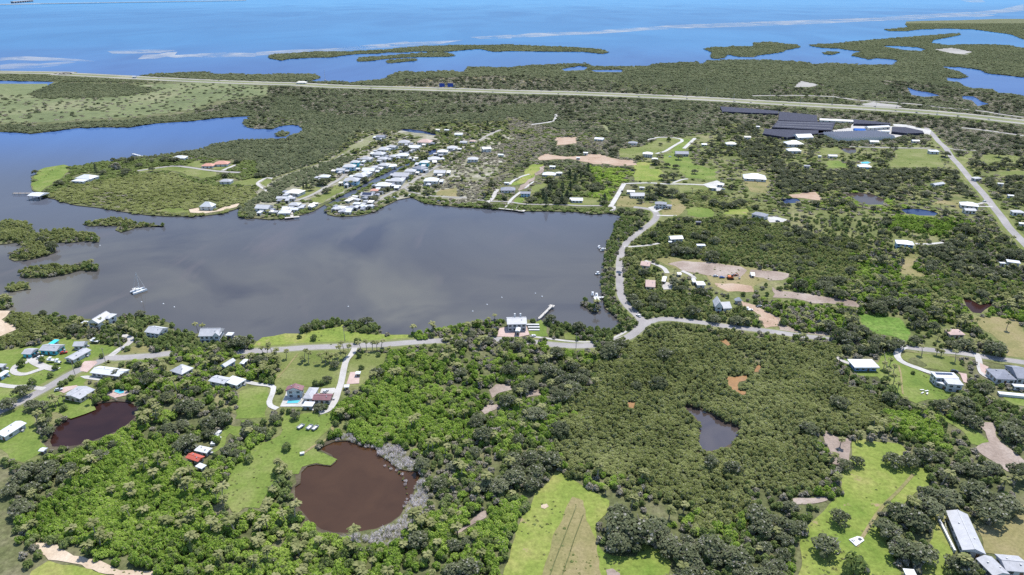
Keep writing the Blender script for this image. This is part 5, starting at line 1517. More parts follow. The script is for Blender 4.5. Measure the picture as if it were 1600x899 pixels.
# catamaran
x, y = U(217, 455)
cat_ = tag(empty('catamaran', (x, y, -.7), math.radians(50)), 'white catamaran with bare mast anchored alone in the bay', 'catamaran')
for s in (-1, 1):
    V, F = hull(11.5, 1.7, 1.5)
    obj('hull', [(a_, b_ + s * 2.6, c_) for a_, b_, c_ in V], F, M['boat_white'], cat_)
MB().box(-4.6, 2.6, -2.2, 2.2, 1.1, 1.65).build('bridge_deck', M['boat_white'], cat_)
cb = MB().add([(-2.6, -2, 1.66), (2.2, -1.9, 1.66), (2.2, 1.9, 1.66), (-2.6, 2, 1.66), (-2.4, -1.7, 2.8), (1.1, -1.5, 2.8), (1.1, 1.5, 2.8), (-2.4, 1.7, 2.8)],
              [(0, 3, 2, 1), (4, 5, 6, 7), (0, 1, 5, 4), (1, 2, 6, 5), (2, 3, 7, 6), (3, 0, 4, 7)]).build('cabin', M['boat_white'], cat_)
MB().box(-2.0, .8, -1.78, -1.72, 2.0, 2.5).box(-2.0, .8, 1.72, 1.78, 2.0, 2.5).build('cabin_window', M['glass_dark'], cb)
MB().tube((.9, 0, 2.6), (.9, 0, 15.0), .30, .18, 8).build('mast', M['white_paint'], cat_)
MB().tube((.8, 0, 4.2), (-4.2, 0, 4.0), .2, .2, 8).build('boom', M['white_paint'], cat_)
MB().tube((.9, 0, 14.8), (5.4, 0, 1.7), .09, .09, 5).build('forestay', M['white_paint'], cat_)
MB().tube((.9, 0, 14.8), (-4.5, 0, 1.9), .10, .10, 5).build('backstay', M['white_paint'], cat_)
MB().box(-4.4, -1.8, -1.8, 1.8, 3.2, 3.28).build('bimini', M['offwhite'], cat_)
cat_.scale = (.78, .78, .9)

motorboat((936, 387), math.radians(100), 'left white boat lifted at the short east shore dock', 5.5)
motorboat((942, 391), math.radians(10), 'right white boat at the short east shore dock', 5.5)
motorboat((932, 462), math.radians(75), 'white motorboat beside the dock behind the small islet', 6.5)
motorboat((926, 460), math.radians(80), 'second white boat left of the dock behind the small islet', 5.0)
motorboat((934, 428), math.radians(5), 'small white boat adrift off the east shore', 4.5)
motorboat((640, 306.5), math.radians(15), 'white boat moored in the village bay corner', 7)
motorboat((616, 310), math.radians(20), 'small white boat left of the village bay corner', 6)
motorboat((685, 316), math.radians(25), 'white boat on a lift along the north shore', 8)
motorboat((583, 312), math.radians(200), 'small white boat under the right finger mangroves', 5)
motorboat((80, 566), math.radians(170), 'covered white boat on a trailer left on the lawn', 6.0, .85, True, 'boats on trailers')
motorboat((91, 569), math.radians(165), 'white boat on a trailer right on the lawn', 5.0, .85, True, 'boats on trailers')
motorboat((148, 536), math.radians(170), 'white boat on a trailer behind the shore cottage', 7.0, .85, True, 'boats on trailers')
motorboat((1167, 487), math.radians(170), 'white boat on a trailer by the orange drive', 5.0, .85, True, 'boats on trailers')

UNITS = ['first', 'second', 'third', 'fourth', 'fifth', 'sixth', 'seventh', 'eighth', 'ninth']
# vehicles
_CAR = {}


def car_meshes(paint):
    if paint in _CAR: return _CAR[paint]
    prof = [(-2.2, .35), (-2.25, .75), (-2.1, 1.0), (-1.2, 1.05), (.6, 1.02), (2.0, .88), (2.25, .7), (2.2, .35)]
    V = [(x, -.88, z) for x, z in prof] + [(x, .88, z) for x, z in prof]
    n = len(prof)
    F = [tuple(range(n - 1, -1, -1)), tuple(range(n, 2 * n))] + [(i, (i + 1) % n, n + (i + 1) % n, n + i) for i in range(n)]
    body = mesh('body', V, F, M[paint])
    c = MB().add([(-1.9, -.78, 1.02), (1.1, -.78, 1.02), (1.1, .78, 1.02), (-1.9, .78, 1.02), (-1.4, -.64, 1.52), (.3, -.64, 1.52), (.3, .64, 1.52), (-1.4, .64, 1.52)],
                 [(0, 3, 2, 1), (4, 5, 6, 7), (0, 1, 5, 4), (1, 2, 6, 5), (2, 3, 7, 6), (3, 0, 4, 7)])
    glass = mesh('windows', c.V, c.F, M['glass_dark'])
    t = MB().box(-1.4, .3, -.65, .65, 1.523, 1.56)
    top = mesh('roof', t.V, t.F, M[paint])
    wl_ = MB().tube((0, -.1, 0), (0, .1, 0), .34, .34, 10)
    wh = mesh('wheel', wl_.V, wl_.F, M['tyre'])
    _CAR[paint] = (body, glass, top, wh)
    return _CAR[paint]


def car(x, y, rz, paint, label, group, z=0.26, parts=True):
    e = tag(empty('car', (x, y, z), rz), label, 'car', group)
    e.scale = (.8, .8, .8)
    body, glass, top, wh = car_meshes(paint)
    for nm, me in (('body', body), ('windows', glass), ('roof', top)):
        link(bpy.data.objects.new(nm, me), e)
    for a_ in (-1.35, 1.4):
        for b_ in (-.82, .82):
            w_ = bpy.data.objects.new('wheel', wh)
            w_.location = (a_, b_, .34)
            link(w_, e)
    return e


def carpx(px, rz, paint, label, group=None):
    x, y = U(*px)
    return car(x, y, math.radians(rz), paint, label, group)


carpx((997.5, 495), 118, 'car_white', 'white car waiting on the bay road at the junction')
carpx((1491, 582), -8, 'car_dark', 'dark car parked beside the modern white house')
carpx((1172, 486), 10, 'car_white', 'white car on the orange dirt drive')
carpx((1186, 480), 20, 'car_silver', 'silver car on the orange dirt drive')
carpx((100, 553), 30, 'car_red', 'red car left of the long narrow grey roof')
carpx((921, 528), 8, 'car_silver', 'silver car parked beside the white sidewalk')
carpx((972, 300), 65, 'car_dark', 'dark car on the white lane')
carpx((1012, 415), 140, 'car_white', 'white car on the dusty lane to the sheds')
carpx((509, 614), 70, 'car_silver', 'silver car on the white parking pad')
carpx((612, 294), 30, 'car_dark', 'dark car on the shore lane of the right finger')
carpx((833, 527), 40, 'car_white', 'white car in the forecourt of the twin chimney house')
carpx((775, 516), 10, 'car_dark', 'dark car on the pink paved forecourt')

for px_, rz_, pt_, lb_ in (((63, 560), 60, 'car_white', 'white car at the top of the driveway loop'), ((57, 558), 60, 'car_dark', 'dark car at the top of the driveway loop'), ((92, 611), 30, 'car_silver', 'silver car on the pink paved drive'),
                           ((1546, 580), 60, 'car_dark', 'dark car at the pink turning place by the hedge'), ((196, 546), 40, 'car_silver', 'silver car on the shore house driveway'), ((292, 551), 10, 'car_white', 'white car on the forecourt of the cross gabled house'),
                           ((1047, 246), 20, 'car_white', 'white car at the end of the curving white drive'), ((1057, 244), 10, 'car_dark', 'dark car beside the dark slate roof'), ((1538, 316), 10, 'car_white', 'white car on the upper garage drive'),
                           ((1027, 328), 40, 'car_dark', 'dark car before the corner house'), ((505, 280), 30, 'car_dark', 'dark car on the left village street'), ((640, 284), 35, 'car_white', 'white car on the right village street'),
                           ((1130, 297), 5, 'car_silver', 'silver car on the white forecourt of the field house'), ((1215, 347), 0, 'car_dark', 'dark car on the white yard of the slate roofed house'), ((700, 534), 2, 'car_dark', 'dark car driving on the shore road'),
                           ((968, 430), 88, 'car_dark', 'dark car driving on the bay road')):
    carpx(px_, rz_, pt_, lb_)
HWCARS = [(640, 1, 'car_white'), (868, -1, 'car_dark'), (905, 1, 'car_white'), (1006, -1, 'car_dark'), (1050, 1, 'car_red'), (1074, -1, 'car_dark'), (1158, -1, 'car_dark'),
          (1168, -1, 'car_dark'), (1217, -1, 'car_dark'), (1357, 1, 'car_dark'), (1390, 1, 'car_dark'), (1402, -1, 'car_dark'), (1429, -1, 'car_dark'), (1441, -1, 'car_dark'),
          (1475, -1, 'car_white'), (1507, -1, 'car_dark'), (1541, -1, 'car_silver'), (770, -1, 'car_white'), (250, -1, 'car_white'), (340, 1, 'car_silver'), (1290, 1, 'car_dark'), (590, -1, 'car_dark')]
HWK = {}
HC = smooth_line([U(a, b) for a, b in HIWAY], 25)
hx = np.array([PX(p.x, p.y, 0)[0] for p in HC])
for i, (tx, sd_, pt) in enumerate(sorted(HWCARS)):
    k = int(np.argmin(abs(hx - tx)))
    d = (HC[min(k + 1, len(HC) - 1)] - HC[k - 1]).normalized()
    nrm = Vector((-d.y, d.x))
    p = HC[k] + nrm * (17 * sd_ + random.choice((-1.9, 1.9)))
    ld = 'far' if sd_ > 0 else 'near'
    place = 'left of the blue sign' if tx < 690 else 'between the blue sign and the nursery' if tx < 1180 else 'above the nursery' if tx < 1440 else 'at the right end of the highway'
    gk = '%s car from left, %s carriageway, %s' % (pt.split('_')[1], ld, place)
    HWK[gk] = HWK.get(gk, 0) + 1
    car(p.x, p.y, math.atan2(d.y, d.x) + (math.pi if sd_ > 0 else 0), pt, UNITS[HWK[gk] - 1] + ' ' + gk, 'cars on the highway')

# trailers on the pond lawn
for (px, rz, lab) in (((470, 669), 60, 'left of three small utility trailers on the pond lawn'), ((484, 670), 70, 'middle of three small utility trailers on the pond lawn'), ((492.5, 671), 65, 'right white one of three small utility trailers on the pond lawn')):
    x, y = U(*px)
    e = tag(empty('utility_trailer', (x, y, .12), math.radians(rz)), lab, 'trailer', 'utility trailers on the pond lawn')
    MB().box(-1.6, 1.6, -.85, .85, .55, .68).build('bed', M['white_paint'], e)
    for (a0, a1, b0, b1) in ((-1.6, 1.6, -.9, -.82), (-1.6, 1.6, .82, .9), (-1.66, -1.6, -.9, .9), (1.6, 1.66, -.9, .9)):
        MB().box(a0, a1, b0, b1, .5, 1.15).build('side_board', M['light_grey_roof'], e)
    MB().box(1.66, 2.9, -.05, .05, .5, .58).build('drawbar', M['steel'], e)
    for s in (-1, 1): MB().tube((0, s * .92, .32), (0, s * 1.12, .32), .32, .32, 10).build('wheel', M['tyre'], e)
# pond-side bits
x, y = U(472.5, 711)
e = tag(empty('pump_shed', (x, y, .12), .3), 'small grey pump box on the grass near the brown pond', 'pump box')
piece('box', M['light_grey_roof'], (0, 0, 0), (1.6, 1.1, .9), e)
piece('lid', M['white_roof'], (0, 0, .905), (1.8, 1.3, .1), e)

# concrete pad in the pasture
P = W(Z(1200, 650, 3.61, '455,702 495,740 542,708 530,690 505,684'))
pc = (sum(p[0] for p in P) / 5, sum(p[1] for p in P) / 5)
e = tag(empty('concrete_pad', (pc[0], pc[1], 0)), 'white concrete pad with a hatch in the green pasture', 'concrete pad')
Q_ = [(a - pc[0], b - pc[1]) for a, b in P]
V = [(a, b, .5) for a, b in Q_] + [(a, b, .05) for a, b in Q_]
obj('slab', V, [tuple(range(5))] + [(i, (i + 1) % 5, 5 + (i + 1) % 5, 5 + i) for i in range(5)], M['white_paint'], e)
piece('hatch', M['car_dark'], (.8, .2, .5), (1.2, 1.0, .12), e, .5)
piece('hatch', M['light_grey_roof'], (-1.8, -.3, .5), (1.0, .9, .25), e, .5)

# red machine and equipment along the graded lot
x, y = U(1141, 436.5)
e = tag(empty('excavator', (x, y, .2), math.radians(-5)), 'orange red excavator at the lower edge of the graded lot', 'excavator')
MB().box(-1.8, 1.6, -1.1, 1.1, 1.0, 2.2).build('body', M['orange_paint'], e)
MB().box(.2, 1.5, -1.0, .1, 2.2, 3.3).build('cab', M['glass_dark'], e)
for s in (-1, 1): MB().box(-2.2, 2.2, s * 1.2 - .3, s * 1.2 + .3, .0, .9).build('track', M['tyre'], e)
MB().tube((1.4, .5, 1.8), (4.2, .5, 4.2), .25, .2, 6).build('boom', M['orange_paint'], e)
MB().tube((4.2, .5, 4.2), (6.0, .5, 1.2), .2, .16, 6).build('arm', M['orange_paint'], e)
MB().box(5.6, 6.6, .0, 1.0, .1, 1.2).build('bucket', M['steel'], e)
carpx((1128, 435), 0, 'car_blue', 'blue car beside the orange red excavator')
carpx((1118, 433), 5, 'car_silver', 'silver car left of the blue car by the graded lot')
carpx((1148.5, 431.5), 10, 'car_dark', 'dark car on the bare graded lot')

# buoys in the bay
BU = [(221, 471), (255, 474), (272, 479), (544, 478), (738.5, 485.5), (761, 475), (784, 464), (836.5, 457.5), (847, 462.5), (156, 383)]
BL = ['below the catamaran', 'right of the catamaran, brightest of that row', 'right of the catamaran, last of that row', 'in the near middle of the bay', 'off the shore left of the twin chimney house', 'in the bay above the wooded shore',
      'in the bay left of the two paired floats', 'left of the two paired floats above the long timber dock', 'right of the two paired floats above the long timber dock', 'near the forked islet']
bmz = MB().tube((0, 0, -.3), (0, 0, .2), .35, .45, 10).tube((0, 0, .2), (0, 0, .6), .45, .12, 10)
bme_ = mesh('float', bmz.V, bmz.F, M['boat_white'])
stz = MB().tube((0, 0, .6), (0, 0, 1.3), .04, .03, 5)
sme_ = mesh('staff', stz.V, stz.F, M['white_paint'])
for p, l in zip(BU, BL):
    x, y = U(*p)
    e = tag(empty('buoy', (x, y, -.6)), 'small white float ' + l, 'buoy', 'floats in the bay')
    link(bpy.data.objects.new('float', bme_), e)
    link(bpy.data.objects.new('staff', sme_), e)

# highway lamps
lp = MB().tube((0, 0, 0), (0, 0, 14), .22, .13, 6)
lpm = mesh('pole', lp.V, lp.F, M['light_grey_roof'])
la = MB().tube((0, 0, 13.8), (3.2, 0, 14.4), .09, .07, 5)
lam = mesh('arm', la.V, la.F, M['light_grey_roof'])
lh = MB().box(3.0, 4.2, -.25, .25, 14.3, 14.5)
lhm = mesh('lamp_head', lh.V, lh.F, M['light_grey_roof'])
LX = [855, 960, 1073, 1103, 1160, 1207, 1255, 1305, 1368, 1410, 1466, 1540]
for i, tx in enumerate(LX):
    k = int(np.argmin(abs(hx - tx)))
    d = (HC[k + 1] - HC[k - 1]).normalized()
    nrm = Vector((-d.y, d.x))
    s = 1 if i % 2 else -1
    p = HC[k] + nrm * (30 * s)
    sdn = 'far' if s > 0 else 'near'
    q = sum(1 for j in range(i) if j % 2 == i % 2)
    e = tag(empty('street_lamp', (p.x, p.y, .1), math.atan2(nrm.y, nrm.x) + (math.pi if s > 0 else 0)),
            '%s tall pale lamp pole from the left on the %s side of the highway' % (UNITS[q], sdn), 'street lamp', 'highway lamps')
    for nm, me in (('pole', lpm), ('arm', lam), ('lamp_head', lhm)):
        link(bpy.data.objects.new(nm, me), e)

# blue overhead sign
x, y = U(698, 140.5)
e = tag(empty('overhead_sign', (x, y, .1), .03), 'blue sign gantry spanning the highway', 'sign')
for a_ in (-17, 17): MB().tube((a_, 0, 0), (a_, 0, 9), .4, .4, 8).build('post', M['steel'], e)
MB().box(-17, 17, -.3, .3, 8.2, 9.0).build('beam', M['steel'], e)
for (a0, a1) in ((-14, -4), (2, 13)): MB().box(a0, a1, -.45, -.31, 5.2, 12.2).build('sign_panel', M['sign_blue'], e)
# pale overpass by the causeway, stood in for by a low roofed block
house((462, 129.5), (478, 129.5), (479, 128.5), 4.0, 'hip', 'offwhite', 'offwhite', 'pale bridge overpass beside the far causeway', name='building', cat='building')
house((206, 120), (212, 120), (212, 119.2), 5.0, 'gx', 'white_roof', 'white_paint', 'tiny white building on the far left causeway', name='building', cat='building')
x, y = U(508, 125)
e = tag(empty('radio_mast', (x, y, 0)), 'thin white mast beside the far causeway', 'mast')
MB().tube((0, 0, 0), (0, 0, 22), .5, .25, 6).build('pole', M['white_paint'], e)
piece('base', M['concrete'], (0, 0, 0), (3, 3, .6), e)

# the long bridge on the horizon
BR = [(-300, 12), (-60, 8.4), (5, 7.2), (60, 6.1), (180, 4.2), (300, 2.4), (382, 1.0)]
W3 = [Vector(U(a, b, 7.0)) for a, b in BR]
e = tag(empty('causeway_bridge', (W3[2].x, W3[2].y, -.6)), 'long white low bridge on the horizon at the top left', 'bridge')
o0 = W3[2]
dk = MB()
for p, q in zip(W3[:-1], W3[1:]):
    d = (q - p).normalized()
    n_ = Vector((-d.y, d.x)) * 40
    V = []
    for z in (1.0, 13.0):
        for c in (p - n_, q - n_, q + n_, p + n_): V.append((c.x - o0.x, c.y - o0.y, z))
    dk.add(V, [(0, 3, 2, 1), (4, 5, 6, 7), (0, 1, 5, 4), (1, 2, 6, 5), (2, 3, 7, 6), (3, 0, 4, 7)])
dk.build('deck', M['white_paint'], e)
for p, q in zip(W3[1:-1], W3[2:]):
    for t in (.1, .3, .5, .7, .9):
        c = p.lerp(q, t)
        piece('pier', M['light_grey_roof'], (c.x - o0.x, c.y - o0.y, -1), (14, 14, 5.0), e)
x0, y0 = U(19, 5.6, 0)
e = tag(empty('trestle_bridge', (x0, y0, -.6)), 'dark trestle spans at the top left corner behind the white bridge', 'bridge')
x1, y1 = U(52, 2.6, 0)
d = Vector((x1 - x0, y1 - y0))
e.rotation_euler = (0, 0, math.atan2(d.y, d.x))
MB().box(0, d.length, -15, 15, 22, 30).build('deck', M['grey_wall'], e)
for k in range(9):
    piece('pier', M['slate_roof'], ((k + .3) * d.length / 9, 0, -1), (60, 40, 23), e)

# white garden wall and terrace at the right edge, white terraces at the bay house
o_, w1, d1, r1 = frame_of(*Z(1450, 560, 10.57, '1185,590 1700,640 1700,600'), 1.4)
e = tag(empty('garden_wall', (o_.x, o_.y, 0), r1), 'long white retaining wall at the right edge', 'wall')
piece('wall', M['white_paint'], (0, 0, 0), (w1, max(d1, 2.2), 1.3), e)
piece('coping', M['white_roof'], (0, 0, 1.302), (w1 + .2, max(d1, 2.2) + .2, .12), e)
clear_building(o_, w1, d1, r1, 1.4)
house(*Z(1450, 560, 10.57, '1420,470 1700,490 1700,455'), 2.8, 'flat', 'white_roof', 'white_paint', 'low white poolside terrace roof at the right edge', name='terrace', cat='terrace', win=3)
for k, s in enumerate(('750,478 900,478 895,458', '760,505 905,505 900,485', '770,532 905,532 902,512')):
    o_, w1, d1, r1 = frame_of(*Z(730, 450, 8, s), .5)
    e = tag(empty('terrace', (o_.x, o_.y, 0), r1), ['highest', 'middle', 'lowest'][k] + ' white terrace step right of the twin chimney house', 'terrace', 'terrace steps')
    piece('slab', M['white_paint'], (0, 0, 0), (w1, d1 * .7, .45 + .35 * (2 - k)), e)
    piece('kerb', M['concrete'], (0, -d1 * .35 - .1, 0), (w1, .18, .6 + .35 * (2 - k)), e)
    clear_building(o_, w1, d1, r1, 1)

# fence strip left of the barn: posts and rails
def fence(pl, label, h=1.3, gap=2.5, mat='weathered_wood'):
    Q_ = smooth_line([U(a, b) for a, b in pl], gap)
    e = tag(empty('fence', (Q_[0].x, Q_[0].y, .1)), label, 'fence')
    o0 = Q_[0]
    for p, q in zip(Q_[:-1], Q_[1:]):
        d = q - p
        piece('post', M[mat], (p.x - o0.x, p.y - o0.y, 0), (.16, .16, h), e)
        for z in (.45, .95):
            c = (p + q) / 2 - o0
            piece('rail', M[mat], (c.x, c.y, z), (d.length * .98, .06, .12), e, math.atan2(d.y, d.x))


fence(Z(1400, 760, 6.47, '465,285 500,440 525,540 552,640'), 'pale fence left of the long metal barn', mat='white_paint')
fence(Z(1300, 530, 8, '650,180 670,300 695,420'), 'dark fence between the flat white house and the palms', mat='timber')
fence(Z(0, 600, 8, '1330,150 1420,190 1470,215'), 'pale fence by the kidney pool')
o_, w1, d1, r1 = frame_of(*Z(1400, 760, 6.47, '590,640 625,645 552,330'), 1.5)
e = tag(empty('garden_wall', (o_.x, o_.y, 0), r1), 'white low wall along the left side of the barn', 'wall')
piece('wall', M['white_paint'], (-w1 * .2, 0, 0), (.5, d1, 1.2), e)
piece('coping', M['white_roof'], (-w1 * .2, 0, 1.202), (.7, d1, .1), e)

# junk row in the oaks
JP = Z(300, 640, 8, '300,330 335,310 320,360 345,380 290,400 270,440 310,425')
for k, p in enumerate(JP):
    x, y = U(*p)
    e = tag(empty('junk_crate', (x, y, .1), random.random() * 3), ['topmost pale crate of the junk row', 'right crate at the head of the junk row', 'upper middle crate of the junk row', 'right middle crate of the junk row',
                                                                   'left middle crate of the junk row', 'lowest crate of the junk row', 'last right crate of the junk row'][k], 'crate', 'junk row in the oaks')
    s = random.uniform(1.4, 2.6)
    piece('box', M[random.choice(['white_paint', 'light_grey_roof', 'offwhite'])], (0, 0, 0), (s, s * .7, 1.0), e)
    piece('lid', M['white_roof'], (.1, 0, 1.002), (s * 1.05, s * .76, .12), e)
# picnic set on the modern house lawn
for k, p in enumerate(Z(1300, 530, 8, '1122,645 1180,658 1128,682 1188,690')):
    x, y = U(*p)
    e = tag(empty('lawn_bench', (x, y, .12), .3 * k), ['upper left', 'upper right', 'lower left', 'lower right'][k] + ' white bench of four on the lawn below the modern house', 'bench', 'white lawn benches')
    piece('seat', M['white_paint'], (0, 0, .42), (2.0, .6, .08), e)
    for s in (-1, 1): piece('leg', M['white_paint'], (s * .8, 0, 0), (.1, .5, .42), e)
# utility poles along the shore road
for (px, l) in (((539, 534), 'above the curving driveway'), ((166, 570), 'at the paved corner'), ((118, 588), 'beside the driveway loop'), ((900, 545), 'below the white sidewalk'), ((190, 547), 'by the shore house drive')):
    x, y = U(*px)
    e = tag(empty('utility_pole', (x, y, .1), .2), 'timber utility pole ' + l, 'utility pole', 'utility poles')
    MB().tube((0, 0, 0), (0, 0, 10), .16, .11, 7).build('pole', M['timber'], e)
    piece('crossarm', M['timber'], (0, 0, 9.2), (2.2, .12, .14), e)
# retention basin on the modern lawn: dark mulch bed
S('garden_bed', Z(1300, 530, 8, '950,260 990,232 1070,240 1140,290 1190,330 1140,358 1040,320 960,290'), 'undergrowth', 4, 'dark mulched bed on the lawn by the white driveway')

# ------------------------------------------------------------------ plants
def quads_mesh(name, C, Nn, size, mat, rng, aspect=.75):
    """leaf sprays: one small bent quad for each centre"""
    n = len(C)
    Nn = Nn / np.linalg.norm(Nn, axis=1, keepdims=True)
    r = rng.normal(size=(n, 3))
    t = np.cross(Nn, r); t /= np.linalg.norm(t, axis=1, keepdims=True)
    b = np.cross(Nn, t)
    s = (size * rng.uniform(.6, 1.35, n))[:, None]
    k = (rng.uniform(-.25, .25, n))[:, None]
    V = np.stack([C - t * s - b * s * aspect * .5, C + t * s * .25 - b * s * aspect + Nn * s * k, C + t * s + b * s * aspect * .4, C - t * s * .2 + b * s * aspect + Nn * s * k], 1).reshape(-1, 3)
    me = bpy.data.meshes.new(name)
    me.vertices.add(4 * n); me.loops.add(4 * n); me.polygons.add(n)
    me.vertices.foreach_set('co', V.astype('f').ravel())
    me.loops.foreach_set('vertex_index', np.arange(4 * n, dtype='i'))
    me.polygons.foreach_set('loop_start', np.arange(0, 4 * n, 4, dtype='i'))
    me.polygons.foreach_set('loop_total', np.full(n, 4, dtype='i'))
    me.materials.append(mat)
    me.update(calc_edges=True)
    return me


def crown_points(rng, lobes, per, low=-.35, inner=.25):
    C, Nn = [], []
    for (c, r) in lobes:
        m = int(per * 1.0)
        d = rng.normal(size=(m * 3, 3))
        d /= np.linalg.norm(d, axis=1, keepdims=True)
        d = d[d[:, 2] > low][:m]
        rad = 1 - inner * rng.random(len(d)) ** 2
        C.append(np.array(c) + d * np.array(r) * rad[:, None])
        Nn.append(d + rng.normal(size=d.shape) * .40 + np.array([0, 0, .75]))
    return np.concatenate(C), np.concatenate(Nn)


def dome_lobes(rng, n, rr, zc, spread, zvar=.12, flat=.75):
    L_ = [((0, 0, zc * 1.05), (rr * 1.25, rr * 1.25, rr * 1.1 * flat))]
    for i in range(n):
        q = 2.39996 * i + rng.uniform(-.3, .3)
        d = spread * math.sqrt((i + .7) / n) * rng.uniform(.85, 1.1)
        z = zc * (1 - .35 * (d / spread) ** 2) + rng.uniform(-zvar, zvar)
        r = rr * rng.uniform(.75, 1.2)
        L_.append(((d * math.cos(q), d * math.sin(q), z), (r, r, r * flat)))
    return L_


def as_obj(name, me):
    return bpy.data.objects.new(name, me)


PROTO = {}       # species -> list of unlinked objects for the thick masses
rng = np.random.default_rng(3)


def make_dome(sp, mat, nvar, lobes, rr, per, size, zc=.55, spread=.62, flat=.8):
    PROTO[sp] = []
    for v in range(nvar):
        C, Nn = crown_points(rng, dome_lobes(rng, lobes, rr, zc, spread, .14, flat), per)
        PROTO[sp].append(as_obj(sp + '_plant', quads_mesh(sp, C, Nn, size, M[mat], rng)))


make_dome('mangrove', 'mangrove_leaf', 8, 9, .36, 62, .135, .6, .66, .7)
make_dome('far_mangrove', 'far_mangrove_leaf', 4, 8, .36, 34, .17)
make_dome('vine', 'vine_leaf', 8, 9, .36, 56, .145, .5, .68, .7)
make_dome('scrub', 'scrub_leaf', 5, 6, .36, 34, .17, .5, .6)
make_dome('garden', 'garden_leaf', 7, 8, .36, 52, .145)
PROTO['reed'] = []
for v in range(4):
    m_ = 90
    q = rng.uniform(0, 6.28, m_); d = np.sqrt(rng.random(m_)) * .95
    C = np.stack([d * np.cos(q), d * np.sin(q), rng.uniform(.25, .75, m_)], 1)
    Nn = np.stack([np.cos(q * 3), np.sin(q * 3), rng.uniform(.5, 2.0, m_)], 1)
    PROTO['reed'].append(as_obj('reed_plant', quads_mesh('reed', C, Nn, .34, M['reed_leaf'], rng, .10)))


def limbs(mb, rng, n, zf, R, zt, r0):
    for i in range(n):
        q = 6.283 * i / n + rng.uniform(-.4, .4)
        d = R * rng.uniform(.55, .95)
        a = Vector((0, 0, zf * rng.uniform(.75, 1.0)))
        m = Vector((d * .5 * math.cos(q), d * .5 * math.sin(q), zf + (zt - zf) * .45))
        b = Vector((d * math.cos(q + .25), d * math.sin(q + .25), zt * rng.uniform(.82, 1.04)))
        mb.tube(a, m, r0 * .6, r0 * .42, 5)
        mb.tube(m, b, r0 * .42, r0 * .10, 5)
        c = m + Vector((d * .45 * math.cos(q - .8), d * .45 * math.sin(q - .8), (zt - zf) * .35))
        mb.tube(m, c, r0 * .34, r0 * .08, 4)


# oaks: unit crown radius 1, height 1.5
OAK = []
for v in range(6):
    tm = MB().tube((0, 0, -.05), (0, 0, .5), .075, .055, 7)
    limbs(tm, rng, 7, .5, .95, 1.22, .075)
    C, Nn = crown_points(rng, dome_lobes(rng, 13, .30, 1.08, .74, .13, .82), 62, -.5)
    OAK.append((mesh('trunk', tm.V, tm.F, M['pale_bark' if v % 3 == 0 else 'bark']), quads_mesh('crown', C, Nn, .085, M['oak_leaf'], rng)))
# grey half-bare oaks show more limb
PINE = []
for v in range(4):
    tm = MB().tube((0, 0, 0), (0, 0, 2.6), .06, .02, 6)
    lob = []
    for i in range(12):
        t = i / 11
        q = i * 2.4
        d = .42 * (1 - t) + .05
        lob.append(((d * math.cos(q), d * math.sin(q), .7 + 2.0 * t), (.46 * (1 - .55 * t), .46 * (1 - .55 * t), .30)))
    C, Nn = crown_points(rng, lob, 40, -.7)
    PINE.append((mesh('trunk', tm.V, tm.F, M['bark']), quads_mesh('crown', C, Nn, .12, M['pine_leaf'], rng)))


def palm_meshes(rng, H=4.2):
    """cabbage palm: crown radius about 1, trunk H crown radii tall"""
    tm = MB()
    lean = rng.uniform(-.12, .12, 2)
    pr = Vector((0, 0, -.05))
    for k in range(4):
        t = (k + 1) / 4
        nx = Vector((lean[0] * H * t * t, lean[1] * H * t * t, H * t))
        tm.tube(pr, nx, .10 - .012 * k, .092 - .012 * k, 6)
        pr = nx
    V, F = [], []
    for i in range(30):
        q = i * 2.39996 + rng.uniform(-.2, .2)
        el = math.radians(rng.uniform(-38, 78))
        Ls = rng.uniform(.75, 1.05)
        dx = Vector((math.cos(q), math.sin(q), 0))
        sd_ = Vector((-math.sin(q), math.cos(q), 0))
        p0 = pr + Vector((0, 0, .02))
        p1 = p0 + (dx * math.cos(el) + Vector((0, 0, math.sin(el)))) * Ls * .5
        p2 = p1 + (dx * math.cos(el - .6) + Vector((0, 0, math.sin(el - .6)))) * Ls * .32
        p3 = p2 + (dx * math.cos(el - 1.3) + Vector((0, 0, math.sin(el - 1.3)))) * Ls * .25
        w_ = [.04, .30, .34, .06]
        n0 = len(V)
        for p, ww in zip((p0, p1, p2, p3), w_):
            V += [p - sd_ * ww * .5 + Vector((0, 0, -.05 * ww)), p + Vector((0, 0, .10 * ww)), p + sd_ * ww * .5 + Vector((0, 0, -.05 * ww))]
        for k in range(3):
            a = n0 + 3 * k
            F += [(a, a + 1, a + 4, a + 3), (a + 1, a + 2, a + 5, a + 4)]
    return mesh('trunk', tm.V, tm.F, M['palm_bark']), mesh('crown', V, F, M['palm_leaf'])


PALM = [palm_meshes(rng, h) for h in (2.6, 3.2, 3.8, 4.6)]


def joined(sp, pair):
    a, b = pair
    V = [tuple(v.co) for v in a.vertices] + [tuple(v.co) for v in b.vertices]
    n = len(a.vertices)
    F = [tuple(p.vertices) for p in a.polygons] + [tuple(i + n for i in p.vertices) for p in b.polygons]
    me = mesh(sp, V, F, [a.materials[0], b.materials[0]])
    me.polygons.foreach_set('material_index', [0] * len(a.polygons) + [1] * len(b.polygons))
    return as_obj(sp + '_plant', me)


PROTO['oak'] = [joined('oak', p) for p in OAK]
PROTO['pine'] = [joined('pine', p) for p in PINE]
PROTO['palm'] = [joined('palm', p) for p in PALM]

make_dome('tuft', 'tuft_leaf', 3, 4, .36, 16, .22, .35, .6)
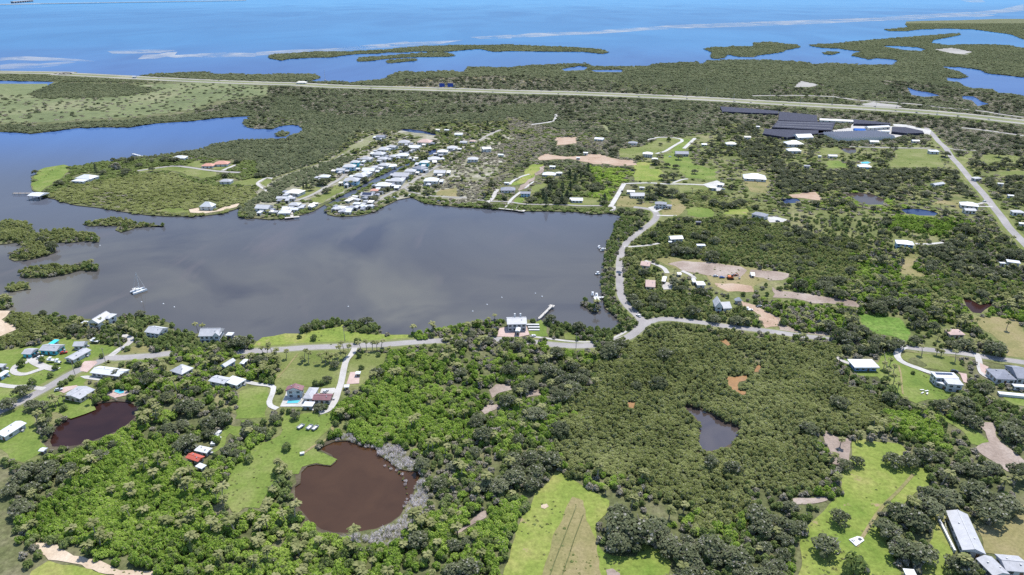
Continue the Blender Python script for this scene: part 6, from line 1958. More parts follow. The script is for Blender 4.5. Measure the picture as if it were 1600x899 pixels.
# species: crown radius near, height factor (z scale / radius), area covered for each plant / r^2
SPEC = {'mangrove': (1.4, 1.65, 2.0), 'far_mangrove': (2.3, 1.6, 2.3), 'vine': (1.6, 1.8, 2.2), 'scrub': (1.6, 1.4, 2.4), 'garden': (1.6, 1.8, 2.4),
        'reed': (.95, 1.5, 1.8), 'oak': (4.2, .9, 2.5), 'pine': (3.2, 1.15, 2.3), 'palm': (2.2, .56, 3.0)}
TREES = ('oak', 'palm', 'pine')

# ------------------------------------------------------------------ which plants grow where, in the picture map
ZONE = np.zeros((GH, GW), np.int8)
MIX = {
    0: [('oak', .20), ('palm', .10), ('garden', .42), ('scrub', .30)],       # gardens and mixed trees
    1: [('mangrove', 2.1), ('oak', .012)],
    2: [('palm', .20), ('oak', .09), ('vine', 1.3), ('garden', .36)],
    3: [('oak', .66), ('palm', .07), ('garden', .42), ('scrub', .22)],
    4: [('oak', .24), ('palm', .20), ('vine', .60), ('scrub', .36), ('garden', .40)],   # grey mixed wood
    5: [('oak', .10), ('scrub', .50), ('far_mangrove', .75), ('garden', .30)],              # far scrubland
    6: [('far_mangrove', 1.5)],
    7: [('far_mangrove', .05), ('scrub', .04)],                                # marsh
    8: [('reed', 1.2), ('garden', .03)],
    9: [('palm', .42), ('vine', .55), ('garden', .45)],
    10: [('pine', .08), ('oak', .60), ('garden', .6)],
    11: [('mangrove', 1.5), ('scrub', .15)],                                   # pale low mangrove
    12: [('palm', .20), ('oak', .09), ('garden', .46), ('scrub', .12)],        # village gardens
    13: [('oak', .10), ('palm', .05), ('scrub', .14), ('garden', .18)],        # open grass with trees
    14: [],
    15: [('vine', 1.6), ('palm', .05)],
    16: [('oak', .14), ('garden', .35), ('mangrove', .85)],                    # olive wood
    17: [('palm', .10), ('scrub', .95), ('garden', .25)],                       # grey scrub
    18: [('oak', .08), ('garden', 1.05), ('scrub', .12)],
}


def zone(k, pl): fill(ZONE, pl, k)


zone(6, pts('0,0 1600,0 1600,175 0,125'))
zone(5, pts('0,130 420,128 700,145 1130,160 1600,195 1600,262 1200,262 700,262 380,262 0,262'))
zone(7, pts('0,126 420,128 420,150 330,165 300,175 200,186 60,194 0,192'))
zone(6, pts('0,194 60,196 120,189 200,186 300,177 380,168 400,172 398,186 300,194 200,204 75,212 0,214'))
zone(6, pts('90,128 200,131 250,140 180,150 60,152 45,145'))
zone(6, pts('430,150 560,155 640,150 700,160 760,165 740,180 620,190 480,186 420,180'))
zone(5, pts('470,150 700,150 840,158 780,172 640,182 540,180 470,170'))
zone(6, pts('395,212 470,203 480,186 620,184 700,178 870,170 860,200 780,205 700,196 640,204 590,205 540,235 510,246 480,266 440,276 400,272 360,262 320,250 330,225'))
zone(6, pts('760,165 860,160 875,185 960,180 950,205 850,205 780,200'))
zone(5, pts('860,150 1130,160 1130,215 1000,215 960,215 900,205 880,180'))
zone(6, pts('530,126 620,120 800,104 1000,102 1200,94 1400,100 1600,122 1600,150 1500,150 1300,140 1050,130 900,122 700,124 620,132'))
zone(5, pts('620,124 760,118 870,118 960,126 1060,136 1090,148 1000,146 800,140 620,134'))
zone(5, pts('1210,130 1400,125 1600,150 1600,185 1480,172 1200,152'))
zone(6, pts('1280,128 1370,124 1400,140 1330,150'))
# peninsula
zone(18, pts('45,260 250,236 330,222 400,214 400,262 420,280 400,300 280,300 150,300 60,300'))
zone(6, pts('100,250 200,240 330,222 400,214 400,250 330,245 280,240 200,248'))
zone(11, pts('75,300 120,283 160,279 230,269 270,267 300,281 330,288 400,290 398,308 370,324 345,336 280,340 200,334 120,322 80,312'))
# village
zone(12, pts('385,345 400,290 420,280 480,265 520,240 560,205 640,203 700,190 800,190 830,215 800,262 760,300 700,330 650,318 600,330 540,342'))
zone(6, pts('368,325 395,308 440,278 530,240 560,246 500,288 430,312 400,330 392,340'))
zone(17, pts('686,262 730,236 775,225 830,215 860,210 845,250 800,258 790,280 765,300 742,318 700,312 680,295'))
zone(17, pts('790,180 850,195 900,205 960,215 940,235 870,215 830,235 800,215'))
zone(18, pts('640,305 690,312 745,318 860,320 975,322 975,340 900,335 800,333 700,328 650,318'))
zone(18, pts('500,322 560,288 600,270 610,278 560,300 520,322'))
zone(18, pts('509,330 560,330 610,312 640,302 645,310 600,326 560,340 515,340'))
# centre
zone(10, pts('866,286 895,262 940,268 960,290 965,318 950,318 840,320 822,305'))
zone(15, pts('915,258 985,262 992,282 970,292 955,300 935,285'))
zone(15, pts('918,300 950,296 955,312 925,314'))
zone(13, pts('985,255 1010,220 1110,205 1190,250 1200,300 1150,330 1060,330 1000,320 975,320'))
zone(3, pts('960,278 1030,280 1060,298 1050,325 1018,330 1010,300 965,300'))
zone(16, pts('1060,310 1080,298 1130,298 1160,312 1200,318 1200,335 1110,330 1070,328'))
zone(16, pts('975,385 990,372 1030,345 1130,340 1200,345 1290,360 1350,372 1378,400 1385,432 1340,442 1262,440 1230,425 1200,412 1130,405 1090,390 1075,400 1000,402 978,410'))
zone(18, pts('944,425 945,395 955,372 962,352 985,335 1010,332 1018,342 985,366 968,390 962,425'))
zone(18, pts('940,425 962,425 962,465 975,485 990,500 972,508 945,480 938,450'))
zone(16, pts('975,425 1010,425 1060,445 1090,470 1150,480 1160,500 1100,502 1040,496 1000,488 980,465'))
zone(13, pts('1010,400 1060,400 1180,415 1240,430 1260,450 1220,470 1180,480 1120,465 1060,450 1040,430'))
# right
zone(5, pts('1130,175 1210,180 1190,215 1130,215'))
zone(3, pts('1120,190 1190,195 1235,215 1300,222 1290,262 1200,258 1140,245 1118,225'))
zone(13, pts('1200,250 1400,222 1480,215 1600,215 1600,262 1300,268'))
zone(5, pts('1455,200 1600,205 1600,240 1530,245 1480,225'))
zone(3, pts('1205,262 1300,262 1400,258 1500,262 1530,285 1520,306 1470,312 1380,302 1300,296 1270,312 1215,310'))
zone(3, pts('1490,255 1560,240 1600,245 1600,310 1560,310 1530,285'))
zone(4, pts('1260,300 1330,300 1400,312 1410,345 1330,350 1270,340'))
zone(13, pts('1180,320 1260,315 1400,330 1520,345 1540,375 1440,380 1330,372 1220,355'))
zone(15, pts('1390,338 1470,342 1520,355 1500,368 1420,362 1385,352'))
zone(3, pts('1480,365 1560,340 1600,365 1600,432 1540,440 1460,430 1430,410 1440,390 1490,385'))
zone(4, pts('1350,375 1420,395 1480,430 1600,440 1600,500 1500,500 1420,490 1370,470 1300,460 1340,440'))
zone(16, pts('1430,430 1520,435 1600,445 1600,470 1500,465 1430,450'))
zone(4, pts('1240,440 1340,445 1350,470 1260,460'))
zone(4, pts('1190,465 1340,478 1340,520 1300,528 1190,510'))
zone(3, pts('1340,520 1330,485 1400,470 1440,480 1480,515 1480,545 1420,545 1380,540 1330,545'))
zone(9, pts('1440,470 1520,480 1520,510 1490,525 1470,510'))
zone(3, pts('1480,520 1530,515 1575,530 1570,555 1490,548'))
# foreground
zone(1, pts('970,512 1060,503 1150,515 1300,530 1302,560 1320,592 1380,615 1425,645 1400,662 1330,658 1290,670 1285,700 1300,745 1262,765 1240,792 1150,805 1060,802 1000,780 985,762 910,740 888,705 880,655 900,605 930,562 945,545'))
zone(3, pts('930,525 985,520 985,545 950,560 925,555'))
zone(4, pts('640,545 780,528 925,540 945,545 930,562 900,605 880,655 888,705 870,735 850,740 820,760 812,790 780,790 730,745 700,700 660,690 620,680 640,620'))
zone(3, pts('800,560 870,560 910,590 880,640 850,610 800,600'))
zone(3, pts('740,690 800,690 860,700 865,735 830,755 815,790 770,765'))
zone(2, pts('525,690 540,650 560,610 590,562 640,545 690,560 760,600 745,650 690,690 640,695 560,690'))
zone(15, pts('555,640 600,600 650,605 690,640 660,675 580,690 530,690'))
zone(4, pts('30,600 150,600 215,570 290,540 390,545 400,620 420,660 400,720 350,730 300,690 215,665 215,640 195,625 140,610'))
zone(3, pts('215,660 250,620 330,620 400,640 400,680 330,690 310,720 270,715 240,690'))
zone(2, pts('0,690 60,715 150,700 215,660 240,690 310,720 380,770 460,790 480,815 550,840 650,830 700,790 780,790 830,800 800,899 230,899 150,870 70,830 0,850'))
zone(3, pts('0,690 60,715 115,730 90,790 30,810 0,830'))
zone(15, pts('20,800 110,770 200,745 250,790 220,850 130,855 60,840'))
zone(15, pts('120,705 215,665 260,700 230,740 160,745'))
zone(9, pts('250,760 340,740 400,800 480,825 560,850 700,830 720,860 560,880 400,880 330,850'))
zone(9, pts('300,730 350,715 380,740 330,770'))
zone(9, pts('90,630 150,630 215,680 250,640 240,610 180,590 150,600'))
zone(9, pts('390,545 437,550 440,575 420,600 395,600'))
zone(4, pts('895,740 985,762 1060,802 1150,806 1240,792 1300,745 1330,720 1300,690 1320,800 1300,899 1040,899 1000,850 900,790'))
zone(3, pts('935,790 970,768 1010,780 1042,830 1020,870 960,862 938,835'))
zone(3, pts('1040,840 1100,825 1160,840 1180,899 1040,899'))
zone(3, pts('1180,780 1260,770 1300,800 1250,899 1170,899'))
zone(15, pts('1390,650 1450,640 1475,665 1440,690 1400,680'))
zone(3, pts('1440,690 1490,665 1540,650 1600,640 1600,700 1560,680 1500,690 1540,740 1590,790 1560,830 1490,790 1440,760 1450,720'))
zone(18, pts('1500,555 1520,560 1530,600 1560,620 1590,650 1560,665 1500,630'))
zone(3, pts('1480,620 1520,610 1560,640 1530,668 1485,660'))
# reeds round the brown pond, shore fringes of the near bay
zone(8, Z(400, 650, 3.61, '430,150 450,110 520,80 565,85 600,135 690,155 780,130 875,225 940,300 955,335 965,480 935,545 875,605 820,675 700,720 560,700 470,668 590,655 680,635 760,600 815,560 850,500 855,480 845,400 830,340 845,310 800,300 745,255 690,230 680,185 610,178 570,163 520,145'))
zone(18, pts('0,478 130,485 200,482 275,495 300,505 400,512 470,490 595,490 720,498 800,488 970,500 975,520 930,525 850,515 800,525 600,515 590,512 540,510 470,515 400,530 360,540 260,540 150,515 60,520 0,560'))
zone(1, pts('0,480 60,482 100,488 130,495 110,510 60,530 0,560'))
zone(4, pts('600,512 700,503 800,492 800,520 740,530 650,528 610,520'))
zone(18, pts('830,495 960,508 975,515 950,525 880,520 830,505'))
for nm, p in ISL.items():
    ym = min(b for _, b in p)
    zone(6 if ym < 300 else 1, [(a, b - (6 if ym > 300 else 1)) for a, b in p])

# what is land: raster of the mainland and islands seen from above, in the picture map
LAND = np.zeros((GH, GW), bool)


def fill_world(mask, lp, val=True):
    a = np.array(lp)
    x, y = PX(a[:, 0], a[:, 1], 0)
    fill(mask, list(zip(x, y)), val)


fill_world(LAND, MAIN)
for h_ in hl: fill_world(LAND, h_, False)
for nm, p in ISL.items():
    ym = sum(b for _, b in p) / len(p)
    fill_world(LAND, [U(a, b, 3.0 if b < ym else 0.0) for a, b in p])
# ponds must stay in view
for _, p, _, _ in PONDS: fill(OPEN, p)
for p in CREEKS: fill(OPEN, p)
RG = np.zeros((GH, GW), np.int16)
REG = [('around the far roads and fields', None),
       ('on the keys and far shore', pts('0,0 1600,0 1600,130 1000,128 600,128 500,125 0,112')),
       ('in the far salt marsh', pts('0,112 420,128 420,150 400,190 0,215')),
       ('in the scrubland below the highway', pts('400,128 1130,150 1130,215 800,215 560,200 400,212 395,190')),
       ('behind the canal village', pts('330,220 400,212 560,200 640,204 560,235 440,280 400,330 372,330')),
       ('on the wooded peninsula', pts('40,262 250,236 330,220 400,212 372,330 300,345 60,315')),
       ('in the canal village', pts('372,345 400,300 520,235 640,204 800,190 840,215 790,290 760,330 640,312 520,345')),
       ('along the north shore and the pines', pts('760,335 790,290 840,225 960,215 990,260 980,340')),
       ('beside the bay road', pts('930,512 935,340 1020,322 1060,350 1000,390 1000,450 1040,495')),
       ('in the green fields beyond the bay road', pts('985,260 1010,215 1200,240 1210,340 1060,345 1020,322 980,330')),
       ('below the nursery', pts('1130,160 1600,190 1600,315 1200,315 1200,240')),
       ('in the wood beyond the bay road', pts('1000,390 1060,345 1210,335 1400,375 1390,445 1250,445 1000,410')),
       ('by the straight road at the right', pts('1200,310 1600,310 1600,440 1400,440 1400,375 1200,345')),
       ('around the graded lot', pts('1000,400 1250,440 1350,480 1300,530 1040,500 980,460')),
       ('by the palms and pasture at the right edge', pts('1250,440 1600,440 1600,600 1500,600 1300,535 1350,480')),
       ('on the islets in the channel', pts('0,335 265,335 265,360 160,440 70,445 50,486 0,486')),
       ('on the near shore left', pts('0,478 400,500 400,545 300,620 0,700')),
       ('along the lawn and shore road', pts('400,485 980,485 980,530 800,535 560,545 400,545')),
       ('around the maroon pond and side road', pts('0,545 300,545 300,600 215,665 60,720 0,720')),
       ('around the maroon roofed house', pts('300,545 600,545 560,620 520,690 400,700 300,690')),
       ('in the thicket left of the brown pond', pts('0,700 215,660 300,690 440,690 470,830 700,830 800,899 0,899')),
       ('around the round brown pond', Z(400, 650, 3.61, '200,120 450,60 700,120 880,180 1000,330 1000,560 850,700 600,740 350,700 180,500')),
       ('in the grey wood beside the brown pond', pts('560,545 800,530 950,540 890,620 890,720 830,790 800,899 700,830 660,700 540,690')),
       ('around the grey pond', pts('950,530 1010,505 1310,530 1430,650 1300,680 1310,760 1240,800 1060,805 890,720 890,620')),
       ('beside the lower clearing', pts('800,899 830,790 890,720 1060,805 1240,800 1300,899')),
       ('around the modern white house', pts('1300,530 1600,560 1600,650 1430,660')),
       ('in the pasture and barn yard', pts('1240,800 1310,760 1290,690 1430,650 1600,640 1600,899 1280,899'))]
for i, (_, p) in enumerate(REG):
    if p: fill(RG, p, i)


def reflect(a, n):
    a = np.abs(a)
    a = np.where(a > n - 1, 2 * (n - 1) - a, a)
    return np.clip(a, 0, n - 1).astype(int)


def smooth_noise(x, y, s, seed):
    r = np.random.default_rng(seed)
    G = r.random((64, 64))
    u, v = x / s, y / s
    i, j = np.floor(u).astype(int), np.floor(v).astype(int)
    f, g = u - i, v - j
    f, g = f * f * (3 - 2 * f), g * g * (3 - 2 * g)
    g00, g10, g01, g11 = G[i % 64, j % 64], G[(i + 1) % 64, j % 64], G[i % 64, (j + 1) % 64], G[(i + 1) % 64, (j + 1) % 64]
    return (g00 * (1 - f) + g10 * f) * (1 - g) + (g01 * (1 - f) + g11 * f) * g


def in_poly_world(x, y, lp):
    P = np.array(lp)
    ins = np.zeros(x.shape, bool)
    j = len(P) - 1
    for i in range(len(P)):
        xi, yi, xj, yj = P[i, 0], P[i, 1], P[j, 0], P[j, 1]
        if yi != yj:
            ins ^= ((yi > y) != (yj > y)) & (x < (xj - xi) * (y - yi) / (yj - yi) + xi)
        j = i
    return ins


HARD |= LAND == False
for _, p, _, _ in PONDS: fill(HARD, p)
WEED &= ~HARD
PLANTS = []          # species, x, y, r, h, region, rotation
BANDS = [(135, 330, 1.9), (330, 560, 2.5), (560, 900, 4.2), (900, 1500, 5.5), (1500, 4300, 8.0)]
for (ya, yb, g) in BANDS:
    xm = .78 * yb + 50
    gx = np.arange(-xm, xm, g)
    gy = np.arange(ya, yb, g)
    X_, Y_ = np.meshgrid(gx, gy)
    X_ = (X_ + RNG.uniform(-.45, .45, X_.shape) * g).ravel()
    Y_ = (Y_ + RNG.uniform(-.45, .45, Y_.shape) * g).ravel()
    k = np.abs(X_) < .78 * Y_ + 30
    X_, Y_ = X_[k], Y_[k]
    bx, by = PX(X_, Y_, 0)
    ok = (bx > -260) & (bx < 1860) & (by < 1010)
    X_, Y_, bx, by = X_[ok], Y_[ok], bx[ok], by[ok]
    inframe = (bx >= 0) & (bx < GW)
    land = np.where(inframe, LAND[reflect(by, GH), reflect(bx, GW)], in_poly_world(X_, Y_, MAIN))
    X_, Y_, bx, by = X_[land], Y_[land], bx[land], by[land]
    cx_, cy_ = PX(X_, Y_, 2.2)
    # zones run into one another
    wob = np.clip(420.0 / Y_, .15, 2.0)
    jx = (smooth_noise(X_ + 3000, Y_ + 700, 9.0, 21) - .5) * 46 * wob + RNG.normal(0, 5, len(X_)) * wob
    jy = (smooth_noise(X_ + 1300, Y_ + 4100, 9.0, 22) - .5) * 26 * wob + RNG.normal(0, 3, len(X_)) * wob
    zc = ZONE[reflect(cy_, GH), reflect(cx_, GW)]
    zj = ZONE[reflect(cy_ + jy, GH), reflect(cx_ + jx, GW)]
    soft = np.isin(zc, (0, 1, 2, 3, 4, 9, 13, 15, 16, 17, 18)) & np.isin(zj, (0, 1, 2, 3, 4, 9, 13, 15, 16, 17, 18)) & (Y_ < 900)
    zc = np.where(soft, zj, zc)
    n1 = smooth_noise(X_ + 5000, Y_ + 5000, 38.0 if yb < 900 else 110.0, 5)
    n2 = smooth_noise(X_ + 9000, Y_ + 2000, 55.0 if yb < 900 else 160.0, 9)
    picks = []
    for trees in (True, False):
        u = RNG.random(len(X_))
        pick = np.full(len(X_), '', dtype=object)
        for zk, mix in MIX.items():
            sel = np.where(zc == zk)[0]
            mx_ = [m_ for m_ in mix if (m_[0] in TREES) == trees]
            if not len(sel) or not mx_: continue
            lo = np.zeros(len(sel))
            for si, (sp, cov) in enumerate(mx_):
                r0, hf, ar = SPEC[sp]
                rr = max(r0, g * .62)
                p = cov * g * g / (rr * rr * ar)
                md = 1.0
                if len(mix) > 1 and zk not in (16, 12):
                    nn = (n1 if si % 2 == 0 else n2)[sel]
                    md = np.clip(.35 + 1.7 * (nn - .12), .15, 1.9)
                hi = lo + p * md
                s2 = (u[sel] >= lo) & (u[sel] < hi)
                pick[sel[s2]] = sp
                lo = hi
        picks.append(pick)
    for sp in SPEC:
        s2 = np.where(picks[0 if sp in TREES else 1] == sp)[0]
        if not len(s2): continue
        r0, hf, ar = SPEC[sp]
        rr = max(r0, g * .62)
        r = rr * RNG.uniform(.72, 1.3, len(s2))
        h = np.minimum(r * hf, r0 * hf * (1.5 if yb < 900 else .95 if sp in TREES else .62)) * RNG.uniform(.85, 1.2, len(s2))
        x, y = X_[s2], Y_[s2]
        if sp in ('mangrove', 'vine', 'far_mangrove'): h = h * (.62 + .85 * smooth_noise(x + 700, y + 900, 14.0, 41)); r = r * (.8 + .5 * smooth_noise(x + 200, y + 500, 7.0, 43))
        topz = {'oak': 1.25, 'pine': 2.4, 'palm': 3.4}.get(sp, .75)
        keep = np.ones(len(s2), bool)
        for fz in (0.0, .5, 1.0):
            a, b = PX(x, y, h * topz * fz)
            keep &= ~OPEN[reflect(b, GH), reflect(a, GW)]
            if fz == 0.0: keep &= ~FOOT[reflect(b, GH), reflect(a, GW)]
        if sp in ('oak', 'garden', 'vine', 'pine'):
            for sx in (-.7, .7):
                a, b = PX(x + sx * r, y, h * topz * .6)
                keep &= ~OPEN[reflect(b, GH), reflect(a, GW)]
            a, b = PX(x, y - .7 * r, h * .4)
            keep &= ~OPEN[reflect(b, GH), reflect(a, GW)]
        s3 = np.where(keep)[0]
        a, b = PX(x[s3], y[s3], 0)
        rg = RG[reflect(b, GH), reflect(a, GW)]
        for q in range(len(s3)):
            j = s3[q]
            PLANTS.append((sp, x[j], y[j], r[j], h[j], int(rg[q]), a[q], b[q]))

# tufts and low bushes on the open ground
nw = 26000
yy_ = 140 + 760 * RNG.random(nw) ** 1.4
xx_ = RNG.uniform(-.8, .8, nw) * yy_
a, b = PX(xx_, yy_, 0)
ok = (a >= 0) & (a < GW) & (b < GH) & (b >= 0)
xx_, yy_, a, b = xx_[ok], yy_[ok], a[ok], b[ok]
wn_ = smooth_noise(xx_ + 800, yy_ + 300, 11.0, 31)
ok = WEED[b.astype(int), a.astype(int)] & (RNG.random(len(a)) < np.clip((wn_ - .42) * 2.6, .02, 1))
for x, y, q, t in zip(xx_[ok], yy_[ok], a[ok], b[ok]):
    r = random.uniform(.25, .8) * (1 if y < 420 else 1.6)
    PLANTS.append((random.choice(('tuft', 'tuft', 'tuft', 'garden')), x, y, r, r * random.uniform(.5, 1.0), int(RG[int(t), int(q)]), q, t))

# thin line of reeds standing in the east side of the brown pond
for p in smooth_line([U(*q) for q in Z(400, 650, 3.61, '725,285 760,298 790,312 820,335 838,365 846,400 852,440 850,480 835,520')], 1.0):
    if random.random() < .62:
        r = random.uniform(.4, .85)
        PLANTS.append((random.choice(('reed', 'reed', 'tuft')), p.x + random.uniform(-.6, .6), p.y + random.uniform(-.6, .6), r, r * 1.3, 21, 0, 0))

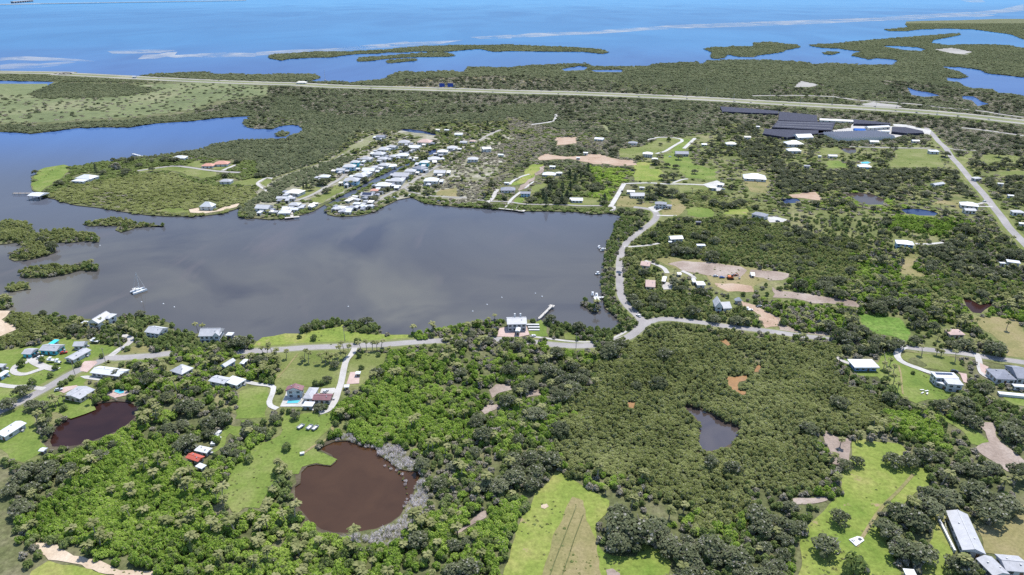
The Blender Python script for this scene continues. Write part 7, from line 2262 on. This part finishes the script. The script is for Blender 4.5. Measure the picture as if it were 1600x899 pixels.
# lone trees and bushes on lawns and along roads (picture position of the foot, radius, species, label)
LONE = [
    ('oak', 1318, 732, 3.6, 'left oak of the pasture with two separate crowns'), ('oak', 1338, 728, 3.4, 'small oak standing free at the pasture edge by the bare patch'),
    ('oak', 1394, 728, 4.6, 'dark oak at the top of the pasture left of the oak row'), ('oak', 1420, 730, 4.4, 'oak at the left end of the pasture oak row'),
    ('oak', 1440, 722, 5.0, 'second oak of the pasture oak row'), ('oak', 1310, 818, 4.3, 'small round oak on the left side of the pasture'),
    ('oak', 1288, 864, 5.8, 'big round oak at the lower left of the pasture'), ('garden', 1336, 899, 5.0, 'bright green tree at the lower edge of the pasture'),
    ('oak', 1382, 838, 5.4, 'left crown of the oak clump in the lower pasture'), ('oak', 1402, 812, 5.4, 'upper crown of the oak clump in the lower pasture'),
    ('oak', 1428, 825, 5.8, 'right crown of the oak clump in the lower pasture'), ('oak', 1410, 872, 6.4, 'large lower oak of the pasture clump'),
    ('oak', 1440, 880, 5.6, 'oak right of the large lower pasture oak'), ('oak', 1450, 806, 5.6, 'oak above the pasture clump near the barn'),
    ('oak', 1478, 790, 5.6, 'oak at the upper left corner of the barn'), ('oak', 1546, 818, 6.2, 'oak right of the barn top'), ('oak', 1570, 800, 6.0, 'oak farther right of the barn top'),
    ('oak', 1520, 780, 6.0, 'oak above the barn ridge'), ('oak', 1505, 895, 5.2, 'oak at the lower end of the barn'), ('oak', 1490, 893, 4.6, 'oak left of the lower barn end'),
    ('oak', 968, 836, 7.0, 'left crown of the great dark oak beside the clearing'), ('oak', 998, 848, 7.6, 'central crown of the great dark oak beside the clearing'),
    ('oak', 1022, 838, 6.0, 'right crown of the great dark oak beside the clearing'), ('oak', 968, 812, 5.0, 'upper crown of the great dark oak beside the clearing'),
    ('oak', 1070, 880, 6.0, 'oak right of the lower clearing'), ('oak', 1110, 868, 6.4, 'large oak at the lower middle edge'), ('oak', 1150, 885, 6.0, 'oak right of the large lower middle oak'),
    ('oak', 1045, 862, 5.0, 'oak at the clearing edge near the lower middle'),
    ('garden', 491, 532, 2.3, 'round dark bush on the shore lawn'), ('garden', 558, 537, 2.2, 'upright dark bush on the shore lawn near the road'), ('garden', 468, 529, 1.6, 'pale low bush on the shore lawn'),
    ('garden', 561, 559, 1.9, 'round bush at the top of the curving driveway'), ('garden', 592, 557, 1.6, 'small bush right of the driveway top'), ('garden', 565, 577, 1.7, 'small dark bush on the grass strip right of the driveway'),
    ('oak', 590, 588, 3.8, 'dark oak at the corner of the bright thicket'), ('oak', 524, 575, 3.4, 'dark oak in the palm clump beside the driveway'),
    ('oak', 511, 598, 2.9, 'grey oak in the middle lawn clump'), ('garden', 494, 603, 2.2, 'olive bush in the middle lawn clump'), ('garden', 503, 602, 2.0, 'second olive bush in the middle lawn clump'),
    ('oak', 500, 642, 3.2, 'dark oak before the maroon garage wing'), ('garden', 438, 614, 1.9, 'bush left of the white gabled house'), ('garden', 426, 600, 2.0, 'bush beside the white path bend'),
    ('garden', 449, 704, 2.3, 'round bush alone on the pond lawn'), ('garden', 389, 722, 2.2, 'pale topped bush at the edge of the pond lawn'),
    ('oak', 360, 710, 4.2, 'dark oak between the junk row and the pond lawn'), ('oak', 372, 716, 3.6, 'dark oak at the lower end of the junk row'), ('oak', 390, 680, 3.8, 'oak at the head of the junk row'),
    ('oak', 462, 655, 3.0, 'dark oak below the white path end'), ('oak', 430, 660, 3.4, 'oak left of the white path end'),
    ('oak', 1548, 553, 6.0, 'big round dark oak on the dry pasture corner'), ('oak', 1324, 552, 4.0, 'round oak above the flat white house'), ('oak', 1345, 552, 4.2, 'grey oak right of the round one above the flat white house'),
    ('oak', 1362, 552, 4.4, 'third oak above the flat white house'), ('oak', 1388, 548, 5.2, 'large oak at the white driveway mouth'), ('oak', 1402, 545, 4.6, 'oak overhanging the white driveway mouth'),
    ('garden', 1382, 598, 2.6, 'dark bush right of the flat white house lawn'), ('garden', 1392, 614, 2.6, 'dark bush below the flat white house lawn'), ('garden', 1385, 582, 1.8, 'small bush by the dark fence'),
    ('garden', 1426, 585, 1.2, 'small palmetto in the middle of the modern house lawn'),
    ('oak', 1116, 504, 4.4, 'round oak before the gabled grey house'), ('oak', 1150, 508, 5.0, 'large round oak right of the gabled grey house'), ('oak', 1163, 508, 3.4, 'oak beside the orange dirt drive foot'),
    ('oak', 1186, 508, 2.6, 'small oak right of the orange dirt drive'), ('garden', 1224, 508, 3.0, 'olive bush at the end of the orange drive'),
    ('oak', 1072, 401, 6.0, 'left big oak behind the graded lot'), ('oak', 1086, 400, 5.4, 'right big oak behind the graded lot left of the tan gap'), ('oak', 1112, 407, 6.6, 'big round oak right of the tan gap'),
    ('oak', 1058, 396, 4.8, 'oak in front of the white house in the wood'),
    ('oak', 1060, 250, 5.5, 'round bush tree below the dark slate roof'), ('oak', 1024, 258, 5.5, 'grey tree below the white hip roofed house'), ('oak', 997, 250, 4.2, 'bush at the corner of the upper lawn'),
    ('garden', 1045, 222, 4.0, 'small tree on the upper lawn'), ('oak', 1032, 228, 3.4, 'small oak beside the white hip roofed house'), ('oak', 1042, 262, 4.6, 'left tree of the pair below the annex'), ('oak', 1056, 264, 4.6, 'right tree of the pair below the annex'),
    ('oak', 1085, 272, 4.6, 'tree on the green slope above the white drive'), ('oak', 1098, 258, 3.4, 'small tree on the green slope'), ('oak', 1036, 282, 6.0, 'left grey oak above the white drive'), ('oak', 1052, 281, 6.0, 'right grey oak above the white drive'),
    ('oak', 963, 238, 4.6, 'tree on the left rim of the upper lawn'), ('oak', 1000, 318, 3.6, 'small bare oak on the brown lawn'),
    ('oak', 1030, 305, 7.0, 'left of the big round oaks by the corner house'), ('oak', 1050, 308, 7.5, 'right of the big round oaks by the corner house'), ('oak', 1015, 312, 5.5, 'lower of the big round oaks by the corner house'),
    ('oak', 1115, 322, 6.0, 'left tree of the dark row on the green plot'), ('oak', 1130, 326, 5.5, 'second tree of the dark row on the green plot'), ('oak', 1150, 324, 5.5, 'third tree of the dark row on the green plot'),
    ('oak', 1525, 262, 8.0, 'big round oak in the meadow at the far right'), ('oak', 1570, 258, 7.5, 'oak at the right of the far meadow'), ('oak', 1598, 262, 8.0, 'round oak cut by the right edge in the far meadow'), ('oak', 1560, 246, 6.0, 'flat oak alone in the far meadow'),
    ('oak', 1477, 246, 6.0, 'oak left of the straight road'), ('oak', 1498, 243, 5.5, 'oak right of the straight road'),
    ('oak', 504, 290, 6.5, 'dark tree clump beside the village street'), ('oak', 511, 302, 5.0, 'round tree on the green canal plot'), ('oak', 486, 298, 4.5, 'grey tree on the left village garden'),
    ('pine', 475, 299, 2.3, 'left small dark cypress in the village garden'), ('pine', 480, 299, 2.3, 'right small dark cypress in the village garden'), ('pine', 762, 203, 3.6, 'tall dark column tree at the top of the village'),
    ('pine', 152, 275, 3.2, 'tall dark conifer by the round white roof on the peninsula'), ('oak', 635, 240, 7.0, 'dark tree at the canal bend'), ('oak', 598, 302, 4.5, 'dark tree by the salmon roof'),
    ('oak', 56, 273, 4.5, 'dark bush at the peninsula tip'), ('oak', 200, 272, 4.5, 'grey bare tree on the peninsula lawn edge'), ('oak', 238, 268, 4.0, 'tree at the left end of the mown peninsula lawn'), ('scrub', 183, 266, 6.0, 'grey brush clump in the middle of the peninsula'),
    ('oak', 276, 253, 5.0, 'dark tree below the white ridge house'),
    ('oak', 38, 620, 5.0, 'large dark oak at the left edge above the white roofed house'), ('oak', 15, 640, 5.0, 'dark oak cut by the left edge'), ('oak', 52, 640, 4.2, 'grey oak left of the maroon pond lawn'), ('oak', 68, 642, 4.0, 'oak beside the maroon pond'),
    ('oak', 70, 668, 3.8, 'dark oak on the left bank of the maroon pond'), ('oak', 76, 680, 3.4, 'small oak on the left bank of the maroon pond'), ('garden', 100, 642, 2.0, 'bush on the bank below the wide grey roof'),
    ('garden', 88, 578, 2.0, 'olive bush on the garden lawn left of the side road'), ('garden', 80, 590, 1.9, 'dark bush on the garden lawn left of the side road'), ('garden', 52, 603, 2.6, 'bush beside the loop drive lawn'),
    ('garden', 160, 560, 1.7, 'bush by the shore house drive fork'), ('garden', 35, 573, 2.6, 'tree on the island of the driveway loop'), ('garden', 66, 566, 2.0, 'bush on the front lawn of the turquoise house'),
    ('garden', 123, 573, 2.2, 'brownish tree at the road corner'), ('garden', 96, 604, 1.8, 'left bush of the roadside row'), ('garden', 104, 600, 1.8, 'middle bush of the roadside row'), ('garden', 112, 594, 1.8, 'right bush of the roadside row'),
    ('oak', 183, 588, 3.4, 'dark tree before the long white roof'), ('oak', 170, 598, 2.8, 'tree below the long white roof'), ('oak', 195, 595, 3.2, 'tree at the right end of the long white roof'),
    ('garden', 200, 548, 2.0, 'bush on the brown lawn by the shore houses'),
    ('garden', 436, 742, 2.6, 'upper olive bush of the clump left of the round brown pond'), ('garden', 448, 746, 2.6, 'right olive bush of the clump left of the round brown pond'), ('garden', 440, 758, 2.8, 'lower olive bush of the clump left of the round brown pond'),
    ('garden', 452, 764, 2.2, 'small bush on the left bank of the round brown pond'), ('garden', 430, 772, 2.8, 'big bush below the clump left of the round brown pond'), ('garden', 446, 778, 2.6, 'bush where the thicket meets the left bank of the brown pond'),
    ('oak', 1583, 690, 6.0, 'oak over the bare yard at the right edge'), ('oak', 1592, 750, 6.0, 'oak at the right edge below the bare yard'),
]
PALMS = [(434, 738), (441, 734), (447, 740), (438, 748), (452, 752), (407, 568), (412, 560), (418, 556), (425, 553), (420, 566), (428, 562), (433, 560), (410, 580), (416, 578), (424, 574), (430, 580), (404, 590), (412, 592), (420, 590), (427, 592), (434, 570),
         (448, 560), (473, 567), (482, 568), (476, 562), (504, 567), (509, 570), (515, 568), (512, 562), (520, 565), (528, 566), (536, 562), (533, 556), (540, 560), (544, 555),
         (564, 548), (573, 548), (582, 548), (589, 547), (596, 546), (537, 548), (1380, 578), (1388, 590), (1396, 600), (1384, 606), (1390, 572), (1402, 612), (1395, 586),
         (82, 634), (92, 632), (100, 630), (88, 638), (1495, 512), (1500, 518), (1508, 508), (1512, 514), (1518, 520), (1488, 520), (1572, 516), (1525, 508), (1478, 528),
         (1440, 556), (1463, 556), (1470, 558), (1492, 566), (1340, 690), (1380, 676), (1390, 680), (1400, 676), (1365, 668), (1372, 680), (1300, 725), (1312, 700),
         (124, 512), (134, 514), (150, 516), (160, 512), (118, 516), (168, 520), (182, 522), (198, 520), (208, 525), (215, 530), (310, 520), (316, 524), (1082, 303), (1092, 302), (1108, 300), (1160, 288), (1164, 292)]
PW = {}
for i, p in enumerate(PALMS):
    where = ('in the clump left of the round brown pond' if p[1] > 725 and p[0] < 460 else 'in the grove left of the wide lawn' if p[0] < 460 and p[1] > 540 and p[0] > 380 else 'on the wide lawn beside the driveway' if 460 <= p[0] < 560 and p[1] > 540 else 'in the row along the shore road' if 560 <= p[0] < 600 else
             'between the flat white and the modern house' if 1375 <= p[0] < 1410 and 565 < p[1] < 640 else 'on the bank of the maroon pond' if p[0] < 110 and p[1] > 620 else 'by the tan roofed house and dry pasture' if p[0] > 1470 and p[1] < 530 else
             'on the lawn inside the white driveway bend' if p[0] > 1430 and p[1] < 570 else 'at the top of the oak pasture' if p[1] > 660 else 'by the large house on the wooded point' if p[0] < 220 else 'by the cross gabled bay house' if p[0] < 400 else 'in the green fields beyond the bay road')
    PW.setdefault(where, []).append(p)
ORD = UNITS + ['tenth', 'eleventh', 'twelfth', 'thirteenth', 'fourteenth', 'fifteenth', 'sixteenth', 'seventeenth', 'eighteenth', 'nineteenth']
for tens in ('twent', 'thirt', 'fort', 'fift', 'sixt', 'sevent', 'eight', 'ninet'):
    ORD += [tens + 'ieth'] + [tens + 'y-' + u_ for u_ in UNITS]
for where, ls in PW.items():
    for q, p in enumerate(sorted(ls)):
        LONE.append(('palm', p[0], p[1], 2.1, '%s cabbage palm from the left %s' % (ORD[q], where)))

# ------------------------------------------------------------------ place the plants
INDIV = {'oak': OAK, 'palm': PALM, 'pine': PINE}
_single = {}


def grow(sp, x, y, r, h, label, cat, group, var, rz, name):
    e = bpy.data.objects.new(name, None)
    e.location = (x, y, 0)
    e.rotation_euler = (0, 0, rz)
    e.scale = (r, r, h)
    e.empty_display_size = .3
    link(e)
    tag(e, label, cat, group)
    if sp in INDIV:
        t, c = INDIV[sp][var % len(INDIV[sp])]
        link(bpy.data.objects.new('trunk', t), e)
        link(bpy.data.objects.new('crown', c), e)
    else:
        if 'stem' not in _single:
            s = MB()
            for q in range(5): s.tube((0, 0, -.02), (.28 * math.cos(q * 1.256), .28 * math.sin(q * 1.256), .5), .05, .025, 5)
            _single['stem'] = mesh('stem', s.V, s.F, M['bark'])
        link(bpy.data.objects.new('stem', _single['stem']), e)
        link(bpy.data.objects.new('foliage', PROTO[sp][var % len(PROTO[sp])].data), e)
    return e


NM = {'oak': ('oak_tree', 'oak'), 'palm': ('cabbage_palm', 'palm'), 'pine': ('conifer', 'conifer'), 'garden': ('bush', 'bush'), 'scrub': ('bush', 'bush')}
cnt = {'oak': 0, 'palm': 0, 'pine': 0}
seen_lab = {}
for sp, px, py, r, lab in LONE:
    x, y = U(px, py)
    hf = {'oak': .95, 'palm': 1.0, 'pine': 1.55}.get(sp, 1.9)
    cnt[sp] = cnt.get(sp, 0) + 1
    grow(sp, x, y, r * random.uniform(.94, 1.06), r * hf * random.uniform(.92, 1.08) * (.60 if sp == 'palm' else .9), lab, NM[sp][1], 'palms ' + lab.split('from the left ')[1] if sp == 'palm' else None, random.randrange(12), random.random() * 6.28, NM[sp][0])

LIMIT = 300
LM = [('red roofed shed', 303, 715), ('round brown pond', 548, 760), ('maroon pond', 146, 662), ('sandy track', 130, 870), ('white roofed house left of the maroon pond', 20, 673), ('three utility trailers', 484, 670),
      ('white gabled house with the pool', 460, 620), ('long white roofed house at the road corner', 170, 582), ('pale grey hip roof in the trees', 280, 577), ('flat roofed block in the oaks', 360, 595), ('curving driveway', 535, 590),
      ('pinkish clearing', 785, 607), ('lower pinkish clearing', 765, 637), ('twin chimney house', 808, 505), ('junction', 1005, 508), ('grey pond', 1120, 670), ('top of the lower clearing', 880, 745), ('wheel ruts', 890, 830),
      ('pinkish brush strip', 735, 815), ('concrete pad', 1338, 848), ('sandy bare patch at the pasture', 1318, 690), ('long metal barn', 1512, 835), ('bare greyish yard', 1560, 690), ('modern white house', 1480, 598), ('flat white house', 1350, 570),
      ('tan roofed house by the palms', 1497, 522), ('vivid green weedy field', 1375, 505), ('slate roofed house at the right edge', 1575, 588), ('gabled grey house by the east road', 1130, 480), ('graded lot', 1115, 420),
      ('pink strip of bare soil', 1275, 465), ('pink roofed house by the bay road', 1018, 445), ('white house in the wood', 1057, 372), ('orange mud openings', 1160, 595), ('large house on the wooded point', 150, 495), ('cross gabled bay house', 330, 520),
      ('shore lawn', 500, 528), ('pale blue house', 1415, 382), ('purple brown pond', 1525, 478), ('corner house at the bay road bend', 1033, 315), ('large white roofed house by the pines', 870, 265), ('white cottage on the north shore', 900, 312),
      ('salmon roofed house', 585, 296), ('canal mouth', 505, 325), ('tall bright white house at the canal head', 690, 235), ('bright white field house', 1120, 290), ('white hip roofed house', 1015, 238), ('long narrow pond', 1435, 330)]
lmx = np.array([(a, b) for _, a, b in LM], float)
rest = []
for sp in ('oak', 'palm', 'pine'):
    ps = [p for p in PLANTS if p[0] == sp]
    vis = [p for p in ps if 0 <= p[6] < GW and 0 <= p[7] < GH + 20]
    vis.sort(key=lambda p: math.hypot(p[1], p[2]) / p[3])
    n = max(0, min(len(vis), LIMIT - cnt[sp]))
    sides = {}
    for p in vis[:n]:
        dd = lmx - np.array([p[6], p[7]])
        k = int(np.argmin((dd ** 2).sum(1)))
        dx, dy = -dd[k]
        side = ('right of' if dx > 0 else 'left of') if abs(dx) > abs(dy) else ('below' if dy > 0 else 'above')
        sides.setdefault((k, side), []).append((math.hypot(dx, dy), id(p), p))
    chosen = set(id(p) for p in vis[:n])
    rest += [p for p in ps if id(p) not in chosen]
    kind_ = {'oak': 'dark oak', 'palm': 'tan green cabbage palm', 'pine': 'dark conifer'}[sp]
    for (k, side), ls in sorted(sides.items()):
        ls.sort()
        for q, (_, _, p) in enumerate(ls):
            lab = '%s %s %s the %s' % ('nearest' if q == 0 else ORD[q], kind_, side, LM[k][0])
            grow(sp, p[1], p[2], p[3], p[4], lab, NM[sp][1], '%ss %s the %s' % (kind_, side, LM[k][0]), random.randrange(12), random.random() * 6.28, NM[sp][0])
rest += [p for p in PLANTS if p[0] not in ('oak', 'palm', 'pine')]

_NG = {}


def scatter_tree(sp):
    if sp in _NG: return _NG[sp]
    ng = bpy.data.node_groups.new('plants_' + sp, 'GeometryNodeTree')
    ng.interface.new_socket('Geometry', in_out='INPUT', socket_type='NodeSocketGeometry')
    ng.interface.new_socket('Geometry', in_out='OUTPUT', socket_type='NodeSocketGeometry')
    N_, L_ = ng.nodes, ng.links
    gi, go = N_.new('NodeGroupInput'), N_.new('NodeGroupOutput')
    ip = N_.new('GeometryNodeInstanceOnPoints')
    gt = N_.new('GeometryNodeGeometryToInstance')
    for p in PROTO[sp]:
        oi = N_.new('GeometryNodeObjectInfo')
        oi.inputs['Object'].default_value = p
        L_.new(oi.outputs['Geometry'], gt.inputs[0])
    ip.inputs['Pick Instance'].default_value = True
    L_.new(gi.outputs[0], ip.inputs['Points'])
    L_.new(gt.outputs[0], ip.inputs['Instance'])
    for nm, dt, sk in (('plant_scale', 'FLOAT_VECTOR', 'Scale'), ('plant_turn', 'FLOAT_VECTOR', 'Rotation'), ('plant_kind', 'INT', 'Instance Index')):
        at = N_.new('GeometryNodeInputNamedAttribute')
        at.data_type = dt
        at.inputs['Name'].default_value = nm
        L_.new(at.outputs['Attribute'], ip.inputs[sk])
    L_.new(ip.outputs[0], go.inputs[0])
    _NG[sp] = ng
    return ng


STN = {'tuft': ('grass_tufts', 'scattered weed tufts ', 'weeds'), 'mangrove': ('mangrove_thicket', 'olive green mangrove thicket ', 'mangroves'), 'far_mangrove': ('mangrove_thicket', 'dull green mangrove cover ', 'mangroves'), 'vine': ('vine_thicket', 'bright green vine thicket ', 'thicket'),
       'scrub': ('scrub', 'greyish scrub ', 'scrub'), 'garden': ('shrubbery', 'mid green shrubs ', 'shrubs'), 'reed': ('reeds', 'dead lavender grey reeds ', 'reeds'),
       'oak': ('oak_wood', 'mass of dark oak crowns ', 'wood'), 'pine': ('conifer_wood', 'mass of dark conifers ', 'wood'), 'palm': ('palm_grove', 'mass of distant palms ', 'palms')}
groups = {}
for p in rest:
    groups.setdefault((p[0], p[5]), []).append(p)
for (sp, rg), ps in sorted(groups.items()):
    n = len(ps)
    nm, lab, cat_n = STN[sp]
    A = np.array([(p[1], p[2], p[3], p[4]) for p in ps])
    me = bpy.data.meshes.new(nm)
    me.vertices.add(n)
    co = np.zeros((n, 3), 'f')
    co[:, :2] = A[:, :2]
    co[:, 2] = -.05
    me.vertices.foreach_set('co', co.ravel())
    at = me.attributes.new('plant_scale', 'FLOAT_VECTOR', 'POINT')
    at.data.foreach_set('vector', np.stack([A[:, 2], A[:, 2], A[:, 3]], 1).astype('f').ravel())
    at = me.attributes.new('plant_turn', 'FLOAT_VECTOR', 'POINT')
    tv = np.zeros((n, 3), 'f')
    tv[:, 2] = RNG.uniform(0, 6.283, n)
    tv[:, :2] = RNG.uniform(-.12, .12, (n, 2))
    at.data.foreach_set('vector', tv.ravel())
    at = me.attributes.new('plant_kind', 'INT', 'POINT')
    at.data.foreach_set('value', RNG.integers(0, len(PROTO[sp]), n).astype('i'))
    o = link(bpy.data.objects.new(nm, me))
    md = o.modifiers.new('plants', 'NODES')
    md.node_group = scatter_tree(sp)
    tag(o, lab + REG[rg][0], cat_n, kind='stuff')
print('plants', len(PLANTS), 'objects', len(bpy.data.objects), {k: sum(len(v) for (s, _), v in groups.items() if s == k) for k in SPEC})
